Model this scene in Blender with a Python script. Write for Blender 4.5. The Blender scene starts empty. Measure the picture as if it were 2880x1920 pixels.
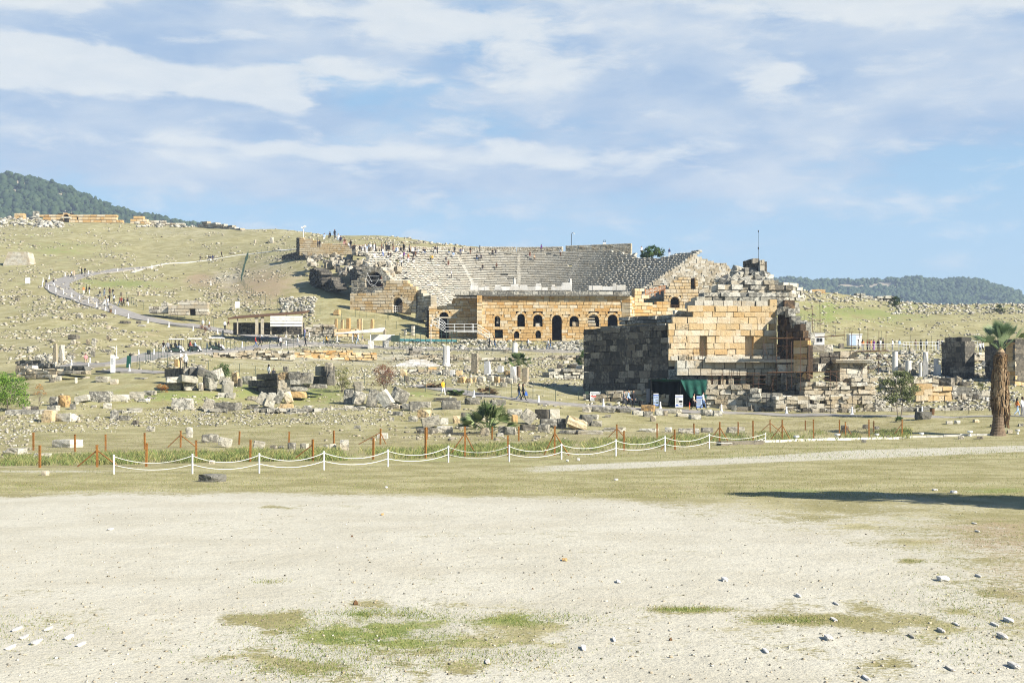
import bpy, math, random
import numpy as np
from mathutils import Vector, Matrix, noise as mnoise

random.seed(11)
RNG = np.random.default_rng(7)
SC = bpy.context.scene
COL = SC.collection
R = math.radians

# ------------------------------------------------------------------ camera
F, H, YH, CX = 4000.0, 3.2, 1120.0, 1440.0       # focal length in photo pixels, eye height, horizon row, centre column
cam_d = bpy.data.cameras.new('camera')
cam = bpy.data.objects.new('camera', cam_d)
COL.objects.link(cam)
cam.location = (0, 0, H)
cam.rotation_euler = (R(90), 0, 0)
cam_d.sensor_width = 36.0
cam_d.lens = 36.0 * F / 2880.0
cam_d.shift_y = (YH - 960.0) / 2880.0
cam_d.clip_start = 0.5
cam_d.clip_end = 30000.0
SC.camera = cam


def P(px, py, d):
    return Vector(((px - CX) * d / F, d, H + (YH - py) * d / F))


def pix(v):
    return (CX + F * v[0] / v[1], YH - F * (v[2] - H) / v[1])


# ------------------------------------------------------------------ cheap value noise (numpy)
def _h(ix, iy, s):
    n = (ix.astype(np.int64) * 374761393 + iy.astype(np.int64) * 668265263 + s * 974634511) & 0x7fffffff
    n = (n ^ (n >> 13)) * 1274126177 & 0x7fffffff
    n = n ^ (n >> 16)
    return (n & 0xffff) / 65535.0


def vnoise(x, y, s=0):
    x = np.asarray(x, float); y = np.asarray(y, float)
    ix = np.floor(x); iy = np.floor(y)
    fx = x - ix; fy = y - iy
    fx = fx * fx * (3 - 2 * fx); fy = fy * fy * (3 - 2 * fy)
    a = _h(ix, iy, s); b = _h(ix + 1, iy, s); c = _h(ix, iy + 1, s); d = _h(ix + 1, iy + 1, s)
    return (a * (1 - fx) + b * fx) * (1 - fy) + (c * (1 - fx) + d * fx) * fy - 0.5


def fbm(x, y, s=0, o=4):
    t = 0; a = 1.0
    for k in range(o):
        t = t + a * vnoise(x * 2 ** k, y * 2 ** k, s + k * 17); a *= 0.5
    return t


# ------------------------------------------------------------------ terrain: distance -> row of the ground, by column
COLS = {
 -300: [(60,1333),(75,1298),(95,1252),(115,1215),(128,1185),(140,1150),(155,1110),(170,1072),(190,1030),(215,985),(240,940),(265,893),(290,845),(313,805),(345,765),(400,715),(450,675),(500,642),(530,616),(545,606),(600,640),(700,720)],
 0: [(60,1333),(75,1298),(95,1252),(115,1215),(128,1185),(140,1150),(155,1110),(170,1072),(190,1030),(215,985),(240,940),(265,893),(290,845),(313,805),(345,765),(400,715),(450,675),(500,642),(530,616),(545,606),(600,640),(700,720)],
 300: [(60,1333),(75,1298),(95,1252),(115,1210),(128,1175),(140,1140),(152,1090),(165,1050),(188,1008),(215,960),(240,915),(265,878),(280,855),(313,800),(345,765),(400,715),(450,672),(500,642),(530,626),(545,620),(600,650),(700,720)],
 600: [(62,1328),(80,1285),(100,1240),(120,1195),(135,1150),(145,1112),(155,1080),(170,1045),(190,1010),(205,997),(225,970),(245,942),(262,915),(285,870),(313,815),(345,770),(378,738),(420,700),(460,668),(500,640),(540,630),(600,655),(700,740)],
 770: [(64,1322),(82,1278),(102,1235),(122,1188),(138,1140),(148,1108),(160,1075),(178,1040),(195,1012),(210,1000),(228,975),(245,950),(258,920),(270,868),(282,825),(295,795),(313,768),(345,735),(365,712),(400,690),(450,662),(490,648),(580,670),(700,750)],
 900: [(66,1318),(85,1272),(105,1230),(125,1180),(140,1130),(150,1105),(165,1070),(185,1035),(210,1003),(230,978),(245,955),(258,922),(267,878),(277,822),(288,785),(300,742),(312,710),(322,695),(345,692),(360,690),(400,680),(450,655),(480,648),(560,690),(700,760)],
 1050: [(70,1305),(90,1260),(110,1218),(130,1165),(145,1118),(155,1092),(170,1062),(190,1030),(212,1002),(230,980),(245,955),(257,922),(266,880),(276,852),(288,815),(302,775),(315,735),(325,712),(350,690),(400,665),(440,657),(520,700),(700,780)],
 1200: [(73,1300),(95,1252),(115,1210),(132,1165),(148,1112),(160,1088),(175,1062),(192,1035),(212,1005),(230,983),(245,955),(256,925),(268,890),(285,850),(305,770),(318,714),(350,700),(400,676),(480,720),(700,800)],
 1350: [(76,1290),(95,1255),(115,1213),(132,1170),(148,1118),(162,1090),(178,1062),(195,1035),(212,1005),(232,983),(243,960),(255,945),(275,930),(300,800),(318,714),(350,706),(400,699),(480,740),(700,820)],
 1500: [(80,1280),(100,1242),(118,1205),(135,1165),(148,1132),(162,1098),(178,1066),(195,1036),(212,1008),(232,984),(245,957),(260,950),(275,940),(300,800),(318,716),(350,720),(400,730),(480,780),(700,850)],
 1750: [(80,1280),(100,1240),(120,1205),(138,1175),(150,1150),(165,1110),(180,1075),(195,1045),(215,1005),(235,975),(250,940),(265,900),(285,830),(305,760),(318,734),(350,740),(400,755),(480,820),(700,880)],
 1950: [(82,1275),(100,1240),(120,1203),(138,1176),(150,1155),(165,1120),(180,1080),(195,1045),(215,1000),(235,950),(255,890),(270,850),(290,800),(310,775),(350,775),(400,800),(480,850),(700,900)],
 2200: [(90,1255),(105,1237),(117,1220),(130,1190),(142,1170),(152,1155),(165,1110),(180,1075),(200,1035),(220,1000),(235,965),(255,915),(280,870),(310,830),(340,805),(355,800),(420,850),(700,920)],
 2500: [(90,1258),(105,1240),(117,1226),(130,1192),(140,1170),(152,1156),(165,1110),(180,1065),(200,1030),(220,1003),(234,985),(255,955),(280,915),(310,875),(340,850),(355,845),(420,900),(700,950)],
 2880: [(90,1258),(105,1238),(117,1222),(124,1185),(132,1170),(150,1150),(165,1112),(180,1075),(200,1035),(220,1000),(240,975),(260,950),(290,915),(320,885),(350,862),(365,855),(420,900),(700,960)],
}
pxs = np.concatenate([[-9000, -5000, -3000, -2000, -1400, -1000], np.arange(-700, 3600, 12.0), [3900, 4300, 5000, 6500, 9000, 13000]])
ds = np.concatenate([[4, 6, 8], np.exp(np.linspace(math.log(10), math.log(700), 440)), [760, 850, 1000, 1300, 1800, 2500, 4000, 7000, 12000]])
keys = sorted(COLS)
ZC = np.zeros((len(keys), len(ds)))
for i, k in enumerate(keys):
    c = [(8, YH + F * H / 8), (20, YH + F * H / 20), (40, YH + F * H / 40), (50, YH + F * H / 50)] + COLS[k]
    dd = np.array([a for a, b in c], float)
    zz = np.array([H + (YH - b) * a / F for a, b in c])
    dd = np.concatenate([dd, [1100, 20000]]); zz = np.concatenate([zz, [-6, -20]])
    ZC[i] = np.interp(ds, dd, zz)
Zg = np.zeros((len(pxs), len(ds)))
for j in range(len(ds)):
    Zg[:, j] = np.interp(pxs, keys, ZC[:, j])
core = slice(0, len(ds) - 9)
ker = np.exp(-0.5 * (np.arange(-9, 10) / 3.2) ** 2); ker /= ker.sum()
pad = np.pad(Zg[:, core], ((0, 0), (9, 9)), mode='edge')
Zg[:, core] = np.apply_along_axis(lambda m: np.convolve(m, ker, mode='valid'), 1, pad)
kx = np.exp(-0.5 * (np.arange(-24, 25) / 8.0) ** 2); kx /= kx.sum()
pad = np.pad(Zg[6:-6], ((24, 24), (0, 0)), mode='edge')
Zg[6:-6] = np.apply_along_axis(lambda m: np.convolve(m, kx, mode='valid'), 0, pad)
XX = (pxs[:, None] - CX) * ds[None, :] / F
YY = np.repeat(ds[None, :], len(pxs), 0)
amp = np.clip((YY - 85) / 60, 0.06, 1) * np.clip((1500 - YY) / 800, 0, 1)
Zg += amp * (0.9 * fbm(XX / 22, YY / 22, 3, 3) + 0.34 * fbm(XX / 5, YY / 5, 9, 3))
Zg += np.clip((YY - 300) / 150, 0, 1) * np.clip((1200 - YY) / 400, 0, 1) * 2.2 * fbm(XX / 40, YY / 40, 21, 3)

# cavea (the bowl of the theatre) cut into the slope
TX, TY, TR0, TR1, TZ0 = 1.5, 275.0, 8.0, 37.0, 13.8
TN = 51
TRUN = (TR1 - TR0) / TN


def rise_at(phi):
    a = abs(math.degrees(phi))
    t = min(max((a - 20) / 65, 0), 1)
    return 0.42 - 0.052 * t * t * (3 - 2 * t)


_r = np.hypot(XX - TX, YY - TY)
_phi = np.abs(np.degrees(np.arctan2(XX - TX, YY - TY)))
_t = np.clip((_phi - 20) / 65, 0, 1)
_rise = 0.42 - 0.052 * _t * _t * (3 - 2 * _t)
seat = TZ0 + np.clip((_r - TR0) / TRUN, 0, TN) * _rise
inside = (_r < TR1 + 1.0) & (_phi < 92) & (YY > 275.5)
Zg = np.where(inside, np.minimum(Zg, seat - 1.6), Zg)
stagefl = (YY > 250) & (YY <= 277) & (XX > -15) & (XX < 27)
Zg = np.where(stagefl, np.minimum(Zg, 13.4), Zg)
# the flank of the right wing falls away from the masonry
logd = np.log(ds)


def ground_z(x, y):
    scalar = np.isscalar(x)
    x = np.atleast_1d(np.asarray(x, float)); y = np.atleast_1d(np.asarray(y, float))
    px = CX + F * x / y
    i = np.clip(np.searchsorted(pxs, px) - 1, 0, len(pxs) - 2)
    j = np.clip(np.searchsorted(ds, y) - 1, 0, len(ds) - 2)
    u = np.clip((px - pxs[i]) / (pxs[i + 1] - pxs[i]), 0, 1)
    w = np.clip((y - ds[j]) / (ds[j + 1] - ds[j]), 0, 1)
    z = (Zg[i, j] * (1 - u) + Zg[i + 1, j] * u) * (1 - w) + (Zg[i, j + 1] * (1 - u) + Zg[i + 1, j + 1] * u) * w
    return float(z[0]) if scalar else z


PYg = YH - F * (Zg - H) / YY
RMIN = np.minimum.accumulate(PYg, axis=1)


def depth_at(px, py):
    """distance of the ground seen at a point of the photo"""
    px = np.atleast_1d(np.asarray(px, float)); py = np.atleast_1d(np.asarray(py, float))
    i = np.clip(np.round(np.interp(px, pxs, np.arange(len(pxs)))).astype(int), 0, len(pxs) - 1)
    out = np.zeros(len(px))
    for k in range(len(px)):
        out[k] = np.interp(py[k], RMIN[i[k]][::-1], ds[::-1])
    return out


def G(px, py):
    d = float(depth_at(px, py)[0])
    x = (px - CX) * d / F
    return Vector((x, d, ground_z(x, d)))


# ------------------------------------------------------------------ mesh builder
class MB:
    def __init__(s):
        s.v = []; s.f = []; s.t = []; s.mi = []

    def add(s, vs, fs, tint=(0.5, 0.3), mi=0):
        o = len(s.v)
        s.v.extend([tuple(p) for p in vs]); s.t.extend([tint] * len(vs))
        s.f.extend([tuple(o + i for i in f) for f in fs]); s.mi.extend([mi] * len(fs))

    def hexa(s, p, tint=(0.5, 0.3), mi=0):
        # p: 4 bottom then 4 top, counter clockwise seen from above
        s.add(p, [(3, 2, 1, 0), (4, 5, 6, 7), (0, 1, 5, 4), (1, 2, 6, 5), (2, 3, 7, 6), (3, 0, 4, 7)], tint, mi)

    def box(s, c, size, rz=0.0, tint=(0.5, 0.3), jit=0.0, mi=0, rx=0.0, ry=0.0):
        sx, sy, sz = size[0] / 2, size[1] / 2, size[2] / 2
        m = Matrix.Rotation(rz, 3, 'Z') @ Matrix.Rotation(rx, 3, 'X') @ Matrix.Rotation(ry, 3, 'Y')
        pts = []
        for zz in (-sz, sz):
            for xx, yy in ((-sx, -sy), (sx, -sy), (sx, sy), (-sx, sy)):
                q = Vector((xx + random.uniform(-jit, jit), yy + random.uniform(-jit, jit), zz + random.uniform(-jit, jit)))
                pts.append(m @ q + Vector(c))
        s.hexa(pts, tint, mi)

    def tube(s, pts, r, n=6, tint=(0.5, 0.3), mi=0, cap=True):
        pts = [Vector(p) for p in pts]
        rs = r if isinstance(r, (list, tuple)) else [r] * len(pts)
        vs = []; fs = []
        for k, p in enumerate(pts):
            a = pts[max(k - 1, 0)]; b = pts[min(k + 1, len(pts) - 1)]
            t = (b - a)
            if t.length < 1e-9: t = Vector((0, 0, 1))
            t.normalize()
            u = t.cross(Vector((0, 0, 1)) if abs(t.z) < 0.95 else Vector((1, 0, 0))).normalized()
            w = t.cross(u)
            for i in range(n):
                an = 2 * math.pi * i / n
                vs.append(p + (u * math.cos(an) + w * math.sin(an)) * rs[k])
        for k in range(len(pts) - 1):
            for i in range(n):
                j = (i + 1) % n
                fs.append((k * n + i, (k + 1) * n + i, (k + 1) * n + j, k * n + j))
        if cap:
            fs.append(tuple(range(n))); fs.append(tuple((len(pts) - 1) * n + i for i in reversed(range(n))))
        s.add(vs, fs, tint, mi)

    def lathe(s, prof, c, n=12, tint=(0.5, 0.3), mi=0, flute=0.0):
        vs = []; fs = []
        for (r, z) in prof:
            for i in range(n):
                rr = r * (1 - (flute if i % 2 else 0))
                an = 2 * math.pi * i / n
                vs.append((c[0] + rr * math.cos(an), c[1] + rr * math.sin(an), c[2] + z))
        for k in range(len(prof) - 1):
            for i in range(n):
                j = (i + 1) % n
                fs.append((k * n + i, k * n + j, (k + 1) * n + j, (k + 1) * n + i))
        fs.append(tuple(reversed(range(n)))); fs.append(tuple((len(prof) - 1) * n + i for i in range(n)))
        s.add(vs, fs, tint, mi)

    def build(s, name, mats, parent=None, smooth=False, origin=None):
        o = parent.location if parent is not None and parent.type == 'EMPTY' else (Vector(origin) if origin is not None else Vector((0, 0, 0)))
        if parent is not None and parent.type != 'EMPTY':
            o = Vector(parent['_o']) if '_o' in parent else parent.matrix_world.translation
        me = bpy.data.meshes.new(name)
        vv = [(a - o.x, b - o.y, c - o.z) for a, b, c in s.v]
        me.from_pydata(vv, [], s.f)
        if not isinstance(mats, (list, tuple)): mats = [mats]
        for m in mats: me.materials.append(m)
        at = me.attributes.new('tint', 'FLOAT_COLOR', 'POINT')
        arr = np.zeros((len(s.v), 4), np.float32)
        tt = np.array(s.t, np.float32).reshape(-1, 2)
        arr[:, 0] = tt[:, 0]; arr[:, 1] = tt[:, 1]; arr[:, 3] = 1
        at.data.foreach_set('color', arr.ravel())
        if len(mats) > 1: me.polygons.foreach_set('material_index', s.mi)
        if smooth: me.polygons.foreach_set('use_smooth', [True] * len(me.polygons))
        me.update()
        ob = bpy.data.objects.new(name, me)
        COL.objects.link(ob)
        if parent is not None:
            ob.parent = parent
            if parent.type == 'EMPTY': ob['_o'] = list(parent.location)
            else: ob['_o'] = list(o)
        else:
            ob.location = o
            ob['_o'] = list(o)
        return ob


REG = []          # top-level things: (object, photo column, photo row)


def tag(o, label, cat, group=None, at=None):
    o['label'] = label; o['category'] = cat
    if group: o['group'] = group
    l = at if at is not None else o.location
    px, py = pix(l) if l[1] > 1 else (0, 0)
    REG.append((o, px, py))
    return o


def thing(name, label, cat, loc, group=None):
    e = bpy.data.objects.new(name, None)
    COL.objects.link(e)
    e.location = loc; e.empty_display_size = 0.3
    return tag(e, label, cat, group)


def solo(mb, name, mats, label, cat, loc, group=None, smooth=False):
    o = mb.build(name, mats, None, smooth, loc)
    return tag(o, label, cat, group)


def struct(o):
    o['kind'] = 'structure'; return o


def stuff(o, label, cat):
    o['kind'] = 'stuff'; o['label'] = label; o['category'] = cat; return o


def np_mesh(name, v, f, mats, tint=None, mi=None, smooth=False):
    me = bpy.data.meshes.new(name)
    v = np.asarray(v, np.float32); f = np.asarray(f, np.int32)
    me.vertices.add(len(v)); me.vertices.foreach_set('co', v.ravel())
    k = f.shape[1]
    me.loops.add(f.size); me.loops.foreach_set('vertex_index', f.ravel())
    me.polygons.add(len(f))
    me.polygons.foreach_set('loop_start', np.arange(0, f.size, k, dtype=np.int32))
    me.polygons.foreach_set('loop_total', np.full(len(f), k, np.int32))
    if not isinstance(mats, (list, tuple)): mats = [mats]
    for m in mats: me.materials.append(m)
    if mi is not None: me.polygons.foreach_set('material_index', np.asarray(mi, np.int32))
    if tint is not None:
        at = me.attributes.new('tint', 'FLOAT_COLOR', 'POINT')
        arr = np.ones((len(v), 4), np.float32)
        arr[:, :tint.shape[1]] = tint
        at.data.foreach_set('color', arr.ravel())
    if smooth: me.polygons.foreach_set('use_smooth', np.ones(len(f), bool))
    me.update(calc_edges=True)
    me.validate()
    ob = bpy.data.objects.new(name, me); COL.objects.link(ob)
    return ob
HAZE = True; DENOISE = True
# ------------------------------------------------------------------ node helper
class NT:
    def __init__(s, tree):
        s.t = tree; s.n = tree.nodes; s.l = tree.links

    def node(s, typ, **kw):
        n = s.n.new(typ)
        for k, v in kw.items():
            setattr(n, k, v)
        return n

    def put(s, sock, v):
        if v is None: return
        if isinstance(v, bpy.types.NodeSocket): s.l.new(v, sock)
        else: sock.default_value = v

    def math(s, op, a, b=None, c=None, clamp=False):
        n = s.node('ShaderNodeMath', operation=op, use_clamp=clamp)
        s.put(n.inputs[0], a); s.put(n.inputs[1], b)
        if c is not None: s.put(n.inputs[2], c)
        return n.outputs[0]

    def mix(s, f, a, b, blend='MIX'):
        n = s.node('ShaderNodeMix', data_type='RGBA', blend_type=blend)
        s.put(n.inputs['Factor'], f)
        s.put(n.inputs[6], (*a, 1) if isinstance(a, tuple) and len(a) == 3 else a)
        s.put(n.inputs[7], (*b, 1) if isinstance(b, tuple) and len(b) == 3 else b)
        return n.outputs[2]

    def noise(s, vec, scale, detail=3, rough=0.55, dist=0.0):
        n = s.node('ShaderNodeTexNoise')
        s.put(n.inputs['Vector'], vec)
        n.inputs['Scale'].default_value = scale; n.inputs['Detail'].default_value = detail
        n.inputs['Roughness'].default_value = rough; n.inputs['Distortion'].default_value = dist
        return n.outputs[0]

    def step(s, v, lo, hi):
        n = s.node('ShaderNodeMapRange', interpolation_type='SMOOTHSTEP')
        s.put(n.inputs[0], v); s.put(n.inputs[1], lo); s.put(n.inputs[2], hi)
        return n.outputs[0]

    def ramp(s, v, stops):
        n = s.node('ShaderNodeValToRGB')
        e = n.color_ramp.elements
        while len(e) < len(stops): e.new(0.5)
        for k, (p, c) in enumerate(stops):
            e[k].position = p; e[k].color = (*c, 1)
        s.put(n.inputs[0], v)
        return n.outputs[0]

    def attr(s, name='tint'):
        a = s.node('ShaderNodeAttribute', attribute_name=name)
        sp = s.node('ShaderNodeSeparateColor')
        s.l.new(a.outputs['Color'], sp.inputs[0])
        return sp.outputs

    def pos(s):
        return s.node('ShaderNodeNewGeometry').outputs['Position']

    def bump(s, h, strength, dist):
        n = s.node('ShaderNodeBump')
        n.inputs['Strength'].default_value = strength; n.inputs['Distance'].default_value = dist
        s.put(n.inputs['Height'], h)
        return n.outputs[0]


def new_mat(name):
    m = bpy.data.materials.new(name); m.use_nodes = True
    t = NT(m.node_tree)
    b = m.node_tree.nodes['Principled BSDF']
    b.inputs['Roughness'].default_value = 0.9
    b.inputs['Specular IOR Level'].default_value = 0.15
    return m, t, b


def stone(name, stops, alt, alt_amt=0.5, lichen=(0.045, 0.045, 0.042), lich_bias=0.0, bump=0.6, fine=3.0, sat_dark=0.75):
    """blocks: base colour per block (tint.r), broad patches of a second colour, black lichen by tint.g"""
    m, t, b = new_mat(name)
    p = t.pos(); a = t.attr()
    base = t.ramp(a[0], stops)
    n1 = t.noise(p, 0.55, 4, 0.6); n2 = t.noise(p, fine, 4, 0.65); n3 = t.noise(p, 9.0, 3, 0.7)
    base = t.mix(t.math('MULTIPLY', t.step(n1, 0.45, 0.65), alt_amt), base, alt)
    k = t.math('ADD', t.math('MULTIPLY', n2, 1.05), t.math('ADD', t.math('MULTIPLY', a[1], 0.55), lich_bias))
    k = t.math('ADD', k, t.math('MULTIPLY', t.math('SUBTRACT', n3, 0.5), 0.55))
    base = t.mix(t.math('MULTIPLY', t.step(k, 0.74, 0.98), sat_dark), base, lichen)
    mp = t.node('ShaderNodeMapping'); t.l.new(p, mp.inputs[0]); mp.inputs['Scale'].default_value = (1, 1, .14)
    sk_ = t.noise(mp.outputs[0], 2.6, 3, .6)
    v = t.math('ADD', t.math('ADD', 0.40, t.math('MULTIPLY', n3, 0.5)), t.math('MULTIPLY', sk_, .7))
    base = t.mix(1.0, base, t.ramp(v, [(0.0, (0, 0, 0)), (1.0, (1, 1, 1))]), 'MULTIPLY')
    t.put(b.inputs['Base Color'], base)
    t.put(b.inputs['Normal'], t.bump(t.math('ADD', n2, t.math('MULTIPLY', n3, 0.6)), bump, 0.12))
    return m


def plain(name, col, rough=0.8, var=0.25, scale=6.0, spec=0.2, metal=0.0, dirt=None):
    m, t, b = new_mat(name)
    n = t.noise(t.pos(), scale, 4, 0.6)
    c2 = tuple(c * (1 - var) for c in col) if dirt is None else dirt
    t.put(b.inputs['Base Color'], t.mix(t.step(n, 0.42, 0.72), col, c2))
    b.inputs['Roughness'].default_value = rough
    b.inputs['Specular IOR Level'].default_value = spec
    b.inputs['Metallic'].default_value = metal
    return m


def leaf(name, stops, trans=0.25):
    m, t, b = new_mat(name)
    a = t.attr()
    n = t.noise(t.pos(), 1.5, 2)
    v = t.math('ADD', t.math('MULTIPLY', a[0], 0.75), t.math('MULTIPLY', t.math('SUBTRACT', n, 0.38), 0.6))
    c = t.ramp(v, stops)
    t.put(b.inputs['Base Color'], c)
    b.inputs['Roughness'].default_value = 0.7
    b.inputs['Specular IOR Level'].default_value = 0.12
    tr = t.node('ShaderNodeBsdfTranslucent'); t.put(tr.inputs[0], c)
    mx = t.node('ShaderNodeMixShader'); mx.inputs[0].default_value = trans
    out = [n_ for n_ in t.n if n_.type == 'OUTPUT_MATERIAL'][0]
    t.l.new(b.outputs[0], mx.inputs[1]); t.l.new(tr.outputs[0], mx.inputs[2]); t.l.new(mx.outputs[0], out.inputs[0])
    return m


M = {}
M['ochre'] = stone('ochre_travertine', [(0, (.43, .25, .09)), (.25, (.48, .325, .15)), (.6, (.52, .40, .23)), (1, (.56, .48, .345))], (.45, .285, .115), 0.6, lich_bias=-0.08)
M['honey'] = stone('honey_travertine', [(0, (.43, .285, .13)), (.4, (.49, .375, .215)), (1, (.56, .49, .37))], (.46, .31, .14), 0.55, lich_bias=-0.04)
M['shade_stain'] = stone('shaded_stained_travertine', [(0, (.12, .075, .04)), (.5, (.20, .125, .065)), (1, (.30, .20, .11))], (.10, .07, .045), 0.6, lich_bias=0.1, lichen=(.025, .022, .02))  # brown stain plus the wing's shade, put into the colour
M['pale'] = stone('pale_travertine', [(0, (.30, .255, .175)), (.5, (.41, .365, .28)), (1, (.53, .50, .42))], (.38, .29, .17), 0.5, lich_bias=0.02)
M['grey'] = stone('grey_limestone', [(0, (.27, .25, .20)), (.5, (.41, .385, .315)), (1, (.53, .505, .43))], (.37, .31, .21), 0.4, lich_bias=0.04)
M['dark'] = stone('shaded_blackened_travertine', [(0, (.11, .096, .074)), (.6, (.20, .176, .136)), (1, (.34, .305, .24))], (.15, .128, .096), 0.5, lich_bias=0.05, lichen=(.03, .03, .028))  # black lichen plus the shade of sunless faces, put into the colour
M['marble'] = stone('white_marble', [(0, (.43, .41, .37)), (1, (.60, .585, .55))], (.46, .40, .31), 0.45, lich_bias=-0.12, bump=0.3)
M['seat'] = stone('cavea_stone', [(0, (.36, .335, .28)), (.5, (.46, .43, .36)), (1, (.57, .535, .455))], (.44, .375, .265), 0.4, lich_bias=0.02)
M['rubble'] = stone('hillside_stone', [(0, (.24, .21, .145)), (.5, (.36, .325, .245)), (1, (.47, .44, .36))], (.36, .29, .18), 0.4, lich_bias=0.03, bump=0.3)
M['white'] = plain('white_paint', (.70, .70, .68), .55, dirt=(.55, .54, .50), scale=3)
M['wpanel'] = plain('white_sheet_metal', (.62, .61, .58), .5, dirt=(.50, .47, .41), scale=1.2)
M['rust'] = plain('rust_orange_steel', (.27, .12, .03), .8, dirt=(.14, .065, .02), scale=9)
M['rusty'] = plain('rusty_scaffold_tube', (.11, .06, .038), .85, scale=8)
M['fpost'] = plain('dark_green_fence_paint', (.035, .06, .045), .7)
M['black'] = plain('black_metal', (.02, .02, .021), .6)
M['wire'] = plain('weathered_wire', (.17, .14, .10), .8)
M['gwire'] = plain('green_coated_wire', (.045, .11, .08), .8)
M['gnet'] = plain('green_shade_net', (.012, .075, .055), .8, var=.45, scale=4)
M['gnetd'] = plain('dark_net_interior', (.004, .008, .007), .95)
M['asphalt'] = plain('pale_asphalt', (.27, .25, .22), .9, dirt=(.20, .185, .165), scale=1.4)
M['conc'] = plain('bleached_concrete', (.55, .53, .47), .9, var=.35, scale=2.5)
M['blue'] = plain('blue_print', (.03, .09, .36), .6)
M['ltblue'] = plain('pale_blue_print', (.40, .50, .68), .6, var=.2)
M['redp'] = plain('red_print', (.62, .08, .05), .6)
M['grayp'] = plain('grey_print', (.24, .25, .27), .6, scale=30)
M['teal'] = plain('teal_paint', (.06, .20, .21), .6)
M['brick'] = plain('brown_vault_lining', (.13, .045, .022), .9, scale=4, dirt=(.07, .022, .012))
M['shade'] = plain('unlit_inner_stone', (.05, .036, .022), .95)  # near-black colour holds the shade inside openings
M['wood'] = plain('brown_timber', (.12, .065, .03), .85)
M['orwood'] = plain('orange_timber', (.50, .20, .06), .8)
M['bark'] = plain('grey_bark', (.20, .17, .13), .9, var=.5, scale=8)
M['palmbark'] = plain('brown_palm_bark', (.16, .115, .075), .95, var=.6, scale=7)
M['frond_dead'] = leaf('dead_frond', [(0, (.06, .036, .018)), (.45, (.19, .12, .06)), (1, (.42, .32, .20))], .1)
M['frond'] = leaf('palm_frond', [(0, (.075, .125, .05)), (.5, (.18, .25, .12)), (1, (.34, .41, .25))], .25)
M['frond_low'] = leaf('low_palm_frond', [(0, (.03, .06, .018)), (.5, (.11, .16, .055)), (1, (.33, .36, .18))], .25)
M['lf_green'] = leaf('bush_leaf_green', [(0, (.02, .05, .012)), (.5, (.07, .13, .03)), (1, (.19, .25, .07))])
M['lf_pine'] = leaf('pine_bush_needle', [(0, (.055, .12, .015)), (.5, (.16, .27, .04)), (1, (.33, .42, .11))])
M['lf_olive'] = leaf('tree_leaf_olive', [(0, (.045, .06, .022)), (.5, (.13, .155, .06)), (1, (.32, .34, .17))])
M['lf_red'] = leaf('russet_leaf', [(0, (.06, .025, .015)), (.5, (.18, .075, .04)), (1, (.36, .19, .10))])
M['lf_orange'] = leaf('orange_leaf', [(0, (.20, .08, .02)), (.5, (.42, .19, .05)), (1, (.55, .34, .12))])
M['lf_yellow'] = leaf('yellow_leaf', [(0, (.18, .17, .02)), (.5, (.45, .36, .04)), (1, (.60, .50, .10))])
M['lf_ygreen'] = leaf('yellow_green_leaf', [(0, (.07, .09, .02)), (.5, (.17, .18, .05)), (1, (.34, .31, .12))])
M['lf_dark'] = leaf('dark_shrub_leaf', [(0, (.015, .028, .010)), (.5, (.04, .065, .02)), (1, (.10, .13, .045))])
M['grass'] = leaf('tall_grass_blade', [(0, (.09, .15, .035)), (.4, (.18, .235, .07)), (.7, (.34, .32, .12)), (1, (.50, .41, .20))], .3)
M['turf'] = leaf('short_grass_blade', [(0, (.10, .17, .03)), (.45, (.22, .25, .07)), (.75, (.38, .33, .15)), (1, (.48, .38, .19))], .3)
M['pine'] = leaf('far_pine', [(0, (.018, .034, .014)), (.5, (.04, .062, .024)), (1, (.085, .11, .045))], .1)
M['skin'] = plain('skin', (.48, .27, .18), .6, var=.12)
M['hillsoil'] = plain('far_hill_soil', (.30, .25, .17), .95, dirt=(.12, .12, .07), scale=.03)


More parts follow.
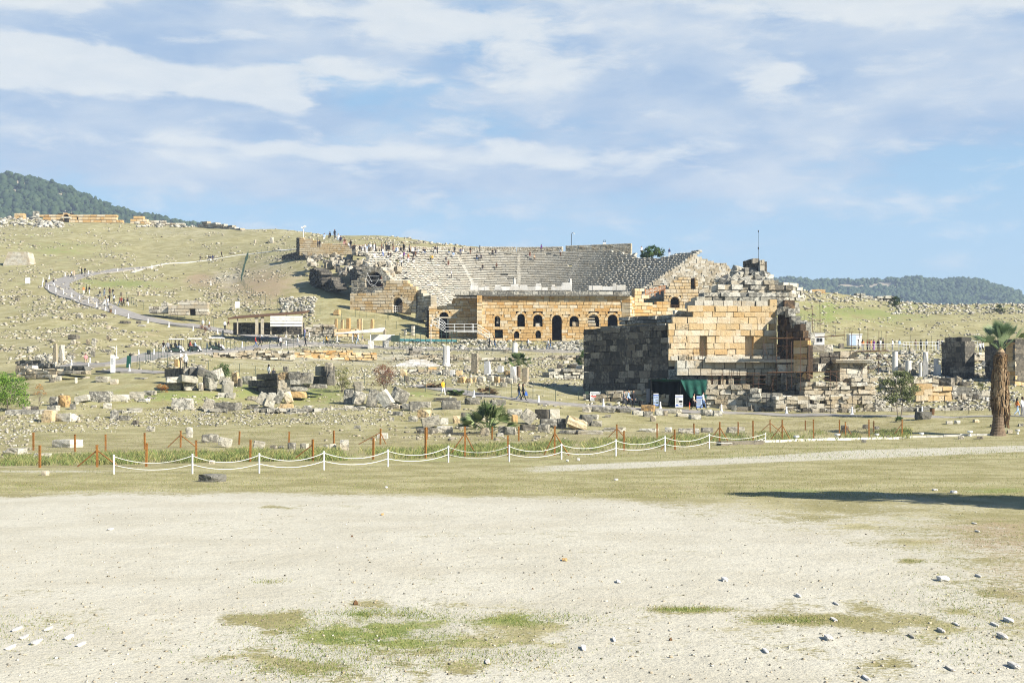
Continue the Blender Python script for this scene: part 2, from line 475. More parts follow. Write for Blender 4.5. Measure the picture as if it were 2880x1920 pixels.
def ground_mat():
    m, t, b = new_mat('dry_ground')
    p = t.pos(); a = t.attr('zone')
    nL = t.noise(p, 0.045, 4, .6); nM = t.noise(p, 0.35, 4, .6); nS = t.noise(p, 2.3, 4, .65); nF = t.noise(p, 11.0, 3, .7); nX = t.noise(p, 38.0, 2, .7)
    dry = t.mix(t.step(nM, .38, .64), (.25, .22, .10), (.375, .335, .185))
    dry = t.mix(t.step(nS, .42, .75), dry, (.21, .19, .085))
    gk = t.math('ADD', a[1], t.math('ADD', t.math('MULTIPLY', t.math('SUBTRACT', nL, .5), .9), t.math('MULTIPLY', t.math('SUBTRACT', nM, .5), 1.1)))
    gk = t.math('ADD', gk, t.math('MULTIPLY', t.math('SUBTRACT', nS, .5), 1.0))
    gk = t.math('ADD', gk, t.math('MULTIPLY', t.math('SUBTRACT', nF, .5), .5))
    green = t.mix(t.step(nS, .35, .65), (.15, .19, .05), (.25, .255, .09))
    g = t.mix(t.step(gk, .35, .75), dry, green)
    bk = t.math('ADD', a[2], t.math('ADD', t.math('MULTIPLY', t.math('SUBTRACT', nM, .5), 1.2), t.math('MULTIPLY', t.math('SUBTRACT', nS, .5), .7)))
    g = t.mix(t.step(bk, .4, .85), g, t.mix(nF, (.245, .175, .095), (.37, .295, .185)))
    # bare chalky gravel
    gr = t.mix(t.step(nM, .35, .7), (.46, .432, .345), (.40, .37, .285))
    gr = t.mix(t.math('MULTIPLY', t.step(t.noise(p, .13, 5, .65), .48, .70), .4), gr, (.39, .345, .255))
    gr = t.mix(t.math('MULTIPLY', t.step(nF, .54, .74), .18), gr, (.27, .235, .165))
    gr = t.mix(t.math('MULTIPLY', t.step(nX, .60, .72), .26), gr, (.22, .19, .14))
    gr = t.mix(t.math('MULTIPLY', t.step(nX, .40, .30), .2), gr, (.56, .535, .46))
    k = t.math('ADD', a[0], t.math('ADD', t.math('MULTIPLY', t.math('SUBTRACT', nM, .5), .7), t.math('MULTIPLY', t.math('SUBTRACT', nS, .5), .8)))
    k = t.math('ADD', k, t.math('MULTIPLY', t.math('SUBTRACT', nF, .5), 1.2))
    # grey pale rock showing through the turf of the slopes
    c = t.mix(t.step(k, .33, .72), g, gr)
    v = t.math('ADD', t.math('ADD', .34, t.math('MULTIPLY', nF, .8)), t.math('MULTIPLY', nS, .44))
    c = t.mix(t.math('SUBTRACT', 1.0, t.math('MULTIPLY', t.step(k, .33, .72), .6)), c, t.ramp(v, [(0, (0, 0, 0)), (1, (1, 1, 1))]), 'MULTIPLY')
    t.put(b.inputs['Base Color'], c)
    hgt = t.math('ADD', t.math('MULTIPLY', nS, .8), t.math('ADD', t.math('MULTIPLY', nF, .35), t.math('MULTIPLY', nX, .12)))
    t.put(b.inputs['Normal'], t.bump(hgt, .55, .11))
    return m


M['ground'] = ground_mat()

# ------------------------------------------------------------------ light, sky
SUN_EL, SUN_AZ = 33.0, 123.0                    # azimuth clockwise from the view direction
sd = Vector((math.sin(R(SUN_AZ)) * math.cos(R(SUN_EL)), math.cos(R(SUN_AZ)) * math.cos(R(SUN_EL)), math.sin(R(SUN_EL))))
sl = bpy.data.lights.new('sun', 'SUN')
sl.energy = 5.0; sl.angle = R(0.53); sl.color = (1.0, .95, .86)
so = bpy.data.objects.new('sun', sl); COL.objects.link(so)
so.rotation_euler = (-sd).to_track_quat('-Z', 'Y').to_euler()
so.location = (60, -40, 80)


def lin(c):
    return tuple(((x / 255) / 12.92 if x <= 10 else (((x / 255) + .055) / 1.055) ** 2.4) for x in c)


def build_sky():
    w = bpy.data.worlds.new('World'); SC.world = w; w.use_nodes = True
    t = NT(w.node_tree)
    bg = [n for n in t.n if n.type == 'BACKGROUND'][0]
    bg.inputs[1].default_value = SKY
    sk = t.node('ShaderNodeTexSky', sky_type='NISHITA')
    sk.sun_disc = False; sk.sun_elevation = R(SUN_EL); sk.sun_rotation = R(SUN_AZ); sk.altitude = 300
    sk.air_density = 1.0; sk.dust_density = 0.4; sk.ozone_density = 2.0
    d = t.node('ShaderNodeTexCoord').outputs['Generated']
    sp = t.node('ShaderNodeSeparateXYZ'); t.l.new(d, sp.inputs[0])
    az = t.math('ARCTAN2', sp.outputs[0], sp.outputs[1])
    el = t.math('ARCSINE', sp.outputs[2])
    cv = t.node('ShaderNodeCombineXYZ'); t.put(cv.inputs[0], az); t.put(cv.inputs[1], el)
    # clouds live on the sphere of directions (azimuth, elevation)
    st = t.node('ShaderNodeMapping'); t.l.new(cv.outputs[0], st.inputs[0]); st.inputs['Scale'].default_value = (1.0, 3.0, 1.0)
    wn = t.node('ShaderNodeTexNoise'); t.l.new(st.outputs[0], wn.inputs['Vector'])
    wn.inputs['Scale'].default_value = 9; wn.inputs['Detail'].default_value = 5; wn.inputs['Roughness'].default_value = .55
    ws = t.node('ShaderNodeVectorMath', operation='SUBTRACT'); t.l.new(wn.outputs['Color'], ws.inputs[0]); ws.inputs[1].default_value = (.5, .5, .5)
    wm = t.node('ShaderNodeVectorMath', operation='MULTIPLY'); t.l.new(ws.outputs[0], wm.inputs[0]); wm.inputs[1].default_value = (.13, .030, 0)
    wa = t.node('ShaderNodeVectorMath', operation='ADD'); t.l.new(cv.outputs[0], wa.inputs[0]); t.l.new(wm.outputs[0], wa.inputs[1])
    wp = wa.outputs[0]
    fine = t.noise(st.outputs[0], 24, 8, .62, .4)
    mid = t.noise(st.outputs[0], 7.5, 5, .55, .2)

    def blobs(lst):
        acc = None
        for (x, y, rx, ry, s) in lst:      # rows of the photo at 2352 px turned to angles
            a0 = (x * 1.2245 - 1440) / 4000; e0 = (1120 - y * 1.2245) / 4000
            m1 = t.node('ShaderNodeVectorMath', operation='SUBTRACT'); t.l.new(wp, m1.inputs[0]); m1.inputs[1].default_value = (a0, e0, 0)
            m2 = t.node('ShaderNodeVectorMath', operation='MULTIPLY'); t.l.new(m1.outputs[0], m2.inputs[0]); m2.inputs[1].default_value = (1 / (rx * 1.5 / 4000), 1 / (ry * 1.5 / 4000), 0)
            m3 = t.node('ShaderNodeVectorMath', operation='DOT_PRODUCT'); t.l.new(m2.outputs[0], m3.inputs[0]); t.l.new(m2.outputs[0], m3.inputs[1])
            e = t.math('MULTIPLY', t.math('EXPONENT', t.math('MULTIPLY', m3.outputs['Value'], -1.0)), s)
            acc = e if acc is None else t.math('ADD', acc, e)
        return acc
    grey = blobs([(60, 110, 330, 60, .75), (300, 80, 300, 75, .7), (480, 60, 260, 70, .5), (830, 100, 420, 75, .65), (150, 235, 320, 60, .7), (430, 265, 330, 42, .75), (200, 340, 420, 60, .62),
                  (660, 285, 200, 40, .3), (560, 430, 560, 42, .35), (1000, 400, 430, 48, .55), (1480, 400, 330, 60, .6), (1350, 215, 340, 90, .62), (1850, 235, 480, 130, .62), (2050, 95, 420, 60, .6), (1250, 20, 500, 30, .4),
                  (2250, 210, 320, 110, .5), (1500, 500, 500, 30, .2), (860, 210, 90, 20, -.3), (1500, 60, 200, 40, .35), (-300, 200, 400, 200, .5), (2700, 200, 400, 200, .5)])
    white = blobs([(150, 170, 60, 20, .5), (330, 240, 200, 18, .4), (900, 50, 160, 30, .45), (640, 345, 80, 12, .4), (1150, 340, 60, 10, .4), (1450, 350, 200, 22, .4), (2100, 60, 120, 30, .6), (1350, 20, 120, 20, .35), (90, 40, 150, 45, 1.0), (220, 70, 60, 25, .5), (60, 195, 170, 42, 1.0), (215, 185, 130, 26, .8), (420, 205, 200, 24, .62), (590, 235, 120, 26, .8), (700, 250, 55, 14, .5), (760, 185, 190, 20, .55), (1080, 85, 220, 38, .8), (600, 45, 110, 30, .45),
                   (1950, 25, 260, 48, 1.0), (1780, 20, 120, 30, .4), (2350, 40, 60, 55, .9), (1745, 208, 75, 34, .85), (1260, 180, 160, 50, .6), (470, 342, 130, 14, .5), (800, 356, 160, 16, .62), (1100, 385, 170, 18, .4), (1260, 368, 70, 18, .5), (1540, 385, 140, 22, .3), (60, 355, 120, 16, .4), (420, 380, 110, 14, .4), (1050, 500, 50, 18, .2), (720, 512, 50, 16, .25), (2300, 425, 90, 14, .2), (1000, 480, 500, 14, .15)])
    gk = t.step(t.math('ADD', grey, t.math('ADD', t.math('MULTIPLY', t.math('SUBTRACT', mid, .5), 1.3), t.math('MULTIPLY', t.math('SUBTRACT', fine, .5), .9))), .05, .75)
    wk = t.step(t.math('ADD', white, t.math('ADD', t.math('MULTIPLY', t.math('SUBTRACT', fine, .5), 1.0), t.math('MULTIPLY', t.math('SUBTRACT', mid, .5), .8))), .12, .60)
    wisp = t.step(t.math('ADD', t.math('MULTIPLY', t.noise(st.outputs[0], 12, 6, .6, .5), .6), t.math('MULTIPLY', fine, .4)), .50, .66)
    wk = t.math('MAXIMUM', wk, t.math('MULTIPLY', t.math('MULTIPLY', wisp, t.step(el, .05, .13)), .62))
    s_ = 1.0 / (SKY * (2 ** EXPOSURE))

    def C(rgb):
        return tuple(x * s_ for x in lin(rgb))
    # deep blue of the open sky follows the physical sky, warmed a little towards the horizon
    skyc = t.mix(.8, sk.outputs[0], t.ramp(t.math('MULTIPLY', el, .83), [(0, C((184, 211, 229))), (.11, C((156, 197, 226))), (.24, C((118, 177, 222))), (.55, C((50, 102, 175))), (1, C((38, 86, 160)))]))
    c = t.mix(t.math('MULTIPLY', gk, .9), skyc, t.mix(t.step(mid, .3, .7), C((154, 181, 215)), C((214, 221, 229))))
    c = t.mix(t.math('MULTIPLY', wk, .95), c, t.mix(fine, C((206, 216, 226)), C((246, 246, 240))))
    t.l.new(c, bg.inputs[0])


SKY, EXPOSURE = 0.07, 1.17
build_sky()
SC.view_settings.view_transform = 'Standard'
SC.view_settings.look = 'None'
SC.view_settings.exposure = EXPOSURE
SC.view_settings.gamma = 1.0
SC.view_settings.use_curve_mapping = False
SC.cycles.max_bounces = 6
SC.cycles.diffuse_bounces = 2
SC.cycles.transparent_max_bounces = 4
SC.cycles.volume_bounces = 0
SC.cycles.use_denoising = DENOISE
SC.cycles.denoising_prefilter = 'NONE'
SC.cycles.filter_width = 1.1
# ------------------------------------------------------------------ ground sheet
def gz(px, py, x, y, rx, ry):
    return np.exp(-(((px - x) / rx) ** 2 + ((py - y) / ry) ** 2))


PXg = np.repeat(pxs[:, None], len(ds), 1)
edge = np.interp(PXg, [-3000, 0, 200, 700, 1000, 1400, 1700, 1900, 2100, 2300, 2500, 2650, 2750, 2880, 4000], [1400, 1392, 1383, 1383, 1388, 1393, 1402, 1412, 1422, 1434, 1450, 1475, 1520, 1590, 1700])
soft = np.interp(PXg, [0, 1800, 2300, 2880], [14, 18, 110, 330])
gravel = np.clip((PYg - edge) / soft * .5 + .5, 0, 1) * .92
gravel -= .30 * np.clip(fbm(XX / 1.6, YY / 2.6, 63, 4), 0, 1) 
pn = np.clip(.6 + 2.0 * fbm(XX / .55, YY / .9, 61, 4), 0, 1.6)
gravel -= .8 * pn * (.28 * gz(PXg, PYg, 1050, 1780, 420, 110) + .45 * gz(PXg, PYg, 1000, 1900, 300, 60) + .3 * gz(PXg, PYg, 1500, 1780, 300, 50) + .25 * gz(PXg, PYg, 60, 1800, 260, 100) + .22 * gz(PXg, PYg, 2300, 1750, 420, 70) + .3 * gz(PXg, PYg, 2700, 1780, 250, 120) + .2 * gz(PXg, PYg, 1300, 1900, 300, 60) + .16 * np.clip(2.2 * fbm(XX / 2.2, YY / 3.5, 65, 4), -1, 1) * np.clip((PXg - 1900) / 500, 0, 1))
for (x, y, rx, ry, s) in [(1200, 1700, 260, 9, .35), (620, 1790, 130, 16, .35), (800, 1850, 260, 9, .4), (1250, 1810, 200, 10, .35), (1600, 1810, 220, 8, .3), (900, 1770, 170, 30, .5), (700, 1740, 90, 14, .45), (1080, 1725, 160, 12, .65), (1160, 1752, 90, 9, .5), (1480, 1745, 150, 14, .6), (1930, 1715, 90, 7, .7), (2230, 1742, 110, 9, .55), (1870, 1675, 60, 6, .5), (760, 1635, 50, 6, .6), (850, 1425, 110, 5, .5), (2560, 1577, 30, 5, .6), (960, 1880, 190, 40, .4), (2680, 1720, 30, 6, .6), (1990, 1900, 400, 8, .1), (2400, 1480, 70, 6, .5), (2600, 1520, 60, 5, .5)]:
    gravel -= 1.0 * s * gz(PXg, PYg, x, y, rx * 1.15, ry * 1.3) * pn
# upper gravel track, from the right edge into the turf
up = np.interp(PXg, [1300, 1500, 2000, 2400, 2880, 3400], [1322, 1308, 1288, 1263, 1250, 1238])
lo = np.interp(PXg, [1300, 1500, 2000, 2400, 2880, 3400], [1326, 1330, 1309, 1292, 1272, 1262])
trk = np.clip((PYg - up) / 7 + .3, 0, 1) * np.clip((lo - PYg) / 7 + .3, 0, 1) * np.clip((PXg - 1350) / 250, 0, 1)
gravel = np.maximum(gravel, trk * .82)
gravel = np.maximum(gravel, .62 * gz(PXg, PYg, 150, 1325, 330, 5))
# chalky trampled earth between the ruins and on the slopes
sl_n = fbm(XX / 18, YY / 30, 41, 4)
hill = np.clip((YY - 120) / 40, 0, 1)
gravel = np.where(YY > 100, np.maximum(gravel, hill * (.14 + .24 * sl_n)), gravel)
for (x, y, rx, ry, s) in [(1560, 1075, 260, 50, .35), (1000, 1005, 420, 28, .3), (640, 800, 60, 60, .45), (800, 790, 110, 70, .25), (420, 830, 90, 16, .3), (650, 650, 500, 16, .35), (1300, 1000, 500, 25, .25), (720, 1030, 160, 20, .2), (1300, 1100, 300, 20, .2)]:
    gravel = gravel + .62 * s * gz(PXg, PYg, x, y, rx, ry) * (YY > 100)
green = np.where(PYg > 1383, .05, .16)
for (x, y, rx, ry, s) in [(1000, 1790, 330, 70, .75), (1080, 1725, 170, 14, .8), (1480, 1740, 200, 20, .7), (1930, 1713, 110, 9, .9), (2230, 1742, 130, 12, .7), (2400, 1385, 160, 7, .45), (2800, 1380, 130, 12, .6), (2180, 1378, 150, 9, .4), (2540, 1457, 60, 7, .5),
                          (480, 1115, 250, 28, .5), (760, 1085, 120, 40, .5), (870, 1105, 90, 35, .45), (1180, 1105, 60, 14, .5), (2400, 880, 260, 30, .35), (2560, 830, 60, 5, .3), (330, 800, 130, 14, .35), (150, 700, 130, 20, .3), (420, 930, 40, 8, .3), (2330, 880, 20, 40, .3), (1050, 1295, 700, 14, .3), (2150, 1285, 400, 22, .22), (300, 1060, 200, 14, .3)]:
    green = green + s * gz(PXg, PYg, x, y, rx, ry)
green = green + np.where((YY > 240) & (YY < 520), .10, 0)
brown = np.where((PYg > 1260) & (YY < 100), .14, .08)
for (x, y, rx, ry, s) in [(2760, 1500, 260, 60, .5), (2850, 1640, 160, 140, .5), (1300, 1830, 180, 25, .35), (1350, 1375, 600, 10, .3), (330, 1370, 180, 8, .3), (1900, 1370, 220, 8, .3), (60, 1770, 200, 40, .35), (440, 935, 80, 14, .5), (740, 800, 130, 75, .75), (560, 800, 80, 30, .4), (830, 1010, 200, 14, .3), (560, 780, 40, 16, .5), (950, 690, 120, 30, .2), (60, 1280, 900, 20, .12), (420, 1200, 300, 20, .3), (900, 1210, 260, 30, .15), (2500, 1000, 300, 30, .15), (560, 1225, 40, 5, .2)]:
    brown = brown + s * gz(PXg, PYg, x, y, rx, ry)
n0, n1 = len(pxs), len(ds)
idx = np.arange(n0 * n1).reshape(n0, n1)
gf = np.stack([idx[:-1, :-1], idx[1:, :-1], idx[1:, 1:], idx[:-1, 1:]], -1).reshape(-1, 4)
gv = np.stack([XX, YY, Zg], -1).reshape(-1, 3)
ground = np_mesh('ground', gv, gf, M['ground'], smooth=True)
za = ground.data.attributes.new('zone', 'FLOAT_COLOR', 'POINT')
zc = np.ones((n0 * n1, 4), np.float32)
zc[:, 0] = gravel.ravel(); zc[:, 1] = green.ravel(); zc[:, 2] = brown.ravel()
za.data.foreach_set('color', zc.ravel())
struct(ground)


# ------------------------------------------------------------------ roads and paths
def ribbon(name, pts, width, mat, off=0.07, sides=5):
    """strip laid on the ground along photo points"""
    w = [G(a, b) for a, b in pts]
    cl = []
    for i in range(len(w) - 1):
        n = max(2, int((w[i + 1] - w[i]).length / 1.0))
        p0 = w[max(i - 1, 0)]; p1 = w[i]; p2 = w[i + 1]; p3 = w[min(i + 2, len(w) - 1)]
        for k in range(n):
            s = k / n
            cl.append(0.5 * ((2 * p1) + (p2 - p0) * s + (2 * p0 - 5 * p1 + 4 * p2 - p3) * s * s + (3 * p1 - p0 - 3 * p2 + p3) * s ** 3))
    cl.append(w[-1])
    mb = MB(); rows = []
    for i, c in enumerate(cl):
        t = (cl[min(i + 1, len(cl) - 1)] - cl[max(i - 1, 0)]); t.z = 0; t.normalize()
        n = Vector((-t.y, t.x, 0)); row = []
        ww = (width[0] + (width[1] - width[0]) * i / len(cl)) if isinstance(width, tuple) else width
        zc_ = [ground_z(c.x + n.x * ww * f_, c.y + n.y * ww * f_) for f_ in (-.5, 0, .5)]
        for k in range(sides + 1):
            q = c + n * ww * (k / sides - .5)
            row.append((q.x, q.y, max(ground_z(q.x, q.y), sum(zc_) / 3 - .1) + off))
        row = [(row[0][0], row[0][1], row[0][2] - .5)] + row + [(row[-1][0], row[-1][1], row[-1][2] - .5)]
        rows.append(row)
    vs = [p for r in rows for p in r]; k = sides + 3; fs = []
    for i in range(len(rows) - 1):
        for j in range(k - 1):
            fs.append((i * k + j, i * k + j + 1, (i + 1) * k + j + 1, (i + 1) * k + j))
    mb.add(vs, fs)
    return struct(mb.build(name, mat, smooth=False))


ribbon('road', [(420, 752), (360, 758), (300, 765), (240, 774), (190, 786), (162, 800), (168, 815), (205, 833), (255, 850), (310, 868), (383, 889), (445, 902), (515, 913), (590, 925), (700, 942), (800, 956), (900, 967), (1000, 974), (1100, 979), (1300, 983), (1500, 985), (1660, 985)], 5.2, M['asphalt'])
ribbon('road', [(170, 1030), (235, 1030), (300, 1026), (360, 1016), (430, 1001), (510, 992), (610, 986), (710, 979), (810, 972), (900, 969)], 5.0, M['asphalt'], .11)
ribbon('path', [(300, 1042), (360, 1044), (420, 1047), (465, 1050)], 3.0, M['asphalt'], .09)
ribbon('path', [(1165, 1083), (1245, 1094), (1310, 1104), (1400, 1117), (1500, 1128), (1600, 1137), (1700, 1145), (1850, 1154), (1950, 1159), (2100, 1163), (2300, 1167), (2500, 1170), (2720, 1172), (3000, 1174)], 2.6, M['asphalt'], .06)
ribbon('path', [(372, 768), (450, 745), (560, 735), (640, 722), (730, 712), (800, 704), (850, 700)], 1.1, M['conc'], .1)

# ------------------------------------------------------------------ far hills with pine woods
ICO_V = []; ICO_F = []
_g = (1 + 5 ** .5) / 2
for a, b in ((-1, _g), (1, _g), (-1, -_g), (1, -_g)): ICO_V.append((a, b, 0))
for a, b in ((-1, _g), (1, _g), (-1, -_g), (1, -_g)): ICO_V.append((0, a, b))
for a, b in ((_g, -1), (_g, 1), (-_g, -1), (-_g, 1)): ICO_V.append((a, 0, b))
ICO_V = np.array(ICO_V) / math.sqrt(1 + _g * _g)
ICO_F = np.array([(0,11,5),(0,5,1),(0,1,7),(0,7,10),(0,10,11),(1,5,9),(5,11,4),(11,10,2),(10,7,6),(7,1,8),(3,9,4),(3,4,2),(3,2,6),(3,6,8),(3,8,9),(4,9,5),(2,4,11),(6,2,10),(8,6,7),(9,8,1)])


def hill(name, ridge, d0, d1, d2, px0, px1, seed):
    cx = np.linspace(px0, px1, 160); k = np.linspace(0, 1, 40)
    rp = np.interp(cx, [a for a, b in ridge], [b for a, b in ridge])
    zt = H + (YH - rp) * d1 / F
    zt = zt + 3.0 * fbm(cx / 60, cx * 0, seed, 3)
    D = np.concatenate([d0 + (d1 - d0) * k, d1 + (d2 - d1) * k[1:]])
    prof = np.concatenate([k ** 1.15, 1 - .8 * k[1:] ** 1.5])
    X = (cx[:, None] - CX) * d1 / F * np.ones(len(D))[None, :]
    Y = np.ones(len(cx))[:, None] * D[None, :]
    zt = zt - 17 * d1 / F
    Z = -20 + (zt[:, None] + 20) * prof[None, :] + 26 * fbm(X / 150, Y / 150, seed + 5, 4) * np.minimum(1, prof * (1 - prof) * 4)[None, :]
    n0, n1 = len(cx), len(D); ix = np.arange(n0 * n1).reshape(n0, n1)
    f = np.stack([ix[:-1, :-1], ix[1:, :-1], ix[1:, 1:], ix[:-1, 1:]], -1).reshape(-1, 4)
    o = np_mesh(name, np.stack([X, Y, Z], -1).reshape(-1, 3), f, M['hillsoil'], smooth=True)
    struct(o)
    return X, Y, Z, zt


def woods(name, label, hl, n, size, px_rng, seed, kmin, thin):
    X, Y, Z, zt = hl
    rg = np.random.default_rng(seed)
    V = []; Fc = []; T = []; o = 0
    n0, n1 = 160, 40
    a = rg.uniform(0, n0 - 1.01, n * 3); b = rg.uniform(kmin * 39, 45, n * 3)
    ia = a.astype(int); ib = b.astype(int); fa = a - ia; fb = b - ib
    def L(A): return (A[ia, ib] * (1 - fa) + A[ia + 1, ib] * fa) * (1 - fb) + (A[ia, ib + 1] * (1 - fa) + A[ia + 1, ib + 1] * fa) * fb
    x, y, z = L(X), L(Y), L(Z)
    px = CX + F * x / y
    clear = fbm(x / 130, y / 130, seed + 3, 4)
    keep = (px > px_rng[0]) & (px < px_rng[1]) & (clear < thin)
    x, y, z = x[keep][:n], y[keep][:n], z[keep][:n]
    tone = fbm(x / 260, y / 260, seed + 9, 3)
    for i in range(len(x)):
        s = size * rg.uniform(.4, 1.45)
        for q in range(2):
            v = ICO_V * rg.uniform(.75, 1.25, (12, 1)) * np.array([s * .5, s * .5, s * rg.uniform(.42, .7)]) * (1 if q == 0 else .65)
            v = v + np.array([x[i] + rg.normal(0, s * .22 * (q + .3)), y[i] + rg.normal(0, s * .2), z[i] + s * (.42 + .25 * q)])
            V.append(v); Fc.append(ICO_F + o); o += 12
            T.append(np.full((12, 2), np.clip(.45 + .5 * tone[i] + rg.normal(0, .2), 0, 1)))
    ob = np_mesh(name, np.concatenate(V), np.concatenate(Fc), M['pine'], np.concatenate(T))
    return stuff(ob, label, 'woodland')


hl = hill('hill', [(-1500, 470), (-700, 440), (-300, 462), (0, 488), (50, 490), (110, 500), (150, 511), (200, 530), (280, 562), (360, 592), (430, 604), (500, 618), (560, 628), (620, 638), (700, 662), (1000, 780)], 1150, 1700, 2500, -1500, 1000, 3)
woods('pine_wood', 'dark pine wood covering the high hill behind the arch wall', hl, 9500, 7.0, (-250, 760), 5, .45, .52)
hr = hill('hill', [(1500, 900), (1900, 835), (2100, 800), (2160, 782), (2220, 772), (2260, 775), (2290, 779), (2400, 781), (2480, 777), (2560, 774), (2640, 777), (2740, 778), (2780, 787), (2830, 802), (2880, 815), (2950, 832), (3300, 900), (3800, 950)], 1700, 2500, 3400, 1700, 3600, 12)
woods('pine_wood', 'blue green pine wood with bare patches on the long far ridge', hr, 13000, 7.5, (2050, 3000), 15, .35, .30)

# the air between
hz = MB()
x0, x1, y0, y1, z0, z1 = -4200, 4200, -60, 3600, -32, 420
hz.hexa([(x0, y0, z0), (x1, y0, z0), (x1, y1, z0), (x0, y1, z0), (x0, y0, z1), (x1, y0, z1), (x1, y1, z1), (x0, y1, z1)])
hm = bpy.data.materials.new('thin_air'); hm.use_nodes = True
for n_ in list(hm.node_tree.nodes):
    if n_.type == 'BSDF_PRINCIPLED': hm.node_tree.nodes.remove(n_)
pv = hm.node_tree.nodes.new('ShaderNodeVolumePrincipled')
pv.inputs['Color'].default_value = (.62, .78, 1.0, 1); pv.inputs['Density'].default_value = 0.00015; pv.inputs['Anisotropy'].default_value = 0.0
hm.node_tree.links.new(pv.outputs[0], [n_ for n_ in hm.node_tree.nodes if n_.type == 'OUTPUT_MATERIAL'][0].inputs['Volume'])
if HAZE:
    hb = hz.build('haze', hm); stuff(hb, 'thin bluish air between the ruins and the far hills', 'haze')


# ------------------------------------------------------------------ scattered stones (nobody could count them)
def cube_stone(rg):
    v = np.array([(sx, sy, sz) for sz in (-1, 1) for sx, sy in ((-1, -1), (1, -1), (1, 1), (-1, 1))], float) * .5
    return v * (1 + rg.uniform(-.28, .28, (8, 3)))


CF = np.array([(3, 2, 1, 0), (4, 5, 6, 7), (0, 1, 5, 4), (1, 2, 6, 5), (2, 3, 7, 6), (3, 0, 4, 7)])


def scatter(name, label, cat, px, py, size, mat, seed, flat=.55, tone=None, sink=.25):
    rg = np.random.default_rng(seed)
    px = np.asarray(px); py = np.asarray(py); size = np.asarray(size)
    d = depth_at(px, py); x = (px - CX) * d / F; z = ground_z(x, d)
    bad = inside_theatre(x, d)
    V = []; Fc = []; T = []; o = 0
    for i in range(len(px)):
        if bad[i]: continue
        v = cube_stone(rg) * np.array([size[i] * rg.uniform(.7, 1.5), size[i] * rg.uniform(.6, 1.2), size[i] * flat * rg.uniform(.5, 1.4)])
        a = rg.uniform(0, 6.28); tl = rg.normal(0, .22)
        ca, sa, ct, st_ = math.cos(a), math.sin(a), math.cos(tl), math.sin(tl)
        v = v @ np.array([[1, 0, 0], [0, ct, st_], [0, -st_, ct]]) @ np.array([[ca, sa, 0], [-sa, ca, 0], [0, 0, 1]])
        v = v + np.array([x[i], d[i], z[i] + size[i] * flat * (.5 - sink)])
        V.append(v); Fc.append(CF + o); o += 8
        T.append(np.tile([rg.uniform(0, 1) if tone is None else tone, rg.uniform(0, .7)], (8, 1)))
    ob = np_mesh(name, np.concatenate(V), np.concatenate(Fc), mat, np.concatenate(T))
    return stuff(ob, label, cat)


def inside_theatre(x, y):
    r = np.hypot(x - TX, y - TY)
    return ((r < TR1 + 2.5) & (y > 246)) | ((y > 246) & (y < 277) & (x > -12) & (x < 30))


def region(n, x0, x1, y0, y1, rg, cl=1.0, sx=60, sy=18, thr=-.1):
    """clustered points in a window of the photo"""
    px = rg.uniform(x0, x1, n * 4); py = rg.uniform(y0, y1, n * 4)
    k = fbm(px / sx, py / sy, int(x0 + y0) % 97, 3) * cl + rg.uniform(-.35, .35, len(px)) > thr
    return px[k][:n], py[k][:n]


rg = np.random.default_rng(3)
A = []
for (n, x0, x1, y0, y1, s0, s1, sx, sy) in [
    (1500, -60, 900, 630, 780, .25, .9, 60, 12), (900, 0, 700, 780, 860, .2, .8, 60, 14), (700, 0, 330, 830, 930, .2, .8, 70, 12),
    (700, 0, 600, 930, 1040, .2, .8, 70, 12), (500, 560, 820, 720, 900, .15, .6, 50, 16), (450, 850, 1300, 880, 960, .2, .9, 60, 12),
    (500, 560, 1250, 930, 1010, .15, .6, 60, 10), (420, 850, 1120, 648, 690, .25, .8, 50, 9), (900, 2180, 2900, 840, 1000, .2, .7, 70, 12),
    (500, 2160, 2900, 790, 870, .3, 1.1, 60, 12), (360, 1100, 1650, 985, 1060, .15, .55, 60, 9), (500, 1150, 1700, 1020, 1090, .12, .5, 50, 9),
    (420, 2350, 2900, 985, 1110, .15, .6, 60, 10), (600, 0, 900, 1110, 1200, .1, .45, 80, 10), (600, 900, 1600, 1110, 1240, .1, .4, 80, 10), (300, 560, 760, 820, 905, .15, .7, 40, 12), (260, 1090, 1330, 650, 692, .5, 1.3, 70, 12)]:
    a, b = region(int(n * 1.35), x0, x1, y0, y1, rg, 1.9, sx, sy, .05)
    A.append((a, b, .8 * s0 + .75 * (s1 - s0) * rg.random(len(a)) ** 3.2))
scatter('hillside_stones', 'pale broken stones strewn over the grassy slopes', 'stones', np.concatenate([a[0] for a in A]), np.concatenate([a[1] for a in A]), np.concatenate([a[2] for a in A]), M['rubble'], 4)
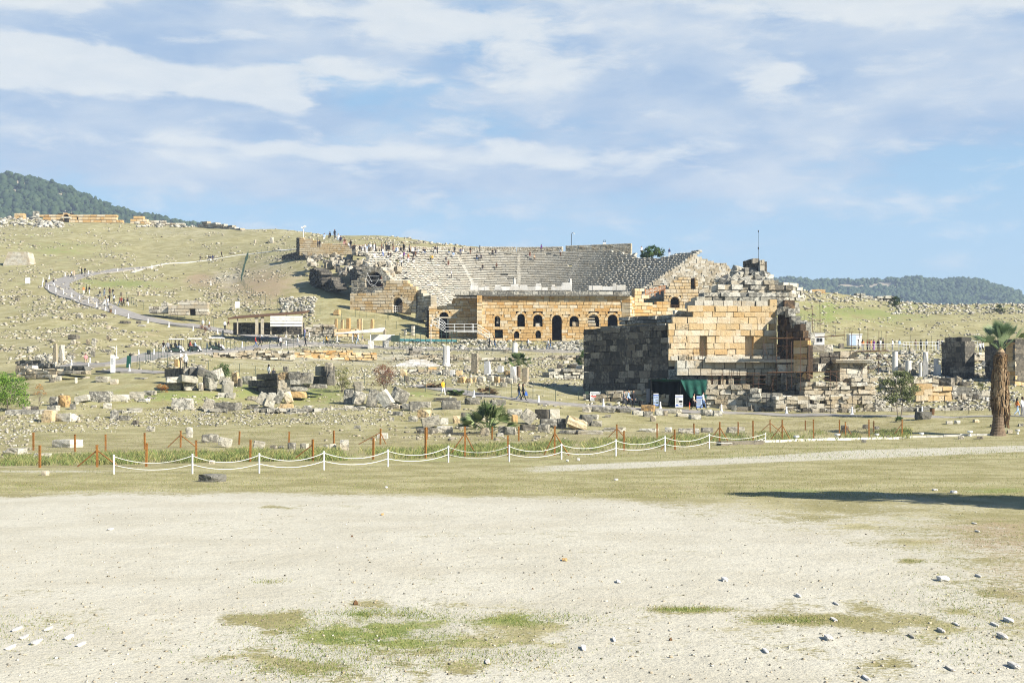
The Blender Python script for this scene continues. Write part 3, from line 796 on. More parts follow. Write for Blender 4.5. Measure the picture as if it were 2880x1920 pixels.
# rubble aprons: dense broken masonry
A = []
for (n, x0, x1, y0, y1, s0, s1) in [(1100, 560, 1100, 1140, 1195, .06, .34), (600, 300, 620, 1150, 1200, .06, .34), (330, 0, 330, 1175, 1215, .08, .36), (420, 1280, 1640, 945, 985, .2, .9), (700, 1120, 1420, 945, 985, .2, .8), (420, 1560, 1660, 948, 985, .2, .8), (700, 2180, 2480, 1110, 1158, .15, .7), (500, 2480, 2800, 1090, 1155, .15, .7), (420, 730, 960, 940, 965, .2, .6), (260, 1270, 1460, 1040, 1075, .2, .6), (900, 1100, 1660, 990, 1085, .1, .5), (500, 560, 1100, 1020, 1100, .1, .4), (500, 830, 1320, 985, 1050, .1, .5), (420, 1480, 1680, 1000, 1090, .1, .5), (700, 2420, 2880, 992, 1075, .25, 1.1), (1300, 2200, 2880, 995, 1150, .1, .7), (500, 2440, 2860, 1060, 1150, .15, .8), (600, 560, 960, 930, 1000, .1, .45), (330, 940, 1180, 1040, 1090, .15, .6), (420, 790, 945, 838, 880, .3, .9), (330, 960, 1060, 800, 850, .3, .9), (360, 1640, 2000, 1085, 1145, .15, .6), (130, 0, 90, 1205, 1290, .08, .4), (330, 80, 210, 995, 1025, .2, .6), (420, 2200, 2520, 800, 850, .25, 1.0), (380, 2500, 2900, 848, 885, .25, 1.0), (500, 0, 180, 590, 640, .5, 1.5), (260, 380, 620, 610, 640, .5, 1.6)]:
    m = int(n * 1.7)
    a, b = region(m, x0, x1, y0, y1, rg, 1.0, 40, 8, -.2)
    far = .55 + .45 * min(1, max(0, (1000 - y0) / 300))
    A.append((a, b, far * (s0 * .8 + (s1 - s0) * rg.random(len(a)) ** 2.6)))
scatter('rubble', 'dense heaps of broken grey masonry between the ruins', 'rubble', np.concatenate([a[0] for a in A]), np.concatenate([a[1] for a in A]), np.concatenate([a[2] for a in A]), M['grey'], 8, .6, sink=.1)
# pebbles of the gravel lot
n = 9000
py = 1385 + 560 * rg.random(n) ** 1.1; px = rg.uniform(-60, 2940, n)
scatter('gravel', 'loose pebbles scattered on the bleached gravel lot', 'gravel', px, py, .006 + .028 * rg.random(n) ** 5, M['pale'], 19, .7, sink=.2)


# ------------------------------------------------------------------ grass
def blades(name, label, px, py, hgt, wid, mat, seed, per=5, spread=.10, tone=(0, 1)):
    rg = np.random.default_rng(seed)
    n = len(px); d = depth_at(px, py)
    x = np.repeat((px - CX) * d / F, per) + rg.normal(0, spread, n * per)
    y = np.repeat(d, per) + rg.normal(0, spread, n * per)
    z = ground_z(x, y) - .02
    h = np.repeat(hgt, per) * rg.uniform(.5, 1.15, n * per); w = wid * rg.uniform(.6, 1.4, n * per)
    a = rg.uniform(0, 6.28, n * per); l = rg.uniform(.1, .75, n * per) * h; b = rg.uniform(0, 6.28, n * per)
    dx, dy = np.cos(a) * w, np.sin(a) * w
    lx, ly = np.cos(b) * l, np.sin(b) * l
    p = np.stack([np.stack([x - dx, y - dy, z], -1), np.stack([x + dx, y + dy, z], -1), np.stack([x + dx * .6 + lx * .4, y + dy * .6 + ly * .4, z + h * .6], -1), np.stack([x + lx, y + ly, z + h], -1)], 1).reshape(-1, 3)
    f = np.arange(n * per * 4).reshape(-1, 4)
    t = np.repeat(np.clip(np.repeat(rg.uniform(tone[0], tone[1], n), per) + rg.normal(0, .12, n * per), 0, 1), 4)
    ob = np_mesh(name, p, f, mat, np.stack([t, t], -1))
    return stuff(ob, label, 'grass')


def strip(n, pts, up, dn, rg):
    px = rg.uniform(pts[0][0], pts[-1][0], n)
    b = np.interp(px, [a for a, c in pts], [c for a, c in pts])
    return px, b + rg.uniform(-up, dn, n)


# tall uncut grass inside the orange post fence
px, py = strip(9000, [(-30, 1305), (400, 1300), (700, 1292), (1000, 1290), (1400, 1276), (1800, 1256), (2150, 1238), (2560, 1228)], 20, 6, rg)
k = fbm(px / 90, py / 30, 77, 3) + rg.uniform(-.3, .3, len(px)) > -.08
px, py = px[k], py[k]
tn = .32 + .5 * fbm(px / 120, py / 60, 71, 2)
blades('tall_grass', 'tall green and straw coloured grass along the orange post fence', px, py, np.full(len(px), .36) + .2 * fbm(px / 60, py / 30, 5, 2), .011, M['grass'], 2, 6, .12, (.15, .95))
# short tufts on the turf between lot and fence, and on the green patches of the lot
px = rg.uniform(-40, 2920, 15000); py = rg.uniform(1262, 1400, 15000)
lim = np.interp(px, [0, 1200, 2880], [1330, 1320, 1285])
k = (py > np.interp(px, [0, 600, 1500, 2100, 2880], [1318, 1312, 1290, 1262, 1262])) & (py < np.interp(px, [0, 700, 1400, 1900, 2300, 2880], [1388, 1380, 1388, 1405, 1440, 1500]))
blades('short_grass', 'short dry turf between the gravel lot and the rope barrier', px[k], py[k], np.full(k.sum(), .07), .006, M['turf'], 6, 5, .25, (.2, 1))
A = []
for (x, y, rx, ry, n) in [(1000, 1790, 300, 70, 1500), (1080, 1725, 160, 12, 420), (1480, 1740, 180, 18, 420), (1930, 1713, 100, 8, 260), (2230, 1742, 120, 12, 260), (760, 1635, 45, 6, 60), (2740, 1700, 180, 130, 900), (2760, 1500, 200, 60, 700), (900, 1880, 200, 40, 500), (60, 1770, 180, 50, 260), (1350, 1840, 260, 50, 600), (2560, 1577, 25, 5, 40)]:
    A.append((rg.normal(x, rx * .6, n), np.clip(rg.normal(y, ry * .6, n), 1390, 1960)))
px = np.concatenate([a[0] for a in A]); py = np.concatenate([a[1] for a in A])
blades('short_grass', 'low green and tan grass growing through the gravel lot', px, py, np.full(len(px), .05), .005, M['turf'], 16, 6, .12, (.0, .9))
px = rg.uniform(-40, 2920, 9000); py = rg.uniform(1130, 1290, 9000)
blades('short_grass', 'dry grass tufts on the ground around the fallen blocks', px, py, np.full(len(px), .13), .010, M['turf'], 26, 4, .4, (.15, 1))
# ------------------------------------------------------------------ masonry
def clip_iv(iv, cut):
    out = []
    for a, b in iv:
        c, d = cut
        if d <= a or c >= b: out.append((a, b)); continue
        if c > a: out.append((a, c))
        if d < b: out.append((d, b))
    return out


def wall(mb, A, B, z0, top, courses=.55, bl=(.7, 1.5), thick=.9, openings=(), tone=None, rough=.05, gap=.034, batter=0.0, base=None, mi=0, miss=0.0, rg=random, jit=0.012):
    """coursed wall of separate blocks; A, B front corners (left to right seen from the viewer).
    openings: (u0, u1, zb, zt, arched)"""
    A = Vector((A[0], A[1], 0)); B = Vector((B[0], B[1], 0))
    L = (B - A).length; t = (B - A) / L; n = Vector((t.y, -t.x, 0))
    z = z0; ztop_max = max(top(L * k / 60) for k in range(61)); row = 0
    while z < ztop_max - .05:
        h = courses * rg.uniform(.82, 1.2) if not callable(courses) else courses(z)
        u = -rg.uniform(0, bl[0]) if row % 2 else 0.0
        iv_row = [(0.0, L)]
        for (u0, u1, zb, zt, ar) in openings:
            if z + h * .7 < zb or z > zt: continue
            w = (u1 - u0) / 2; c = (u0 + u1) / 2
            if ar:
                sp = zt - w
                hw = w if z <= sp else (math.sqrt(max(0, (w + .32) ** 2 - (z - sp) ** 2)) if z - sp < w + .32 else 0)
                if z + h > sp and z <= sp: hw = w
            else: hw = w
            if hw > 0.02: iv_row = clip_iv(iv_row, (c - hw, c + hw))
        while u < L:
            w = rg.uniform(*bl); u2 = u + w
            if L - u2 < bl[0] * .45: u2 = L
            for a, b in [(max(p, u, 0), min(q, u2, L)) for p, q in iv_row]:
                if b - a < .08: continue
                um = (a + b) / 2
                tp = top(um)
                if z + h * .55 > tp or (miss and rg.random() < miss and z > z0 + 1.0): continue
                if base and z + h < base(um): continue
                fr = rg.uniform(-rough, rough); hh = min(z + h, tp + h * .5)
                bt = batter * (z - z0); bt2 = batter * (hh - z0)
                tn = tone(um, z + h / 2) if tone else (rg.random(), .3)
                g = gap
                def q(uu, vv, zz): 
                    p = A + t * uu + n * vv; return (p.x, p.y, zz)
                pts = [q(a + g, fr - bt, z + g), q(b - g, fr - bt, z + g), q(b, -thick, z), q(a, -thick, z),
                       q(a + g, fr - bt2 + rg.uniform(-.02, .02), hh - g), q(b - g, fr - bt2 + rg.uniform(-.02, .02), hh - g), q(b, -thick, hh), q(a, -thick, hh)]
                pts = [(x + rg.uniform(-jit, jit), y + rg.uniform(-jit, jit), zz + rg.uniform(-jit, jit)) for x, y, zz in pts]
                mb.hexa(pts, tn, mi)
            u = u2
        z += h; row += 1
    # arch rings
    for (u0, u1, zb, zt, ar) in openings:
        if not ar: continue
        w = (u1 - u0) / 2; c = (u0 + u1) / 2; sp = zt - w; ro = w + max(.38, w * .42)
        nv = max(7, int(math.pi * w / .34)) | 1
        for k in range(nv):
            a0 = math.pi * k / nv; a1 = math.pi * (k + 1) / nv
            g = .012
            def q(r, an, vv):
                p = A + t * (c - r * math.cos(an)) + n * vv; return (p.x, p.y, sp + r * math.sin(an))
            fr = .05 + rg.uniform(-.015, .015)
            tn = tone(c, sp) if tone else (rg.random(), .3)
            pts = [q(w, a0 + g, fr), q(w, a1 - g, fr), q(w, a1, -thick), q(w, a0, -thick), q(ro, a0 + g, fr), q(ro, a1 - g, fr), q(ro, a1, -thick), q(ro, a0, -thick)]
            mb.hexa(pts, tn, mi)


def pw(mb, px0, d0, px1, d1, ybase, tops, openings=(), zoff=0.0, **kw):
    """wall given by photo columns at known distances; tops: [(column, row)]; openings (c0, c1, rtop, rbottom, arched)"""
    A = P(px0, 0, d0); B = P(px1, 0, d1)
    L = math.hypot(B.x - A.x, B.y - A.y)

    def u_of(px):
        k = (px - CX) / F
        dx, dy = B.x - A.x, B.y - A.y
        s = (k * A.y - A.x) / (dx - k * dy)
        return s * L

    def d_of(u): return A.y + (B.y - A.y) * u / L
    us = [u_of(c) for c, r in tops]; zs = [H + (YH - r) * d_of(u) / F for u, (c, r) in zip(us, tops)]
    top = lambda u: float(np.interp(u, us, zs))
    ops = []
    for (c0, c1, rt, rb, ar) in openings:
        u0, u1 = u_of(c0), u_of(c1); dm = d_of((u0 + u1) / 2)
        ops.append((u0, u1, H + (YH - rb) * dm / F, H + (YH - rt) * dm / F, ar))
    z0 = H + (YH - ybase) * (d0 + d1) / 2 / F + zoff
    wall(mb, A, B, z0, top, openings=ops, **kw)
    return A, B, z0, ops


def tone_by(zlo, zhi, g0=.1, g1=.7, rr=(0, 1)):
    def f(u, z):
        k = min(max((z - zlo) / (zhi - zlo), 0), 1)
        return (random.uniform(*rr), g0 + (g1 - g0) * k * k + random.uniform(-.12, .12))
    return f


# rough block used for every loose stone
_n = 4
_cg = {}
RB_V = []; RB_F = []


def _vid(p):
    k = tuple(round(c, 4) for c in p)
    if k not in _cg: _cg[k] = len(RB_V); RB_V.append(k)
    return _cg[k]


for ax in range(3):
    for sgn in (-1, 1):
        for i in range(_n):
            for j in range(_n):
                q = []
                for di, dj in ((0, 0), (1, 0), (1, 1), (0, 1)):
                    a = (i + di) / _n * 2 - 1; b = (j + dj) / _n * 2 - 1
                    p = [0, 0, 0]; p[ax] = sgn; p[(ax + 1) % 3] = a; p[(ax + 2) % 3] = b
                    q.append(_vid(p))
                RB_F.append(tuple(q if sgn > 0 else reversed(q)))


def rough_block(mb, base, size, rz=0.0, tilt=(0, 0), rnd=.18, nz=.10, tint=None, sink=.06):
    seed = Vector((random.uniform(-99, 99), random.uniform(-99, 99), random.uniform(-99, 99)))
    cuts = []
    for _ in range(3):
        cn = Vector((random.choice((-1, 1)), random.choice((-1, 1)), random.choice((-.2, 1)))).normalized()
        cuts.append((cn, random.uniform(1.05, 1.5)))
    m = Matrix.Rotation(rz, 3, 'Z') @ Matrix.Rotation(tilt[0], 3, 'X') @ Matrix.Rotation(tilt[1], 3, 'Y')
    pts = []
    for v in RB_V:
        p = Vector(v)
        p = p * (1 - rnd) + p.normalized() * rnd * 1.15
        for cn, cd in cuts:
            e = p.dot(cn) - cd
            if e > 0: p = p - cn * e
        d = mnoise.noise(p * 1.5 + seed) * nz * 1.6 + mnoise.noise(p * 4.0 + seed) * nz * .7
        p = p + p.normalized() * d
        pts.append(m @ Vector((p.x * size[0] / 2, p.y * size[1] / 2, p.z * size[2] / 2)))
    lo = min(p.z for p in pts)
    o = Vector(base)
    pts = [p + Vector((o.x, o.y, o.z - lo - sink * size[2])) for p in pts]
    mb.add(pts, RB_F, tint if tint else (random.random(), random.uniform(.2, .8)))


def lf_cluster(mb, c, r, n, ls, seed=None, tint0=.5, up=0.0, narrow=.5):
    for _ in range(n):
        while True:
            p = Vector((random.uniform(-1, 1), random.uniform(-1, 1), random.uniform(-1, 1)))
            if p.length < 1: break
        q = Vector(c) + Vector((p.x * r[0], p.y * r[1], p.z * r[2]))
        a = Vector((random.gauss(0, 1), random.gauss(0, 1), random.gauss(0, 1) + up)).normalized()
        b = a.cross(Vector((random.gauss(0, 1), random.gauss(0, 1), random.gauss(0, 1)))).normalized()
        s = ls * random.uniform(.6, 1.3)
        tn = min(max(tint0 + random.gauss(0, .16), 0), 1)
        mb.add([q - b * s * narrow * .5, q + a * s * .5, q + b * s * narrow * .5, q + a * s * 1.0][:3] if False else [q, q + a * s * .5 - b * s * narrow * .5, q + a * s, q + a * s * .5 + b * s * narrow * .5], [(0, 1, 2, 3)], (tn, tn))
# ------------------------------------------------------------------ the theatre
def PT(px, py, d): return P(px, py, d)


th = thing('roman_theatre', 'large roman theatre with curved rows of stone seats and ochre stage wall', 'theatre', (TX, 252, 13.4))

# seating: every row a ring of slabs with an overhanging lip above a recessed riser
mb = MB(); mstair = {}
STAIRS = [-66, -44, -22, 0, 22, 43, 63]
for i in range(TN):
    r0 = TR0 + i * TRUN
    for side in (0,):
        ph = -88.0
        while ph < 78:
            w = math.degrees(random.uniform(.8, 1.9) / max(r0, 9))
            p1 = min(ph + w, 78)
            pm = R((ph + p1) / 2)
            rs = rise_at(pm)
            zt = TZ0 + (i + 1) * rs
            # rows lost at the top of the right wing, and ruined corners
            worn = random.random()
            lim = TN
            if ph > 20: lim = TN - round(4.5 * math.exp(-((ph - 50) / 13) ** 2))
            if (ph + p1) / 2 < -62: lim = 34 + int(((ph + p1) / 2 + 88) * .55)
            st = min(abs((ph + p1) / 2 - s) for s in STAIRS) < 1.2
            if i < lim and r0 > 14 and not (worn < .012):
                jk = 1 if ph < 22 else .2; jz = random.uniform(-.03, .025) * jk; jr = random.uniform(-.05, .05) * jk
                tn = (random.uniform(.2, .8), random.uniform(.2, .4))
                def q(r, a, z):
                    return (TX + r * math.sin(R(a)), TY + r * math.cos(R(a)), z)
                g = .25 / max(r0, 9)
                for (ra, rb, za, zb, tt) in ((r0 - .07 + jr, r0 + TRUN + .10, zt - .2 + jz, zt + jz, tn), (r0 + .15, r0 + TRUN + .12, zt - rs - .1, zt - .205 + jz, (tn[0] * .8, .45))):
                    mb.hexa([q(ra, ph + g, za), q(ra, p1 - g, za), q(rb, p1 - g, za), q(rb, ph + g, za), q(ra, ph + g, zb), q(ra, p1 - g, zb), q(rb, p1 - g, zb), q(rb, ph + g, zb)], tn if tt is tn else tt)
            ph = p1
    # steps of the radial stairs: two per row, standing a little proud
    for s in STAIRS:
        for hstep in (0, .5):
            rs = rise_at(R(s)); zt = TZ0 + (i + hstep) * rs + .12
            ra = r0 + (hstep - .5) * TRUN; wd = .34 / max(r0, 6)
            if r0 > 14 and i < TN - 1 and not (s < -62 and i > 38):
                a0, a1 = R(s) - wd, R(s) + wd
                pts = []
                for z in (zt - .30, zt):
                    for r_, a in ((ra - .02, a0), (ra - .02, a1), (ra + TRUN, a1), (ra + TRUN, a0)):
                        pts.append((TX + r_ * math.sin(a), TY + r_ * math.cos(a), z + random.uniform(-.02, .02)))
                mstair.setdefault(s, MB()).hexa(pts, (random.random(), random.uniform(.2, .6)))
mb.build('seating', M['seat'], th)
for ms in mstair.values(): ms.build('stairway', M['seat'], th)

# rim walls behind the top row
def rim(name, a0, a1, tops, r=TR1 + 1.2, mat='pale', label=None, thick=.9):
    mb = MB(); k = max(3, int((a1 - a0) / 5))
    for j in range(k):
        b0 = a0 + (a1 - a0) * j / k; b1 = a0 + (a1 - a0) * (j + 1) / k
        A = Vector((TX + r * math.sin(R(b0)), TY + r * math.cos(R(b0)), 0)); B = Vector((TX + r * math.sin(R(b1)), TY + r * math.cos(R(b1)), 0))
        za = np.interp(b0, [t[0] for t in tops], [t[1] for t in tops]); zb = np.interp(b1, [t[0] for t in tops], [t[1] for t in tops])
        zb0 = TZ0 + TN * rise_at(R((b0 + b1) / 2)) - .8
        L = (B - A).length
        wall(mb, A, B, zb0, lambda u: za + (zb - za) * u / L, courses=.26, bl=(.3, .7), thick=thick, rough=.05, tone=lambda u, z: (random.uniform(.3, 1), random.uniform(0, .45)))
    return mb.build(name, M[mat], th)


zt_ = TZ0 + TN * .42
def rimz(py, ang): 
    d = TY + (TR1 + 1.2) * math.cos(R(ang)); return H + (YH - py) * d / F
rim('rim_wall', -62, 14.5, [(-62, rimz(690, -62)), (-40, rimz(692, -40)), (-10, rimz(693, -10)), (14.5, rimz(693, 14.5))])
mb = MB(); pw(mb, 1590, 316, 1775, 311, 722, [(1590, 692), (1680, 687), (1775, 684)], courses=.3, bl=(.35, .8), thick=.9, rough=.05, tone=lambda u, z: (random.uniform(.3, 1), random.uniform(0, .4))); mb.build('rim_wall', M['pale'], th)

# stage wall
SD = 248.0
mb = MB()
zb_, zc_ = P(0, 955, SD).z, P(0, 832, SD).z
tn = lambda u, z: (random.random() ** 1.1, max(0, (.0 + .18 * (z - zb_) / (zc_ - zb_)) + random.uniform(-.15, .2)))
OPS = [(1391, 1406, 888, 919, True), (1455, 1476, 882, 919, True), (1500, 1526, 884, 919, True), (1553, 1580, 885, 956, True), (1602, 1628, 888, 917, True), (1654, 1685, 884, 916, True), (1709, 1737, 884, 917, True),
       (1446, 1460, 931, 948, True), (1507, 1521, 929, 947, True), (1391.5, 1414, 935, 947, False)]
pw(mb, 1346, SD, 1772, SD, 958, [(1340, 832), (1780, 832)], OPS, courses=.5, bl=(.5, 1.7), gap=.024, jit=.02, thick=1.3, tone=tn)
mb.build('stage_wall', M['ochre'], th); mb = MB()
pw(mb, 1206, 250.5, 1344, 250.5, 962, [(1206, 866), (1225, 856), (1240, 862), (1270, 850), (1284, 834), (1345, 834)], [(1235, 1262, 877, 956, True)], courses=.5, bl=(.5, 1.7), gap=.024, jit=.02, thick=1.2, tone=tn)
mb.build('side_wall', M['ochre'], th)
# buttress pier between the two wall faces, its left side away from the sun
mb = MB()
pw(mb, 1341, 246.6, 1356, 246.6, 958, [(1340, 833), (1358, 833)], courses=.6, bl=(.9, 1.2), thick=4.2, tone=tn)
mb.build('buttress', M['ochre'], th)
# cornice, course of grey parapet blocks, white architrave blocks above
for px0, px1, d, y in ((1283, 1341, 250.1, 833), (1341, 1772, 247.6, 831)):
    mb = MB()
    a, b = P(px0, y, d), P(px1, y, d); x = a.x
    while x < b.x:
        w = random.uniform(.9, 1.7); x2 = min(x + w, b.x)
        mb.box(((x + x2) / 2, d + .4, a.z + .02), (x2 - x - .02, 1.5 + random.uniform(-.08, .08), .24), tint=(random.uniform(0, .5), random.uniform(.5, 1)), jit=.02)
        x = x2
    mb.build('cornice', M['grey'], th)
mb = MB()
pw(mb, 1279, SD + .4, 1772, SD + .4, 830, [(1279, 820), (1300, 818), (1772, 817)], courses=.78, bl=(.9, 2.2), thick=1.0, tone=lambda u, z: (random.random(), random.uniform(.2, .7)))
mb.build('parapet', M['grey'], th)
mb = MB()
x = P(1322, 0, SD).x; xe = P(1742, 0, SD).x; zp = P(0, 815.5, SD).z
while x < xe:
    w = random.uniform(.6, 1.9); hgt = random.uniform(.5, 1.0)
    if random.random() < .8:
        mb = MB()
        mb.box((x + w / 2, SD + .95, zp + hgt / 2), (w * .97, .8, hgt), tint=(random.random(), random.uniform(0, .45)), jit=.04, rz=random.uniform(-.08, .08))
        if random.random() < .3: mb.box((x + w / 2, SD + .95, zp + hgt + .2), (w * .8, .8, .38), tint=(random.random(), random.uniform(0, .4)), jit=.04)
        mb.build('architrave_block', M['marble'], th)
    x += w
for px in (1447, 1606):
    mb = MB(); c = P(px, 815, SD)
    mb.lathe([(.24, 0), (.21, .1), (.2, 1.5), (.17, 2.2)], (c.x, SD + 2.3, zp), 10, (.8, .1))
    mb.build('column_stub', M['marble'], th)
# back walls and roofs added behind the openings to keep them dark
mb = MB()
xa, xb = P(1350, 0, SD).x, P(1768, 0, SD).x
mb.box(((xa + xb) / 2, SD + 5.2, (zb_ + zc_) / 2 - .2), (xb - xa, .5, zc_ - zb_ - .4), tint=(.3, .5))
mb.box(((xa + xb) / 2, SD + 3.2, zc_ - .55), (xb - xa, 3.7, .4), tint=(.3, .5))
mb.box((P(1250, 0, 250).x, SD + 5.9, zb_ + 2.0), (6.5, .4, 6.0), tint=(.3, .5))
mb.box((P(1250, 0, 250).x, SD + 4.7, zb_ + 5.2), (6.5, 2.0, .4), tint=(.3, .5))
mb.build('dark_backing', M['shade'], th)
# loose slabs inside some arches
mb = MB()
FS = ((1513, 919, .8, .6), (1618, 917, 1.0, .7), (1665, 916, 1.3, .5), (1664, 905, 1.2, .22), (1662, 898, 1.3, .25), (1668, 890, 1.2, .2), (1400, 910, .3, .35), (1401, 902, .3, .3), (1400, 895, .28, .3))
for px, py, w, h in FS:
    mb = MB(); c = P(px, py, SD + .5); mb.box((c.x, SD + .55, c.z + h / 2), (w, .45, h), tint=(random.random(), .1), jit=.04, rz=random.uniform(-.1, .1)); mb.build('fill_slab', M['pale'], th)
for px in (1453, 1514):
    mb = MB(); c = P(px, 948, SD - .12)
    for dx in (-.22, 0, .22): mb.tube([(c.x + dx, SD + .2, c.z), (c.x + dx, SD + .2, c.z + .8)], .03, 5)
    mb.tube([(c.x - .35, SD + .2, c.z + .55), (c.x + .35, SD + .2, c.z + .55)], .03, 5)
    mb.build('niche_grille', M['black'], th)
mb = MB(); c = P(1403, 946, SD)
for k in range(7): mb.tube([(c.x - .6 + .2 * k, SD + .3, c.z), (c.x - .6 + .2 * k, SD + .3, c.z + .7)], .025, 4)
mb.build('window_grille', M['fpost'], th)
mb = MB(); a, b = P(1228, 893, 250.4), P(1285, 893, 250.4)
mb.box(((a.x + b.x) / 2, 250.35, a.z), (b.x - a.x, .5, .24), tint=(.6, .2), jit=.02)
for dx in (-1.0, .75): mb.box((P(1248, 0, 250.4).x + dx, 250.5, a.z - .75), (.22, .3, 1.4), tint=(.8, .1))
mb.build('door_lintel', M['pale'], th)
# ruined stretch right of the stage wall
mb = MB()
pw(mb, 1772, 247.4, 1785, 250, 955, [(1772, 832), (1790, 838)], courses=.58, bl=(.6, 1.2), thick=1.5, tone=tn)
mb.build('ruined_wall', M['ochre'], th); mb = MB()
pw(mb, 1785, 250, 1836, 251, 955, [(1785, 812), (1812, 814), (1822, 850), (1836, 853)], courses=.58, bl=(.7, 1.6), thick=1.5, tone=tn)
mb.build('ruined_wall', M['ochre'], th); mb = MB()
pw(mb, 1834, 251, 1965, 252.5, 955, [(1834, 853), (1872, 848), (1880, 862), (1940, 866), (1952, 884), (1966, 890)], courses=.58, bl=(.7, 1.6), thick=1.5, tone=lambda u, z: (random.random(), random.uniform(.0, .5)))
mb.build('ruined_wall', M['ochre'], th)
# right wing
mb = MB()
pw(mb, 1868, 259, 1964, 259, 940, [(1868, 830), (1876, 806), (1890, 788), (1915, 776), (1966, 778)], [(1886, 1911, 834, 880, True), (1943, 1955.5, 785, 812, False)], courses=.6, bl=(.7, 1.7), thick=1.4, tone=tone_by(P(0, 870, 259).z, P(0, 780, 259).z, -.1, .35))
mb.build('right_wing_wall', M['honey'], th)
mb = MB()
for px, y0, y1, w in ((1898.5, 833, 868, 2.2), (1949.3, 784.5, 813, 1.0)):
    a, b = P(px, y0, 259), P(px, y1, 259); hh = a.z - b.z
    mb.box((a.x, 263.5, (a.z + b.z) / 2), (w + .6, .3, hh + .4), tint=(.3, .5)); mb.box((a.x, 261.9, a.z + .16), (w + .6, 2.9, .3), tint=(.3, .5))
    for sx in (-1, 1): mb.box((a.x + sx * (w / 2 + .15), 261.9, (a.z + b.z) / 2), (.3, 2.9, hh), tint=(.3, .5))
mb.build('dark_backing', M['shade'], th)
# stepped masonry flank above the right wing: from the cut edge of the seats down to the right
mb = MB()
cut = [(1946, 716), (1930, 730), (1912, 744), (1890, 760), (1862, 776), (1832, 800), (1800, 836)]
rgt = [(1950, 717), (1975, 728), (2010, 740), (2040, 744), (2054, 756), (2062, 766), (2064, 790), (2064, 836)]
def flank(py):
    xl = np.interp(py, [b for a, b in cut], [a for a, b in cut]); xr = np.interp(py, [b for a, b in rgt], [a for a, b in rgt]); return xl, xr
py = 836.0
while py > 717:
    t_ = max(.08, (790 - py) / 74)
    d = 260.5 + 16 * t_
    z0 = P(0, py, d).z; h = random.uniform(.28, .46)
    xl, xr = flank(py - 2)
    u = xl
    while u < xr:
        w = random.uniform(6, 15)
        a, b = P(u, 0, d), P(min(u + w, xr + 4), 0, d)
        fr = random.uniform(-.12, .12)
        mb.hexa([(a.x, d + fr, z0 - .3), (b.x, d + fr, z0 - .3), (b.x, d + 4.5, z0 - .3), (a.x, d + 4.5, z0 - .3), (a.x + .03, d + fr + .05, z0 + h), (b.x - .03, d + fr + .05, z0 + h * random.uniform(.85, 1.1)), (b.x, d + 4.5, z0 + h), (a.x, d + 4.5, z0 + h)], (random.random(), random.uniform(.05, .45)))
        u += w
    py -= (h * F / d) * .92
mb.build('masonry_flank', M['pale'], th)
# left wing: lower wall with arched door, stepped top
mb = MB()
pw(mb, 984, 269, 1170, 266, 880, [(984, 826), (1030, 822), (1052, 822), (1056, 812), (1076, 810), (1080, 794), (1120, 788), (1150, 792), (1153, 806), (1168, 810), (1171, 830)], [(1104.6, 1132, 836, 880, True)], courses=.55, bl=(.7, 1.7), thick=1.5, tone=tone_by(P(0, 870, 268).z, P(0, 790, 268).z, -.12, .3))
mb.build('left_wing_wall', M['honey'], th)
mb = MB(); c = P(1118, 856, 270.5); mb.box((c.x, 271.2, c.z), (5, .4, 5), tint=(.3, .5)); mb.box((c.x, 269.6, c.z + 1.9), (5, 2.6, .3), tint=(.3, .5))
mb.build('dark_backing', M['shade'], th)
mb = MB(); c = P(1118.3, 875, 267.3)
for dx in (-.85, -.42, 0, .42, .85): mb.tube([(c.x + dx, c.y, c.z - .2), (c.x + dx, c.y, c.z + .98)], .035, 5)
for dz in (0, .5, .98): mb.tube([(c.x - .9, c.y, c.z + dz), (c.x + .9, c.y, c.z + dz)], .035, 5)
mb.build('gate', M['white'], th)
mb = MB()
pw(mb, 1168, 267, 1212, 262, 900, [(1168, 812), (1180, 818), (1188, 828), (1212, 832)], courses=.55, bl=(.7, 1.6), thick=1.2, tone=tn)
mb.build('ruined_wall', M['pale'], th); mb = MB()
pw(mb, 1176, 256.5, 1206, 254, 950, [(1176, 866), (1190, 862), (1206, 862)], [(1175, 1196, 884, 960, False)], courses=.5, bl=(.6, 1.3), thick=3.0, tone=lambda u, z: (random.random(), random.uniform(.4, .9)))
mb.build('ruined_wall', M['pale'], th)
# vaulted side entrance under the left seats
mb = MB()
pw(mb, 988, 276, 1112, 272.5, 840, [(988, 790), (1000, 786), (1010, 772), (1018, 752), (1032, 748), (1075, 752), (1090, 770), (1098, 782), (1112, 795)], [(1027, 1076, 764, 806, True)], courses=.34, bl=(.4, 1.0), thick=1.6, rough=.07, tone=lambda u, z: (random.uniform(.2, 1), random.uniform(.1, .6)))
mb.build('vault_wall', M['pale'], th)
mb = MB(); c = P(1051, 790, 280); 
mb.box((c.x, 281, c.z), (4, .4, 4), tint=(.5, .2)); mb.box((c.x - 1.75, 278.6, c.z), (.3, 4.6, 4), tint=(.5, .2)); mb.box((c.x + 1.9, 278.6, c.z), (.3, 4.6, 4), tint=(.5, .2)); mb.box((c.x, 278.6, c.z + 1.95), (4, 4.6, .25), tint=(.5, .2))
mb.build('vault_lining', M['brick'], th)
mb = MB(); c = P(1051, 800, 273.6)
for (a, b) in (((-1.5, 1.6), (1.1, 1.6)), ((-1.5, .75), (1.2, .8)), ((-1.3, 2.3), (-.3, .4)), ((-.6, .2), (.6, -.4))):
    mb.tube([(c.x + a[0], c.y, c.z + a[1]), (c.x + b[0], c.y, c.z + b[1])], .025, 5)
mb.tube([(c.x - 1.4 + 2.4 * k / 12, c.y - .05, c.z + 1.2 - 1.5 * math.sin(math.pi * k / 12)) for k in range(13)], .025, 5)
mb.build('barrier_rail', M['white'], th)
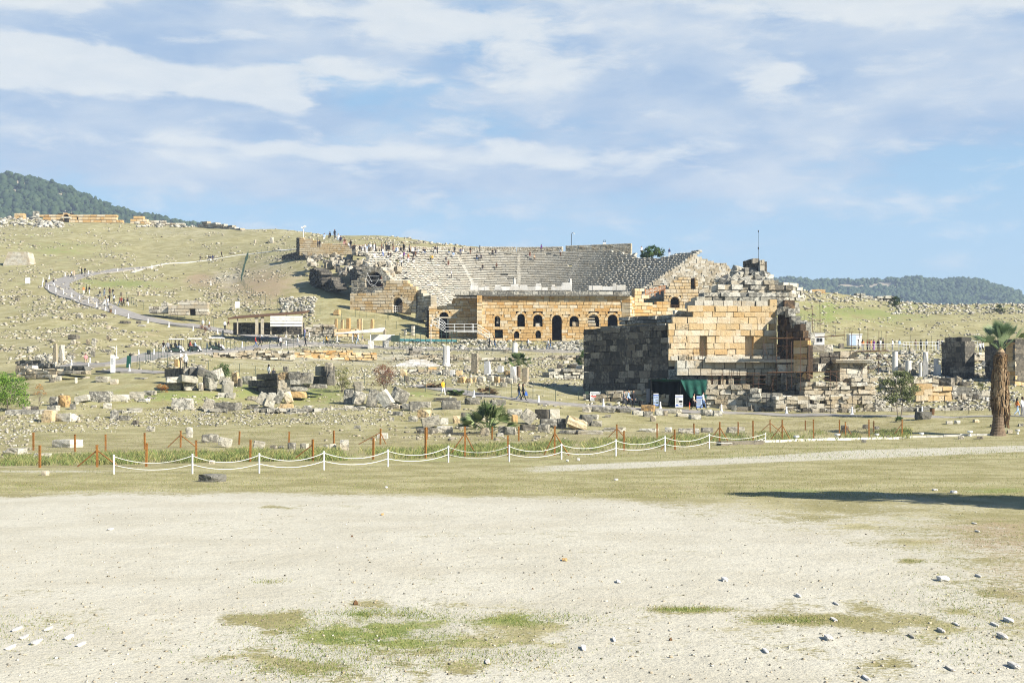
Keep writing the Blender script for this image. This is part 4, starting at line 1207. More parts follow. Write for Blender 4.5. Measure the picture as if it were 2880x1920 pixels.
# ruined core left of the vault: broken dark masonry with faces turned from the sun
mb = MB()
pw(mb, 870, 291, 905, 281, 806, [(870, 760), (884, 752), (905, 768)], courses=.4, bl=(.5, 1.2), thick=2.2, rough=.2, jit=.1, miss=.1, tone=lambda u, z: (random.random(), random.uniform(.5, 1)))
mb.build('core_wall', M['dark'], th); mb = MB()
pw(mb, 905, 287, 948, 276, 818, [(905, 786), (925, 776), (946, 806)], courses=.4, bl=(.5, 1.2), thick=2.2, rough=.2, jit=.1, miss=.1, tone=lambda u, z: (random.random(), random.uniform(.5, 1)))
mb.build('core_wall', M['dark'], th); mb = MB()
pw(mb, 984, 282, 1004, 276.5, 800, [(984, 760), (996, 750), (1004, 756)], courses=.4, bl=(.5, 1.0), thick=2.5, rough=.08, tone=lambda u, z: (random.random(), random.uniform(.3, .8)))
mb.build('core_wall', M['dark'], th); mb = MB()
for _ in range(100):
    t_ = random.random(); px = 880 + 230 * t_ + random.uniform(-26, 26); py = 722 + 66 * t_ * random.uniform(.4, 1) + random.uniform(-14, 22)
    d = 300 - 14 * t_ - (py - 740) * .16
    mb = MB(); c = P(px, py, d); s = random.uniform(.4, 1.3)
    rough_block(mb, (c.x, c.y, c.z - s * .6), (s * 1.4, s, s), random.uniform(0, 3), (random.gauss(0, .2), random.gauss(0, .2)), tint=(random.random(), random.uniform(.1, .7))); mb.build('rubble_block', M['pale'], th)


def seat_hit(px, py):
    """seat seen at a point of the photo"""
    best = None
    for k in range(700):
        d = 262 + k * .085
        x = (px - CX) * d / F; r = math.hypot(x - TX, d - TY); phi = math.atan2(x - TX, d - TY)
        if r < 13 or r > TR1 + .9: continue
        z = TZ0 + (int(min(r, TR1 - .01) - 0) and (int((min(r, TR1 - .01) - TR0) / TRUN) + 1)) * rise_at(phi)
        zr = H + (YH - py) * d / F
        if z >= zr and d > 262: return Vector((x, d, z))
    return None
# ------------------------------------------------------------------ the fountain house (big ruin in front of the theatre)
nb = thing('fountain_house_ruin', 'massive ruined fountain house with dark shaded, lichened side and bright ochre front wall', 'ruin', P(1880, 1095, 152))
DK = lambda u, z: (random.random(), random.uniform(.25, .85))
mb = MB()
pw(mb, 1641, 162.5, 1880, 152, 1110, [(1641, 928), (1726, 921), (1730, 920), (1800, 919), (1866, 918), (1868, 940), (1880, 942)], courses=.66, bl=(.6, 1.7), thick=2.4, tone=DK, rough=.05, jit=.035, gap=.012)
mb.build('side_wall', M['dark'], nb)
# broken upper courses set back along the top of the dark side
mb = MB()
pw(mb, 1686, 160, 1872, 153.5, 928, [(1686, 912), (1722, 908), (1735, 906), (1815, 902), (1818, 906), (1828, 903), (1850, 905), (1872, 900)], courses=.62, bl=(.8, 1.7), thick=1.6, tone=lambda u, z: (random.uniform(.2, 1), random.uniform(.4, 1)), rough=.14)
mb.build('upper_course', M['grey'], nb)
mb = MB()
pw(mb, 1742, 162, 1900, 157, 910, [(1742, 893), (1820, 890), (1885, 884), (1890, 878), (1900, 876)], courses=.5, bl=(.8, 2.0), thick=3.4, tone=lambda u, z: (random.uniform(.3, 1), random.uniform(.3, .9)), rough=.2)
mb.build('upper_course', M['grey'], nb)
# bright front wall
tf = lambda u, z: (random.random() ** .9, max(-.1, .05 + random.uniform(-.25, .3) + (.22 if u < 2.2 else 0) + (.2 if z > P(0, 872, 152).z else 0)))
mb = MB()
pw(mb, 1880, 152.02, 2185, 153, 1030, [(1878, 940), (1879, 921), (1893, 906), (1912, 900), (1914, 885), (1950, 884), (1953, 866), (1960, 853), (2185, 850)], [(1967, 1989, 947, 1030, False), (2096, 2119, 949, 1030, False), (2157, 2166, 912, 929, False)], courses=.66, bl=(.4, 1.7), thick=.75, tone=tf, rough=.07, gap=.013, jit=.03)
mb.build('front_wall', M['honey'], nb)
mb = MB()   # back of the niches and the core behind
a, b = P(1960, 1030, 153.0), P(2125, 940, 153.0)
mb.box(((a.x + b.x) / 2, 153.9, (a.z + b.z) / 2), (b.x - a.x, .9, b.z - a.z + .5), tint=(.75, -.1))
mb.build('niche_back', M['honey'], nb)
mb = MB()
pw(mb, 1953, 154.6, 2188, 155.6, 862, [(1953, 846), (1968, 838), (2140, 838), (2150, 846), (2188, 848)], courses=.7, bl=(.9, 2.0), thick=4.5, tone=lambda u, z: (random.uniform(.5, 1), random.uniform(-.1, .45)), rough=.12)
mb.build('upper_course', M['pale'], nb)
# podium with mouldings, stepping out at the corner
mb = MB()
pw(mb, 1904, 150.6, 2195, 151.3, 1056, [(1904, 1018), (2195, 1018)], courses=.9, bl=(.7, 1.3), thick=2.2, tone=lambda u, z: (random.uniform(.3, 1), random.uniform(0, .45)), rough=.03)
mb.build('podium', M['pale'], nb)
mb = MB()
for (y, out, h) in ((1017, .35, .16), (1012, .2, .2), (1005, .05, .28)):
    for (c0, c1) in ((1986, 2105), (2118, 2190)) if y == 1005 else ((1982, 2195),):
        a, b = P(c0, y, 150.8), P(c1, y, 151.4)
        mb.box(((a.x + b.x) / 2, 151.2 - out / 2, a.z), (b.x - a.x, 1.2 + out, h), tint=(.8, .1), jit=.015)
mb.build('moulding', M['pale'], nb)
for (c0, c1) in ((1888, 1906), (1908, 1925), (1930, 1944), (1946, 1963), (1964, 1986)):
    mb = MB(); a, b = P(c0, 1012, 150.9), P(c1, 1004, 150.9)
    mb.box(((a.x + b.x) / 2, 151.2, (a.z + b.z) / 2 + .05), (b.x - a.x - .03, .9, random.uniform(.3, .48)), tint=(random.random(), random.uniform(.1, .5)), jit=.04, rz=random.uniform(-.06, .06))
    mb.build('moulding_block', M['pale'], nb)
mb = MB()
pw(mb, 1880, 151.4, 1992, 151.2, 1078, [(1880, 1042), (1990, 1044)], courses=.7, bl=(.9, 1.7), thick=2.0, tone=lambda u, z: (random.random(), random.uniform(.4, .8)), rough=.05)
mb.build('podium_step', M['grey'], nb)
mb = MB()   # undercut foundations, rough stone piers in deep shade
pw(mb, 1900, 153.2, 2210, 154, 1110, [(1900, 1052), (2210, 1052)], courses=.5, bl=(.5, 1.3), thick=1.0, tone=lambda u, z: (random.random(), random.uniform(.2, .8)), rough=.12)
mb.build('foundation', M['grey'], nb)
for px in (1992, 2012, 2032, 2056, 2090, 2128, 2160):
    mb = MB(); c = P(px, 1082, 151.6)
    rough_block(mb, (c.x, c.y, c.z), (.55, .6, 1.05), random.uniform(-.3, .3), tint=(random.random(), .3)); mb.build('foundation_pier', M['pale'], nb)
# inner face of the right wing: left facing, its shade put into the stained stone
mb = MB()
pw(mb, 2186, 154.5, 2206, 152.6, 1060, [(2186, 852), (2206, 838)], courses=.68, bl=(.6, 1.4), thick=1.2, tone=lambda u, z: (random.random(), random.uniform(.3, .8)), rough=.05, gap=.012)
mb.build('wing_wall', M['shade_stain'], nb)
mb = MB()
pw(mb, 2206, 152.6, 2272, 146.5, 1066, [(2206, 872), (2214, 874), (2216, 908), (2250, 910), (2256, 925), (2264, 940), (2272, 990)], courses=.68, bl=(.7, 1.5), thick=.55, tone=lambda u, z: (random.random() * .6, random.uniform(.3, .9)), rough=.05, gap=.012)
mb.build('wing_wall', M['shade_stain'], nb)
mb = MB()
pw(mb, 2272, 146.6, 2282, 146.9, 1066, [(2272, 936), (2282, 960)], courses=.68, bl=(.5, .9), thick=2.0, tone=tf)
mb.build('wing_end', M['ochre'], nb)
mb = MB()   # stepped blocks on the wing
for (px, py, w, h) in ((2196, 852, 1.0, .9), (2204, 874, 1.3, .9), (2226, 880, .8, .9), (2238, 895, 1.0, .7), (2250, 910, 1.6, .8), (2270, 925, 1.1, 1.2), (2278, 950, 1.0, 1.0)):
    c = P(px, py, 153 - (px - 2196) * .06); rough_block(mb, (c.x, c.y + .6, c.z - .4), (w, 1.2, h), random.uniform(-.2, .2), rnd=.08, nz=.06, tint=(random.random(), random.uniform(.3, .8))); mb.build('wing_block', M['grey'], nb); mb = MB()
# cornice of the wing podium
mb = MB()
pw(mb, 2186, 150.2, 2302, 147.6, 1046, [(2186, 1020), (2302, 1018)], courses=.8, bl=(.8, 1.5), thick=2, tone=lambda u, z: (random.random(), random.uniform(.2, .7)), rough=.06)
a, b = P(2184, 1016, 150), P(2302, 1014, 147.5)
mb.build('podium', M['pale'], nb)
mb = MB(); mb.hexa([(a.x, a.y - .25, a.z - .15), (b.x, b.y - .25, b.z - .15), (b.x, b.y + 1.2, b.z - .15), (a.x, a.y + 1.2, a.z - .15), (a.x, a.y - .4, a.z + .2), (b.x, b.y - .4, b.z + .2), (b.x, b.y + 1.2, b.z + .2), (a.x, a.y + 1.2, a.z + .2)], (.8, .2))
mb.build('moulding', M['pale'], nb)
# dark pit wall below
mb = MB()
pw(mb, 2196, 149.4, 2262, 147, 1112, [(2196, 1052), (2262, 1052)], courses=.6, bl=(.7, 1.3), thick=1, tone=DK)
mb.build('foundation', M['dark'], nb)

# pedestal with cornice right of the fountain house
pd = thing('stone_pedestal', 'bright square pedestal with moulded cornice beside the scaffolding', 'ruin', P(2400, 1066, 148))
mb = MB()
pw(mb, 2318, 152.6, 2361, 148, 1072, [(2318, 1020), (2361, 1022)], courses=.7, bl=(.7, 1.2), thick=2.5, tone=DK, rough=.03); mb.build('side_wall', M['grey'], pd); mb = MB()
pw(mb, 2361, 148, 2440, 148.4, 1072, [(2361, 1020), (2440, 1020)], courses=.72, bl=(.9, 1.5), thick=3, tone=lambda u, z: (random.uniform(.3, 1), random.uniform(0, .4)), rough=.02); mb.build('front_wall', M['pale'], pd)
mb = MB(); a, b = P(2352, 1020, 148), P(2446, 1020, 148)
for k, (o, h, z) in enumerate(((.1, .12, 0), (.25, .16, .13), (.35, .12, .28))): mb.box(((a.x + b.x) / 2, 149.5 - o / 2, a.z + z), (b.x - a.x + o, 3.4 + o, h), tint=(.8, .15), jit=.015)
mb.build('cornice', M['pale'], pd)
mb = MB()
pw(mb, 2276, 150, 2362, 149.4, 1024, [(2276, 998), (2330, 994), (2362, 990)], courses=.62, bl=(.7, 1.4), thick=2, tone=DK, rough=.08); mb.build('stepped_course', M['dark'], pd); mb = MB()
pw(mb, 2362, 150, 2412, 150.2, 1022, [(2362, 984), (2395, 982), (2412, 1000)], courses=.62, bl=(.7, 1.4), thick=2, tone=lambda u, z: (random.random(), random.uniform(.2, .7)), rough=.08); mb.build('stepped_course', M['pale'], pd)

# scaffolding
def scaffold(label, posts, bars, planks, r=.026):
    p0 = posts[0]
    t = thing('scaffolding', label, 'scaffolding', P(p0[0], p0[2], p0[3]))
    for (px, y0, y1, d) in posts:
        mb = MB(); a, b = P(px, y0, d), P(px + random.uniform(-1, 1), y1, d); mb.tube([a, b], r, 5); mb.build('pole', M['rusty'], t)
    for (x0, y0, d0, x1, y1, d1) in bars:
        mb = MB(); mb.tube([P(x0, y0, d0), P(x1, y1, d1)], r * .9, 5); mb.build('rail', M['rusty'], t)
    for (x0, y0, x1, y1, d, w) in planks:
        mb = MB(); a, b = P(x0, y0, d), P(x1, y1, d)
        mb.hexa([(a.x, d, a.z), (b.x, d, b.z), (b.x, d + w, b.z), (a.x, d + w, a.z), (a.x, d, a.z + .07), (b.x, d, b.z + .07), (b.x, d + w, b.z + .07), (a.x, d + w, a.z + .07)]); mb.build('plank', M['wood'], t)


scaffold('rusty pole scaffolding climbing the shaded right wing of the fountain house',
         [(2148, 955, 1012, 150.5), (2172, 960, 1010, 150.3), (2184, 955, 1098, 148.6), (2213, 930, 1098, 147), (2226, 960, 1090, 146.6), (2251, 948, 1100, 146), (2276, 940, 1090, 145.6), (2174, 1040, 1100, 147), (2335, 1040, 1100, 146), (2352, 1046, 1096, 146)],
         [(2160, 954, 149, 2280, 950, 146), (2140, 975, 149, 2276, 970, 146), (2160, 1003, 149, 2380, 1002, 146), (2150, 1012, 148, 2290, 1005, 145.6), (2170, 1046, 147, 2380, 1044, 145.6), (2180, 1008, 147.4, 2215, 970, 146.6), (2165, 1096, 147, 2190, 1030, 146), (2255, 1075, 146, 2280, 1035, 145.8), (2150, 965, 150, 2160, 1010, 150.4), (2336, 1050, 145.8, 2400, 1085, 146.5), (2300, 1058, 145.6, 2364, 1078, 146)],
         [(2164, 952, 2276, 948, 148.2, .5), (2160, 1048, 2380, 1045, 146.4, .6), (1990, 1051, 2200, 1050, 149.6, .7)])
scaffold('rusty scaffold poles standing under the ledge of the fountain house',
         [(2002, 1052, 1090, 149.4), (2032, 1052, 1096, 149.4), (2056, 1052, 1094, 149.4), (2098, 1052, 1094, 149.3), (2118, 1054, 1098, 149.2), (2134, 1054, 1098, 149.2), (2158, 1054, 1098, 149.1)],
         [(1990, 1068, 149.3, 2180, 1066, 149), (1995, 1082, 149.3, 2180, 1079, 149), (1996, 1056, 149.3, 2180, 1055, 149)], [])
scaffold('tall thin rusty scaffold poles rising on the right side of the pedestal',
         [(2284, 858, 932, 154), (2306, 850, 934, 154), (2395, 935, 992, 152), (2441, 924, 1050, 149), (2472, 930, 1050, 149), (2492, 930, 990, 152), (2374, 928, 960, 156), (2418, 930, 950, 156)],
         [(2262, 902, 154, 2310, 901, 154), (2285, 936, 153, 2400, 934, 152), (2400, 990, 150, 2510, 987, 149), (2402, 1062, 148.5, 2432, 1010, 148), (2418, 1062, 148, 2440, 1000, 148), (2472, 985, 149, 2508, 1035, 149.5), (2440, 1050, 149, 2480, 1020, 149)],
         [(2292, 949, 2376, 943, 153, 1.2), (2410, 988, 2500, 986, 149.5, .5)], .03)
scaffold('light rusty scaffold frame leaning at the left niche of the fountain house', [(1951, 990, 1014, 150.2), (1976, 960, 1012, 150.2), (1960, 978, 1000, 150.2)], [(1938, 992, 150.1, 1978, 991, 150.1), (1950, 978, 150.1, 1978, 978, 150.1)], [], .025)

# ------------------------------------------------------------------ tumbled ruin with a tall pier behind
tr = thing('tumbled_ruin', 'stepped heap of grey blocks crowned by a tall pale pier and dark wall', 'ruin', P(2060, 850, 190))
for (c0, d0, c1, d1, yb, tops, mt, g) in [
    (1958, 186, 2250, 187, 880, [(1958, 838), (1975, 826), (2035, 820), (2200, 822), (2206, 836), (2250, 850)], 'grey', (.3, .9)),
    (2018, 190, 2230, 191, 830, [(2018, 805), (2040, 796), (2075, 790), (2170, 792), (2230, 800)], 'pale', (.2, .8)),
    (2036, 194, 2190, 195, 800, [(2036, 782), (2060, 776), (2075, 782), (2100, 774), (2136, 768), (2190, 786)], 'grey', (.3, .9))]:
    mb = MB(); pw(mb, c0, d0, c1, d1, yb, tops, courses=.62, bl=(.8, 2.0), thick=3.5, tone=lambda u, z: (random.random(), random.uniform(*g)), rough=.3); mb.build('block_course', M[mt], tr)
mb = MB(); pw(mb, 2137, 195, 2151, 195, 790, [(2137, 727), (2151, 727)], courses=.7, bl=(.66, .7), thick=1.2, tone=lambda u, z: (random.uniform(.4, 1), random.uniform(0, .4)), rough=.06); mb.build('pier', M['pale'], tr)
mb = MB(); pw(mb, 2090, 203, 2137, 195.4, 785, [(2090, 742), (2098, 735), (2112, 733), (2120, 737), (2137, 731)], courses=.66, bl=(.8, 1.6), thick=1.0, tone=DK, rough=.12); mb.build('dark_wall', M['dark'], tr)
mb = MB()
for _ in range(60):
    px = random.uniform(2030, 2165); py = random.uniform(758 if px > 2075 else 786, 802); c = P(px, py, 193 + (800 - py) * .09); s = random.uniform(.5, 1.3)
    if py > 762 or px > 2050: rough_block(mb, (c.x, c.y, c.z - s * .6), (s * 1.6, s, s * .7), random.uniform(0, 3), (random.gauss(0, .2), random.gauss(0, .25)), rnd=.1, tint=(random.random(), random.uniform(.2, .9))); mb.build('tumbled_block', M['grey'], tr); mb = MB()
mb = MB(); a = P(2133, 745, 196); mb.tube([(a.x, a.y, a.z), (a.x, a.y, a.z + 2.3)], .032, 6); mb.tube([(a.x, a.y, a.z + 2.3), (a.x, a.y, a.z + 4.5)], .02, 5); mb.box((a.x, a.y, a.z + 2.3), (.14, .14, .3)); mb.lathe([(.05, 0), (.08, .15), (.02, .3)], (a.x, a.y, a.z + 4.5), 8)
solo(mb, 'antenna_mast', M['black'], 'thin antenna mast rising above the tall pale pier', 'mast', a)

# ------------------------------------------------------------------ ruins on the slopes
def ruin(name, label, cat, parts):
    t = None
    for (pn, c0, d0, c1, d1, yb, tops, mt, kw) in parts:
        if t is None: t = thing(name, label, cat, P((c0 + c1) / 2, yb, (d0 + d1) / 2))
        mb = MB(); pw(mb, c0, d0, c1, d1, yb, tops, **kw); mb.build(pn, M[mt], t)
    return t


Tn = lambda lo, hi: (lambda u, z: (random.random(), random.uniform(lo, hi)))
# arch wall on the skyline
aw = ruin('arched_wall', 'long ochre ruin wall with one tall arch on the left skyline', 'ruin', [
    ('front_wall', 100, 524, 345, 524, 640, [(100, 625), (112, 612), (120, 600), (172, 600), (176, 595), (196, 595), (200, 600), (262, 600), (300, 603), (320, 602), (326, 607), (332, 614), (345, 622)], 'ochre', dict(openings=[(177, 194, 602, 636, True), (156, 164, 620, 632, False), (215, 219, 610, 615, False)], courses=.95, bl=(1.2, 3.2), thick=2.0, tone=Tn(-.1, .5), rough=.1, gap=.07)),
    ('wall_stump', 366, 526, 420, 526, 636, [(366, 622), (374, 612), (380, 605), (398, 604), (406, 610), (414, 617), (420, 628)], 'ochre', dict(courses=.9, bl=(1.2, 2.6), thick=3, tone=Tn(0, .5), rough=.15, gap=.07)),
    ('low_wall', 418, 535, 520, 536, 632, [(418, 622), (430, 620), (470, 620), (475, 624), (520, 626)], 'pale', dict(courses=.8, bl=(1.2, 2.6), thick=2, tone=Tn(.1, .6), rough=.2, gap=.06))])
mb = MB(); a, b = P(174, 612, 523.5), P(198, 612, 523.5); mb.box(((a.x + b.x) / 2, 523.6, a.z), (b.x - a.x, 1.0, .5), tint=(.8, .2)); mb.build('imposts', M['pale'], aw)
aw.children[-1].name = 'impost'
mb = MB()
a = P(186, 600, 527.5); b = P(186, 640, 527.5); mb.box((a.x, 528, (a.z + b.z) / 2), (5, .4, a.z - b.z)); mb.box((a.x, 526.8, a.z - .4), (5, 2, .3)); mb.build('dark_backing', M['shade'], aw)
ruin('ruined_tower', 'small broken vault stump left of the arched skyline wall', 'ruin', [
    ('wall', 40, 528, 66, 528, 618, [(40, 604), (48, 596), (60, 597), (66, 606)], 'ochre', dict(courses=.8, bl=(1, 2), thick=3, tone=Tn(.1, .6), rough=.2, gap=.06))])
ruin('ruined_tower', 'narrow ruined stub standing just left of the arched skyline wall', 'ruin', [
    ('wall', 92, 530, 106, 530, 618, [(92, 594), (99, 589), (106, 596)], 'grey', dict(courses=.8, bl=(.8, 1.5), thick=2, tone=Tn(.2, .7), rough=.2, gap=.06))])
ruin('low_wall', 'low crumbling pale wall on the skyline right of the left hill foot', 'wall', [
    ('wall', 556, 516, 680, 500, 672, [(556, 629), (575, 625), (620, 630), (650, 635), (662, 640), (680, 644)], 'pale', dict(courses=.8, bl=(1, 2.4), thick=2, tone=Tn(.1, .7), rough=.25, gap=.06))])
# trapezoid stone house
hs = thing('stone_hut', 'pale trapezoid stone hut with flat top on the left slope', 'hut', P(45, 735, 372))
mb = MB()
A = [P(8, 737, 370), P(85, 736, 370)]; z1 = P(0, 710, 370).z
x0, x1 = A[0].x, A[1].x; zb = A[0].z - 1.0
y_ = 370.0; row = 0; z = zb
while z < z1:
    k = (z - zb) / (z1 - zb); h = .34; xl = x0 + 1.1 * k; xr = x1 - .9 * k; u = xl
    while u < xr:
        w = random.uniform(.4, .9); u2 = min(u + w, xr); fr = random.uniform(-.04, .04)
        mb.hexa([(u + .02, y_ + .7 * k + fr, z + .02), (u2 - .02, y_ + .7 * k + fr, z + .02), (u2, y_ + 5, z), (u, y_ + 5, z), (u + .02, y_ + .7 * k + fr, z + h - .02), (u2 - .02, y_ + .7 * k + fr, z + h - .02), (u2, y_ + 5, z + h), (u, y_ + 5, z + h)], (random.uniform(.5, 1), random.uniform(0, .4))); u = u2
    z += h
mb.build('walls', M['pale'], hs); hs.children[-1].name = 'wall'
# tomb above the road
tb = ruin('stone_tomb', 'pale stone tomb platform with a square dark doorway beside the curved road', 'tomb', [
    ('front_wall', 473, 262, 584, 262, 886, [(473, 856), (503, 856), (505, 850), (584, 849)], 'pale', dict(openings=[(532, 549, 869, 881, False), (441, 458, 872, 876, False)], courses=.62, bl=(1.2, 2.6), thick=1.5, tone=Tn(-.1, .5), rough=.04)),
    ('low_wall', 418, 263, 474, 263, 880, [(418, 862), (424, 856), (452, 858), (455, 852), (474, 852)], 'pale', dict(courses=.6, bl=(.8, 1.6), thick=3, tone=Tn(.1, .7), rough=.1)),
    ('top_block', 503, 264, 560, 264, 852, [(503, 847), (520, 848), (530, 845), (560, 848)], 'pale', dict(courses=.5, bl=(1, 2), thick=2, tone=Tn(.1, .6), rough=.1, miss=.2))])
mb = MB(); c = P(540, 875, 263.8); mb.box((c.x, c.y, c.z), (2, .2, 1.6)); mb.build('dark_door_sheet', M['shade'], tb)  # dark sheet behind the doorway, shade put into its colour
